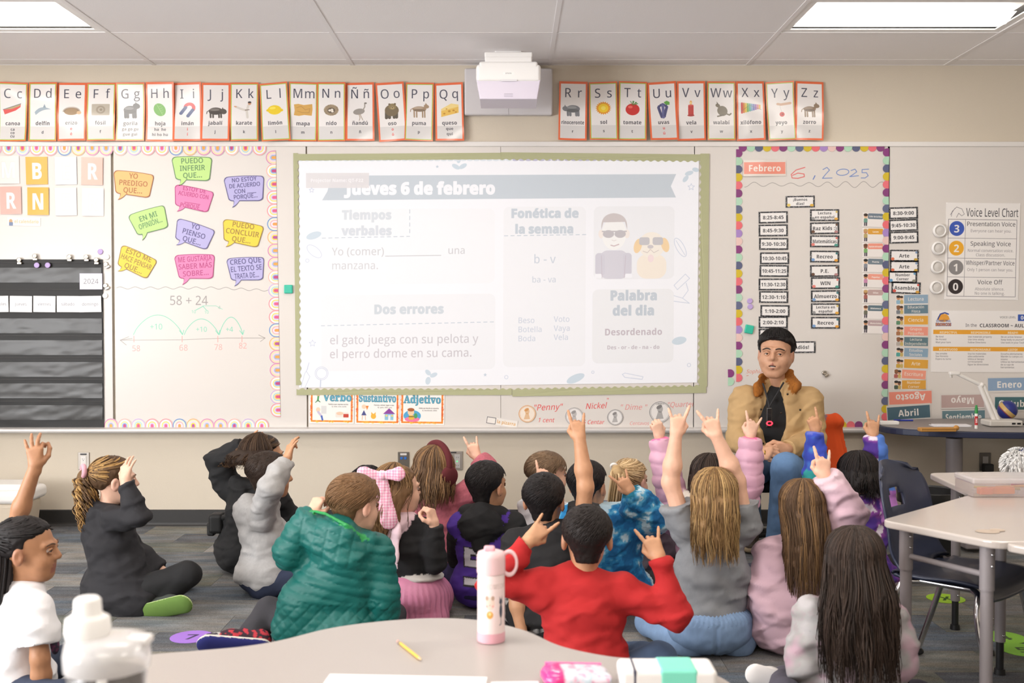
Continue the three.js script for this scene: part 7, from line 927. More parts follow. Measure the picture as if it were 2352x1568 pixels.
      for (const [x, y] of [[1809, 905], [1748, 940], [1794, 948], [1838, 941], [1753, 1018]]) { const p = J([x, y, -0.1]); put('snap', new THREE.SphereGeometry(0.006, 10, 8).scale(1, 1, 0.6).translate(p.x, p.y, p.z), std(0x3a3026, 0.35, { metalness: 0.6 })); }
      { const w = J([1756, 1038, -0.36]); put('ring', new THREE.TorusGeometry(0.011, 0.002, 8, 16).rotateY(1.2).translate(w.x, w.y, w.z + 0.01), std(0xc9a040, 0.25, { metalness: 1 })); }
    } });
  // swivel chair under him, with a hi-vis vest over its back
  const s = J([1785, 1105, 0.12]), ch = thing('office_chair', 'black swivel chair that the man sits on', 'chair', V(s.x, 0, s.z)), bm = std(0x161618, 0.6), yS = 0.405;
  mesh('seat', rbox(0.46, 0.06, 0.44, 0.028, 0, yS - 0.03, 0, 3), bm, ch); mesh('column', cyl(0.025, 0.03, yS - 0.12, 16, 0, (yS + 0.02) / 2, 0), std(0x2a2a2c, 0.4, { metalness: 0.5 }), ch);
  for (let i = 0; i < 5; i++) { const a = i * 1.2566 + 0.4, e = V(0.26 * Math.cos(a), 0.07, 0.26 * Math.sin(a)); mesh('base_arm', rod(V(0, 0.09, 0), e, 0.02, 0.014), bm, ch); mesh('caster', new THREE.SphereGeometry(0.028, 12, 10).translate(e.x, 0.029, e.z), bm, ch); }
  mesh('backrest', rbox(0.42, 0.32, 0.04, 0.02, 0.06, 0.72, -0.27, 3), bm, ch); mesh('back_post', rod(V(0.03, 0.38, -0.14), V(0.05, 0.62, -0.27), 0.018), bm, ch);
  const org = lin(0xe8551c), gr = lin(0x8a6f78), v = [], K = (x, y, z) => P(x, y, 6.13 + z); const fq = { n: V(0.15, 0, 1).normalize(), f: 0.3 };
  v.push(cone(K(1872, 975, 0.0), K(1920, 968, -0.02), 0.05, 0.045, { k: 0.03 }), cone(K(1905, 985, -0.03), K(1925, 1075, -0.05), 0.055, 0.06, { k: 0.04, sq: fq }), cone(K(1880, 985, -0.03), K(1888, 1070, -0.03), 0.06, 0.06, { k: 0.04, sq: fq }), cone(K(1925, 990, 0.0), K(1940, 1060, 0.0), 0.03, 0.03, { k: 0.03, sq: fq }));
  const a0 = K(1893, 955, -0.06), vest = single('safety_vest', surface(v, 0.009, { disp: (p) => 0.01 * nz(p.x * 22, p.y * 6, p.z * 22), color: (p) => { const x = p.x - a0.x - (a0.y - p.y) * -0.55; return Math.abs(x) < 0.022 && p.y > a0.y - 0.1 ? gr : org; } }), clothMat, 'bright orange safety vest hanging over the chair back', 'safety vest');
  { const c = K(1900, 1010, 0); vest.geometry.translate(-c.x, -c.y, -c.z); vest.position.copy(c); }
}
// ---------------------------------------------------------------- tables, desks and what lies on them
const navy = phys(0x272d42, 0.42, { clearcoat: 0.15 }), greyLeg = std(0x8b8486, 0.45), chromeM = std(0xc8c8cc, 0.12, { metalness: 1 }), blackM = std(0x18181a, 0.5);
{ // round-ended tall table
  const o = thing('round_table', 'grey topped round table with navy edge and pedestal leg', 'table', V(3.06, 0, -6.2)), rx = 0.92, rz = 0.4, H = 0.672, s = new THREE.Shape(), n = 72;
  for (let i = 0; i <= n; i++) { const a = i / n * Math.PI * 2, c = Math.cos(a), d = Math.sin(a), x = rx * Math.sign(c) * Math.pow(Math.abs(c), 0.82), y = rz * Math.sign(d) * Math.pow(Math.abs(d), 0.82); i ? s.lineTo(x, y) : s.moveTo(x, y); }
  mesh('table_edge', new THREE.ExtrudeGeometry(s, { depth: 0.026, bevelEnabled: true, bevelSize: 0.006, bevelThickness: 0.004, bevelSegments: 3 }).rotateX(-Math.PI / 2).translate(0, H - 0.034, 0), std(0x232a45, 0.45), o);
  mesh('table_top', new THREE.ExtrudeGeometry(s, { depth: 0.003, bevelEnabled: false }).rotateX(-Math.PI / 2).scale(0.995, 1, 0.99).translate(0, H - 0.003, 0), std(0x8a8583, 0.5, { bumpMap: bumpOf(6), bumpScale: 0.0002 }), o);
  for (const x of [-0.5, 0.5]) { mesh('pedestal', merge([cyl(0.046, 0.046, 0.5, 28, x, 0.35, 0.05), cyl(0.04, 0.04, 0.14, 28, x, 0.1, 0.05), cyl(0.05, 0.05, 0.02, 28, x, H - 0.045, 0.05)]), greyLeg, o); mesh('foot', rbox(0.12, 0.05, 0.62, 0.012, x, 0.045, 0.05), greyLeg, o); }
  mesh('stretcher', rbox(1.0, 0.06, 0.14, 0.012, 0, 0.05, 0.05), greyLeg, o);
  const T = (px, py, h = H) => G(px, py, h);
  // document camera
  const dc = thing('document_camera', 'white folding document camera on the round table', 'document camera', T(2300, 978)), wm = std(0xe2ded9, 0.45), k = PXM(6.1), L = (px, py, z = 0) => P(px, py, -dc.position.z + z).sub(dc.position);
  mesh('base', rbox(0.19, 0.035, 0.13, 0.01, 0.0, 0.02, 0), std(0xc9c4bd, 0.45), dc); mesh('port', merge([box(0.02, 0.01, 0.002, 0.04, 0.02, 0.066), box(0.02, 0.01, 0.002, 0.07, 0.02, 0.066)]), blackM, dc);
  const p0 = L(2288, 965), p1 = L(2254, 884), p2 = L(2196, 857); mesh('lower_arm', merge([rod(addv(p0, V(-0.01, 0, 0)), addv(p1, V(-0.01, 0, 0)), 0.014), rod(addv(p0, V(0.012, 0, 0)), addv(p1, V(0.012, 0, 0)), 0.012)]), wm, dc); mesh('joint', new THREE.SphereGeometry(0.017, 14, 10).translate(p1.x, p1.y, p1.z), wm, dc); mesh('upper_arm', rod(p1, p2, 0.012, 0.01), wm, dc); mesh('camera_head', rbox(0.06, 0.02, 0.03, 0.006, p2.x - 0.01, p2.y, p2.z), wm, dc); mesh('lens', cyl(0.008, 0.01, 0.02, 12, p2.x - 0.03, p2.y - 0.015, p2.z), std(0xbdb8b2, 0.4), dc);
  { const a = T(2318, 984); mesh('cable', tube([V(0.09, 0.015, 0.02), V(0.14, 0.012, 0.03), V(0.2, 0.008, 0.0), V(0.3, 0.008, 0.02)], 0.005), blackM, dc); }
  // ball, marker, paper, clipboard, eraser, pen
  const bp = T(2326, 966), bt = canvasTex(256, 128, (c, w, h) => { c.fillStyle = '#27307e'; c.fillRect(0, 0, w, h); c.fillStyle = '#c9a766'; c.fillRect(0, h * 0.42, w, h * 0.14); c.fillStyle = '#8a2f3a'; c.fillRect(0, h * 0.56, w, h * 0.03); });
  const ball = single('small_ball', new THREE.SphereGeometry(0.058, 28, 20).rotateZ(-0.65).rotateX(0.5), phys(0xffffff, 0.35, { map: bt }), 'small dark blue ball with tan stripe beside the document camera', 'ball', V(bp.x, H + 0.0585, bp.z - 0.07));
  const mk = thing('whiteboard_marker', 'white whiteboard marker with green cap and red label standing upright', 'marker', T(2242, 984)); mesh('barrel', cyl(0.0085, 0.0085, 0.085, 18, 0, 0.0425, 0), std(0xf0eeea, 0.4), mk); const mt = new Atlas(128), mr = mt.add(40, 110, (c, w, h) => { c.fillStyle = '#c22a2c'; c.fillRect(0, 0, w, h); text(c, 'EXPO', w / 2, h / 2, 22, '#f2eeee', { rot: -1.57 }); }); { const g = new THREE.CylinderGeometry(0.0089, 0.0089, 0.05, 18, 1, true, -1.6, 3.2), uv = g.attributes.uv; for (let i = 0; i < uv.count; i++) uv.setXY(i, mr[0] + uv.getX(i) * mr[2], mr[1] + uv.getY(i) * mr[3]); mesh('label', g.translate(0, 0.045, 0), std(0xffffff, 0.4, { map: mt.tex }), mk); } mesh('cap', merge([cyl(0.0075, 0.0095, 0.036, 18, 0, 0.103, 0), cyl(0.005, 0.007, 0.012, 14, 0, 0.126, 0)]), std(0x1f8a3c, 0.4), mk);
  { const p = T(2182, 978); const m = single('paper_stack', merge([rbox(0.21, 0.004, 0.09, 0.001, 0, 0.002, 0), rbox(0.2, 0.003, 0.085, 0.001, 0.012, 0.006, -0.01).rotateY(0.06)]), std(0xe4e2e6, 0.7), 'small stack of white paper on the round table', 'paper', V(p.x, H, p.z)); m.rotation.y = -0.08; }
  { const p = T(2152, 991), m = thing('wooden_block', 'tan wooden hand clacker with round knob lying on the round table', 'wooden clacker', V(p.x, H, p.z)), wd = std(0xb9853f, 0.55); mesh('block', rbox(0.2, 0.022, 0.05, 0.006, 0, 0.012, 0), wd, m); mesh('groove', box(0.19, 0.004, 0.051, 0, 0.016, 0), std(0x8a5f28, 0.6), m); mesh('knob', new THREE.SphereGeometry(0.015, 16, 12).translate(0.108, 0.02, 0), wd, m); m.rotation.y = 0.05; }
  { const p = T(2033, 975); single('board_eraser', rbox(0.11, 0.022, 0.05, 0.006, 0, 0.011, 0), std(0xe9e6e2, 0.5), 'white eraser block near the table end', 'eraser', V(p.x + 0.02, H, p.z)); const q = T(2076, 967); const pen = thing('blue_pen', 'blue pen lying beside the white eraser', 'pen', V(q.x, H, q.z)); mesh('barrel', cyl(0.005, 0.005, 0.11, 12).rotateZ(Math.PI / 2).translate(0, 0.0052, 0), std(0x2a3fb0, 0.4), pen); mesh('cap', cyl(0.0056, 0.0056, 0.04, 12).rotateZ(Math.PI / 2).translate(-0.04, 0.0056, 0), std(0x24359a, 0.4), pen); }
}
// student chairs
function studentChair(pos, dir, label, H = 0.4) {
  const o = thing('student_chair', label, 'chair', pos, 'navy student chairs'); o.rotation.y = Math.atan2(dir.x, dir.z);
  const n = 26, m = 40, pts = [], holes = (u, v) => Math.abs(u - 0.5) < 0.16 && v > 0.79 && v < 0.88 - 0.35 * Math.pow(u - 0.5, 2) * 4;   // shell swept from seat front over the seat to the back top, local +z forward
  const prof = new THREE.CatmullRomCurve3([V(0, H - 0.045, 0.22), V(0, H - 0.012, 0.19), V(0, H, 0.1), V(0, H - 0.008, -0.04), V(0, H + 0.005, -0.13), V(0, H + 0.06, -0.18), V(0, H + 0.16, -0.2), V(0, H + 0.27, -0.225), V(0, H + 0.37, -0.26)]);
  const f = (u, v) => { const p = prof.getPoint(v), w = v < 0.45 ? 0.2 : lerp(0.2, 0.185, sstep(0.45, 0.6, v)) * (v > 0.82 ? Math.sqrt(Math.max(0.12, 1 - Math.pow((v - 0.82) / 0.18, 2) * 0.75)) : 1), x = (u - 0.5) * 2, c = v < 0.45 ? 0.012 * x * x : 0; return V(x * w, p.y + c + (v > 0.95 ? -0.02 * x * x : 0), p.z + (v > 0.5 ? 0.05 * x * x : 0)); };
  const pos_ = [], idx = [], th = 0.0055, top = [], bot = []; for (let j = 0; j <= m; j++) for (let i = 0; i <= n; i++) { const u = i / n, v = j / m, p = f(u, v), a = sub(f(Math.min(1, u + 0.01), v), f(Math.max(0, u - 0.01), v)), b = sub(f(u, Math.min(1, v + 0.01)), f(u, Math.max(0, v - 0.01))), nn = b.cross(a).normalize(); top.push(addv(p, nn, th)); bot.push(addv(p, nn, -th)); }
  const tri = [], N = n + 1, hole = (i, j) => holes((i + 0.5) / n, (j + 0.5) / m), q = (a, b, c, d) => tri.push(a, b, c, a, c, d);
  const solid = (i, j) => i >= 0 && j >= 0 && i < n && j < m && !hole(i, j);
  for (let j = 0; j < m; j++) for (let i = 0; i < n; i++) if (solid(i, j)) { const a = j * N + i, t = top, B = bot; q(t[a], t[a + N], t[a + N + 1], t[a + 1]); q(B[a], B[a + 1], B[a + N + 1], B[a + N]); if (!solid(i - 1, j)) q(t[a], B[a], B[a + N], t[a + N]); if (!solid(i + 1, j)) q(t[a + 1], t[a + N + 1], B[a + N + 1], B[a + 1]); if (!solid(i, j - 1)) q(t[a], t[a + 1], B[a + 1], B[a]); if (!solid(i, j + 1)) q(t[a + N], B[a + N], B[a + N + 1], t[a + N + 1]); }
  for (const t of tri) pos_.push(t.x, t.y, t.z); const g0 = new THREE.BufferGeometry(); g0.setAttribute('position', new THREE.Float32BufferAttribute(pos_, 3)); const g = mergeVertices(g0, 1e-5); g.computeVertexNormals(); const sm = navy.clone(); sm.side = THREE.DoubleSide; mesh('seat_shell', g, sm, o);
  for (const s of [-1, 1]) { mesh('leg', tube([V(s * 0.14, H - 0.02, 0.13), V(s * 0.17, H - 0.03, 0.16), V(s * 0.2, H - 0.09, 0.17), V(s * 0.215, 0.02, 0.23)], 0.0115, 30, 10), chromeM, o); mesh('leg', tube([V(s * 0.14, H - 0.02, -0.05), V(s * 0.17, H - 0.03, -0.1), V(s * 0.2, H - 0.09, -0.12), V(s * 0.215, 0.02, -0.22)], 0.0115, 30, 10), chromeM, o); mesh('glide', new THREE.SphereGeometry(0.02, 14, 10).scale(1, 0.8, 1.3).translate(s * 0.215, 0.017, 0.232), blackM, o); mesh('glide', new THREE.SphereGeometry(0.02, 14, 10).scale(1, 0.8, 1.3).translate(s * 0.215, 0.017, -0.222), blackM, o); }
  mesh('seat_rail', merge([rod(V(-0.14, H - 0.02, 0.13), V(-0.14, H - 0.02, -0.05), 0.0115), rod(V(0.14, H - 0.02, 0.13), V(0.14, H - 0.02, -0.05), 0.0115), rod(V(-0.14, H - 0.025, 0.04), V(0.14, H - 0.025, 0.04), 0.0115)]), chromeM, o);
  return o;
}
studentChair(V(1.565, 0, -3.77), V(0.7, 0, 0.71), 'navy plastic student chair with handle hole pushed under the speckled desk');
studentChair(V(1.78, 0, -2.78), V(0.75, 0, -0.65), 'navy plastic student chair at the desk corner, only its back edge showing');
// student desks
function desk(label, poly2, H, legs, bars) {
  const c = V(0, 0, 0); for (const p of poly2) c.add(V(p[0], 0, -p[1])); c.divideScalar(poly2.length); const o = thing('student_desk', label, 'desk', c, 'student desks'), s = new THREE.Shape(), pts = poly2.map((p) => [p[0] - c.x, p[1] + c.z]), n = pts.length;
  pts.forEach((p, i) => { const a = pts[(i + n - 1) % n], b = pts[(i + 1) % n], la = Math.hypot(a[0] - p[0], a[1] - p[1]), lb = Math.hypot(b[0] - p[0], b[1] - p[1]), r = 0.035, p1 = [p[0] + (a[0] - p[0]) * r / la, p[1] + (a[1] - p[1]) * r / la], p2 = [p[0] + (b[0] - p[0]) * r / lb, p[1] + (b[1] - p[1]) * r / lb]; i ? s.lineTo(...p1) : s.moveTo(...p1); s.quadraticCurveTo(p[0], p[1], ...p2); });
  mesh('desk_top', new THREE.ExtrudeGeometry(s, { depth: 0.012, bevelEnabled: true, bevelSize: 0.005, bevelThickness: 0.006, bevelSegments: 4, curveSegments: 6 }).rotateX(-Math.PI / 2).translate(0, H - 0.018, 0), phys(0xbcb2ab, 0.22, { clearcoat: 0.4, clearcoatRoughness: 0.12 }), o);
  const L = legs.map((p) => V(p[0] - c.x, 0, -p[1] - c.z)); for (const l of L) { const g = thing ? new THREE.Group() : 0; g.name = 'leg'; o.add(g); mesh('outer_tube', merge([cyl(0.0215, 0.0215, 0.14, 22, l.x, H - 0.09, l.z), cyl(0.0185, 0.0185, H - 0.27, 22, l.x, (H - 0.27) / 2 + 0.12, l.z)]), greyLeg, g); mesh('inner_tube', cyl(0.0135, 0.0135, 0.12, 18, l.x, 0.075, l.z), blackM, g); mesh('glide', cyl(0.018, 0.02, 0.02, 18, l.x, 0.01, l.z), blackM, g); mesh('screw', merge([new THREE.SphereGeometry(0.005, 8, 6).translate(l.x + 0.006, H - 0.05, l.z + 0.021), new THREE.SphereGeometry(0.005, 8, 6).translate(l.x + 0.006, H - 0.085, l.z + 0.021), new THREE.SphereGeometry(0.005, 8, 6).translate(l.x + 0.004, 0.145, l.z + 0.018)]), chromeM, g); }
  for (const [a, b] of bars) mesh('crossbar', rod(addv(L[a], V(0, H - 0.115, 0)), addv(L[b], V(0, H - 0.115, 0)), 0.0095), greyLeg, o);
  return o;
}
desk('speckled off-white student desk with grey tube legs beside the navy chair', [[1.21, 3.46], [1.425, 3.125], [2.3, 3.17], [2.42, 3.98], [1.72, 3.96]], 0.64, [[1.285, 3.455], [1.43, 3.19], [2.25, 3.24], [1.78, 3.86]], [[0, 1], [2, 3]]);
desk('off-white student desk joined corner to corner beside the speckled desk', [[1.44, 3.105], [1.62, 2.86], [2.3, 2.6], [2.35, 3.15]], 0.64, [[1.52, 3.06], [1.66, 2.88], [2.2, 2.7], [2.25, 3.08]], [[0, 1], [2, 3]]);
desk('off-white student desk carrying the clear pencil box', [[1.735, 4.0], [2.6, 4.02], [2.6, 4.6], [1.77, 4.5]], 0.64, [[1.84, 4.08], [2.5, 4.1], [2.5, 4.5], [1.85, 4.42]], [[0, 3], [1, 2]]);
{ // pencil box
  const p = G(2255, 1142, 0.64), o = thing('pencil_box', 'clear plastic pencil box holding orange and yellow supplies', 'pencil box', V(p.x + 0.12, 0.641, p.z - 0.08)), cl = phys(0xf4f0f0, 0.12, { transmission: 0.85, thickness: 0, opacity: 1 });
  mesh('tray', merge([box(0.3, 0.003, 0.16, 0, 0.002, 0), box(0.3, 0.045, 0.003, 0, 0.024, 0.08), box(0.3, 0.045, 0.003, 0, 0.024, -0.08), box(0.003, 0.045, 0.16, -0.15, 0.024, 0), box(0.003, 0.045, 0.16, 0.15, 0.024, 0)]), cl, o); mesh('lid', rbox(0.31, 0.022, 0.17, 0.008, 0, 0.058, 0), phys(0xf0ecec, 0.2, { transmission: 0.7, thickness: 0 }), o);
  for (const [x, z, l, c, a, y] of [[-0.04, 0.05, 0.1, 0xf08a2a, 0.05, 0.02], [0.03, 0.02, 0.16, 0xe8a83a, 0.2, 0.03], [-0.02, -0.02, 0.16, 0xd8c23a, -0.3, 0.018], [-0.1, 0.06, 0.05, 0xee7a24, 0.1, 0.02], [0.08, -0.03, 0.12, 0xe05a9a, 0.5, 0.035]]) { const g = single('crayon_pack', l < 0.12 ? rbox(l, 0.025, 0.03, 0.004) : cyl(0.005, 0.005, l, 6).rotateZ(Math.PI / 2), std(c, 0.5), ({ 15764010: 'orange crayon box inside the clear pencil box', 15247418: 'amber pencil inside the clear pencil box', 14205498: 'yellow pencil inside the clear pencil box', 15628836: 'small orange sharpener inside the clear pencil box', 14703258: 'pink pencil inside the clear pencil box' })[c] ?? 'orange supply inside the clear pencil box', 'school supply', V(o.position.x + x, 0.641 + y, o.position.z + z)); g.rotation.y = a; }
  // worn sticker residue on the desk
  const d = G(2268, 1220, 0.641), sg = new THREE.CircleGeometry(0.03, 24).rotateX(-Math.PI / 2).scale(1.2, 1, 1); single('desk_sticker', merge([sg, new THREE.CircleGeometry(0.022, 20).rotateX(-Math.PI / 2).translate(0.04, 0.0004, -0.02)]), std(0xb9a898, 0.6), 'worn round tan sticker on the speckled desk', 'sticker', V(d.x, 0.6412, d.z));
}
{ // white plush at the edge, black waste bin, white bin
  const p = P(2340, 1062, 4.3), o = thing('plush_toy', 'white fluffy plush toy with dark blue body behind the pencil box', 'plush toy', V(p.x, 0.6405, p.z)); const L = new Locks(), c = V(p.x, p.y, p.z); for (let i = 0; i < 520; i++) { const a = rnd(0, 6.28), b = Math.acos(rnd(-1, 1)), d = V(Math.sin(b) * Math.cos(a), Math.cos(b), Math.sin(b) * Math.sin(a)), q = addv(c, d, 0.045); L.add([q, addv(q, d, 0.018), addv(addv(q, d, 0.03), V(0, -0.012, 0))], 0.004, 0.0006, 0.003, c, shade([0.8, 0.79, 0.78], rnd(0.85, 1.05)), 4); }
  mesh('fluffy_head', joinG([tinted(new THREE.SphereGeometry(0.05, 16, 12).translate(c.x, c.y, c.z), [0.7, 0.69, 0.68]), L.geo()]).translate(-p.x, -0.6405, -p.z), std(0xffffff, 0.9, { vertexColors: true }), o); mesh('plush_body', rbox(0.1, 0.13, 0.07, 0.03, 0.035, 0.066, -0.01, 3), std(0x39406a, 0.8), o);
  const b = P(2136, 1165, 5.25), bin = thing('waste_bin', 'black plastic waste bin behind the navy chair', 'bin', V(b.x, 0, b.z)); mesh('bin_body', lathe([[0, 0.01], [0.11, 0.01], [0.14, 0.44], [0.148, 0.44], [0.15, 0.42]], 28), std(0x141416, 0.55, { side: THREE.DoubleSide }), bin); mesh('bin_liner', lathe([[0.136, 0.4], [0.15, 0.448], [0.157, 0.444], [0.155, 0.41], [0.158, 0.39]], 40), std(0x0e0e10, 0.35, { side: THREE.DoubleSide }), bin);
  const w = P(-5, 1150, 6.3), wb = thing('lidded_bin', 'white plastic bin with domed swing lid by the wall', 'bin', V(w.x, 0, w.z)), wm = std(0xcdbfab, 0.5), g = new RoundedBoxGeometry(0.42, 0.28, 0.28, 4, 0.04), q = g.attributes.position; for (let i = 0; i < q.count; i++) { const t = (q.getY(i) + 0.14) / 0.28; q.setX(i, q.getX(i) * lerp(0.86, 1, t)); } g.computeVertexNormals(); mesh('bin_body', g.scale(1, 0.8, 1).translate(0, 0.115, 0), wm, wb); mesh('lid', rbox(0.46, 0.08, 0.32, 0.03, 0, 0.255, 0, 4), std(0xf1eeeb, 0.4), wb); mesh('lid_dome', rbox(0.36, 0.05, 0.22, 0.024, 0.02, 0.3, 0, 3), std(0xf3f0ed, 0.4), wb);
}
// floor spots
{
  const a = new Atlas(256), dot = (bg, t, fg) => a.add(80, 80, (c) => { c.fillStyle = bg; c.fillRect(0, 0, 80, 80); text(c, t, 40, 42, 44, fg); });
  const spots = [[440, 1462, dot('#a678d8', '7', '#4a3a66'), 'lilac round number spot on the carpet beside the sneaker'], [2172, 1374, dot('#a8d43a', 'X', '#3a5a20'), 'lime green round number spot on the carpet under the desk'], [2306, 1463, dot('#8fcf3a', '4', '#3a5a20'), 'green round number spot on the carpet between the desk legs'], [2349, 1492, dot('#8aca3c', '5', '#3a5a20'), 'green round number spot on the carpet near the second chair']];
  const m = std(0xffffff, 0.6, { map: a.tex }); a.tex.needsUpdate = true;
  for (const [px, py, r, l] of spots) { const p = G(px, py, 0.001), s = new THREE.Shape(); s.absarc(0, 0, 0.085, 0, Math.PI * 2, false); single('floor_spot', shapeSheet(s, r, 0.17, 0.17, 0.0015).rotateX(-Math.PI / 2), m, l, 'floor spot', V(p.x, 0.0006, p.z), 'number spots on the carpet'); }
}
// ---------------------------------------------------------------- wavy table in front and its things
{
  const H = 0.53, edge = [[60, 1640], [140, 1585], [230, 1540], [330, 1506], [450, 1494], [560, 1484], [640, 1471], [760, 1442], [880, 1426], [1000, 1419], [1100, 1424], [1200, 1446], [1290, 1484], [1400, 1507], [1500, 1516], [1600, 1533], [1680, 1572], [1720, 1640]].map(([x, y]) => G(x, y, H));
  const o = thing('activity_table', 'off-white wavy edged activity table', 'table', V(0, 0, -1.75)), crv = new THREE.CatmullRomCurve3([...edge, V(0.5, H, -1.35), V(0.45, H, -1.1), V(0, H, -1.0), V(-0.55, H, -1.05), V(-0.85, H, -1.4)], true), s = new THREE.Shape(crv.getPoints(160).map((p) => new THREE.Vector2(p.x, -(p.z + 1.75))));
  mesh('table_top', new THREE.ExtrudeGeometry(s, { depth: 0.022, bevelEnabled: true, bevelSize: 0.004, bevelThickness: 0.004, bevelSegments: 3 }).rotateX(-Math.PI / 2).translate(0, H - 0.026, 0), phys(0xa69e99, 0.4, { clearcoat: 0.15, clearcoatRoughness: 0.25, bumpMap: bumpOf(4), bumpScale: 0.0001 }), o);
  for (const [x, z] of [[-0.45, -0.45], [0.2, -0.7], [0.3, 0.35], [-0.5, 0.4]]) mesh('leg', merge([cyl(0.02, 0.02, 0.4, 20, x, 0.31, z), cyl(0.016, 0.018, 0.11, 18, x, 0.055, z)]), greyLeg, o);
  // pink bottle
  const bp = G(1128, 1471, H), bo = thing('water_bottle', 'pale pink water bottle with loop handle and animal stickers', 'bottle', V(bp.x, H + 0.0005, bp.z)), pink = phys(0xe6c3c5, 0.42, { clearcoat: 0.2 }), pinkL = std(0xe2a9b4, 0.5), bt = canvasTex(1024, 512, (c, w, h) => {
    c.fillStyle = '#f0dcda'; c.fillRect(0, 0, w, h); const f = (u) => u * w; text(c, 'MEOW', f(0.31), h * 0.16, 62, '#c9b4b0', { style: 'normal' }); text(c, 'MEOW', f(0.18), h * 0.16, 62, '#cdb9b4', { style: 'normal' });
    ell(c, f(0.18), h * 0.47, 58, 62, '#ead0c2'); ell(c, f(0.145), h * 0.37, 20, 22, '#b89a86'); ell(c, f(0.215), h * 0.37, 20, 22, '#b89a86'); ell(c, f(0.145), h * 0.52, 14, 10, '#efa6a0'); ell(c, f(0.215), h * 0.52, 14, 10, '#efa6a0'); ell(c, f(0.18), h * 0.5, 6, 4, '#7a5a4a'); ell(c, f(0.18), h * 0.68, 40, 36, '#dca24e'); ell(c, f(0.18), h * 0.66, 18, 16, '#f0cf8c');
    ell(c, f(0.32), h * 0.45, 26, 26, '#3a4254'); poly(c, [[f(0.3), h * 0.42], [f(0.298), h * 0.34], [f(0.315), h * 0.4]], '#3a4254'); poly(c, [[f(0.34), h * 0.42], [f(0.343), h * 0.34], [f(0.325), h * 0.4]], '#3a4254'); ell(c, f(0.32), h * 0.62, 24, 66, '#3a4254'); stroke(c, [[f(0.32), h * 0.74], [f(0.325), h * 0.86], [f(0.3), h * 0.88]], '#3a4254', 9); ell(c, f(0.6), h * 0.5, 50, 60, '#d8c0b4'); ell(c, f(0.8), h * 0.55, 40, 60, '#c9b29a');
  });
  const body = lathe([[0, 0], [0.03, 0], [0.0325, 0.004], [0.0325, 0.03], [0.0325, 0.155], [0.031, 0.162], [0.029, 0.165]], 40); { const uv = body.attributes.uv, q = body.attributes.position; for (let i = 0; i < uv.count; i++) uv.setXY(i, uv.getX(i), clamp((q.getY(i) - 0.03) / 0.125, 0.01, 0.99)); }
  const bm = mesh('bottle_body', body, phys(0xffffff, 0.42, { map: bt, clearcoat: 0.2 }), bo); bm.rotation.y = -1.2; mesh('base_band', lathe([[0.0328, 0.001], [0.0332, 0.004], [0.0332, 0.022], [0.0327, 0.024]], 36), pinkL, bo);
  mesh('lid', lathe([[0.0335, 0.163], [0.034, 0.166], [0.034, 0.2], [0.031, 0.212], [0.02, 0.216], [0, 0.217]], 36), pink, bo); mesh('spout_cover', rbox(0.026, 0.014, 0.03, 0.005, -0.004, 0.218, 0, 3), pinkL, bo); mesh('loop_handle', new THREE.TorusGeometry(0.024, 0.0045, 10, 30).scale(0.75, 1.15, 1).translate(0.043, 0.185, 0), pink, bo);
  // pencil
  const a = G(915, 1473, H + 0.004), b = G(968, 1515, H + 0.004), pc = thing('pencil', 'short yellow pencil lying on the wavy table', 'pencil', V((a.x + b.x) / 2, H + 0.0005, (a.z + b.z) / 2)), d = sub(b, a), len = d.length() - 0.018; pc.rotation.y = Math.atan2(d.x, d.z);
  mesh('shaft', cyl(0.0036, 0.0036, len - 0.012, 6).rotateX(Math.PI / 2).translate(0, 0.0036, 0), std(0xe0b24e, 0.45), pc); mesh('point', merge([cyl(0.0012, 0.0036, 0.014, 6).rotateX(Math.PI / 2).translate(0, 0.0036, len / 2 + 0.001)]), std(0xd8b58a, 0.7), pc); mesh('lead', cyl(0.0003, 0.0012, 0.005, 6).rotateX(Math.PI / 2).translate(0, 0.0036, len / 2 + 0.01), std(0x333333, 0.5), pc); mesh('ferrule', cyl(0.0037, 0.0037, 0.012, 12).rotateX(Math.PI / 2).translate(0, 0.0036, -len / 2), std(0xb8b0a0, 0.3, { metalness: 0.8 }), pc); mesh('eraser', cyl(0.0034, 0.0034, 0.007, 12).rotateX(Math.PI / 2).translate(0, 0.0036, -len / 2 - 0.009), std(0xd89a90, 0.7), pc);
  // tumbler
  const tz = 1.56, tx = P(246, 1500, tz).x, to = thing('tumbler', 'clear lidded tumbler of dark iced drink with white spout cap and straw', 'tumbler', V(tx, H + 0.0005, -tz)), clr = phys(0xffffff, 0.08, { transmission: 0.9, thickness: 0 }), wht = std(0xf1efec, 0.45);
  mesh('cup_wall', lathe([[0, 0.003], [0.04, 0.003], [0.043, 0.008], [0.057, 0.248], [0.058, 0.25]], 40), clr, to); mesh('drink', lathe([[0, 0.006], [0.039, 0.006], [0.041, 0.012], [0.0545, 0.238], [0, 0.238]], 40), phys(0x2a2019, 0.25), to);
  mesh('lid', lathe([[0.055, 0.246], [0.061, 0.248], [0.062, 0.268], [0.058, 0.288], [0.03, 0.294], [0, 0.294]], 40), phys(0xf2f0f0, 0.15, { transmission: 0.45, thickness: 0 }), to); mesh('spout', merge([lathe([[0.03, 0.29], [0.033, 0.3], [0.031, 0.318], [0.024, 0.322], [0.02, 0.326], [0.019, 0.344], [0.015, 0.348], [0, 0.349]], 30).translate(-0.028, 0, 0)]), wht, to); mesh('straw', rod(V(0.004, 0.02, 0.045), V(0.012, 0.245, 0.052), 0.007), wht, to); mesh('carry_handle', rbox(0.07, 0.012, 0.03, 0.005, 0.03, 0.287, 0.0, 3), phys(0xe2dfde, 0.3), to);
  to.scale.set(1, 1.03, 1);
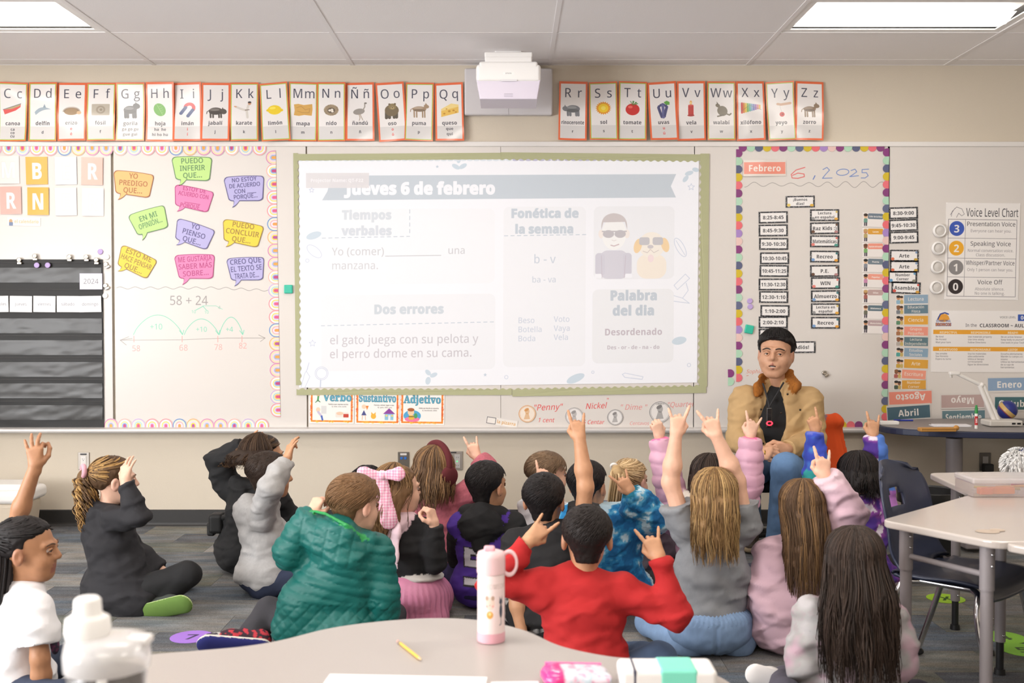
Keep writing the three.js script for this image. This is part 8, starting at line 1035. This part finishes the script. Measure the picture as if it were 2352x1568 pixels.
  // pencil case, papers, box with a mint band
  const cp = G(1318, 1562, H), cs = thing('pencil_pouch', 'hot pink pencil pouch with clear front on the wavy table', 'pencil pouch', V(cp.x, H + 0.0005, cp.z)), hp = phys(0xe0288a, 0.35, { clearcoat: 0.3 }); cs.rotation.y = 0.15;
  mesh('pouch_body', surface([cone(V(-0.045, 0.018, 0), V(0.045, 0.016, 0.01), 0.027, 0.024, { k: 0.02, sq: { n: V(0, 1, 0), f: 0.75 } }), cone(V(-0.045, 0.018, 0.04), V(0.05, 0.015, 0.05), 0.024, 0.02, { k: 0.03, sq: { n: V(0, 1, 0), f: 0.7 } })], 0.005, { disp: (p) => 0.002 * nz(p.x * 60, p.y * 60, p.z * 60), color: (p) => (p.z > 0.008 && p.x > -0.03 ? (nz(p.x * 90, p.y * 30, p.z * 90) > 0.05 ? [0.55, 0.65, 0.72] : nz(p.x * 70, p.y * 30, p.z * 70 + 9) > 0.1 ? [0.7, 0.35, 0.5] : [0.78, 0.66, 0.74]) : [0.72, 0.03, 0.22]) }), phys(0xffffff, 0.25, { vertexColors: true, clearcoat: 0.5 }), cs); mesh('zip', rod(V(-0.06, 0.036, -0.012), V(0.06, 0.03, -0.004), 0.003), std(0xe87ab4, 0.5), cs);
  const wp = G(1530, 1574, H), wb = thing('snack_box', 'white box with mint green band on the wavy table edge', 'box', V(wp.x, H + 0.0005, wp.z)); mesh('box_body', rbox(0.2, 0.045, 0.09, 0.012, 0, 0.023, 0, 3), std(0xe9e6e4, 0.4), wb); mesh('band', rbox(0.08, 0.047, 0.092, 0.008, 0.02, 0.0235, 0, 2), std(0x7cd8c0, 0.45), wb); mesh('trim', rbox(0.006, 0.046, 0.091, 0.002, -0.07, 0.023, 0, 1), std(0x33324a, 0.5), wb);
  for (const [px, py, w, h, r, l] of [[930, 1552, 0.34, 0.24, -0.06, 'white worksheet lying at the near middle of the wavy table'], [1185, 1566, 0.1, 0.1, 0.05, 'small white note sheet beside the pink pouch on the wavy table']]) { const p = G(px, py, H), m = single('worksheet', box(w, 0.0008, h), std(0xf0eef0, 0.7), l, 'paper', V(p.x, H + 0.001, p.z + h / 2)); m.rotation.y = r; }
}
// ---------------------------------------------------------------- hand over
scene.traverse((o) => { if (o.isMesh) { o.castShadow = true; o.receiveShadow = true; } if (o.isRectAreaLight) o.castShadow = true; });
for (const a of [atlas, atlas2]) a.tex.needsUpdate = true;
renderer.render(scene, camera);
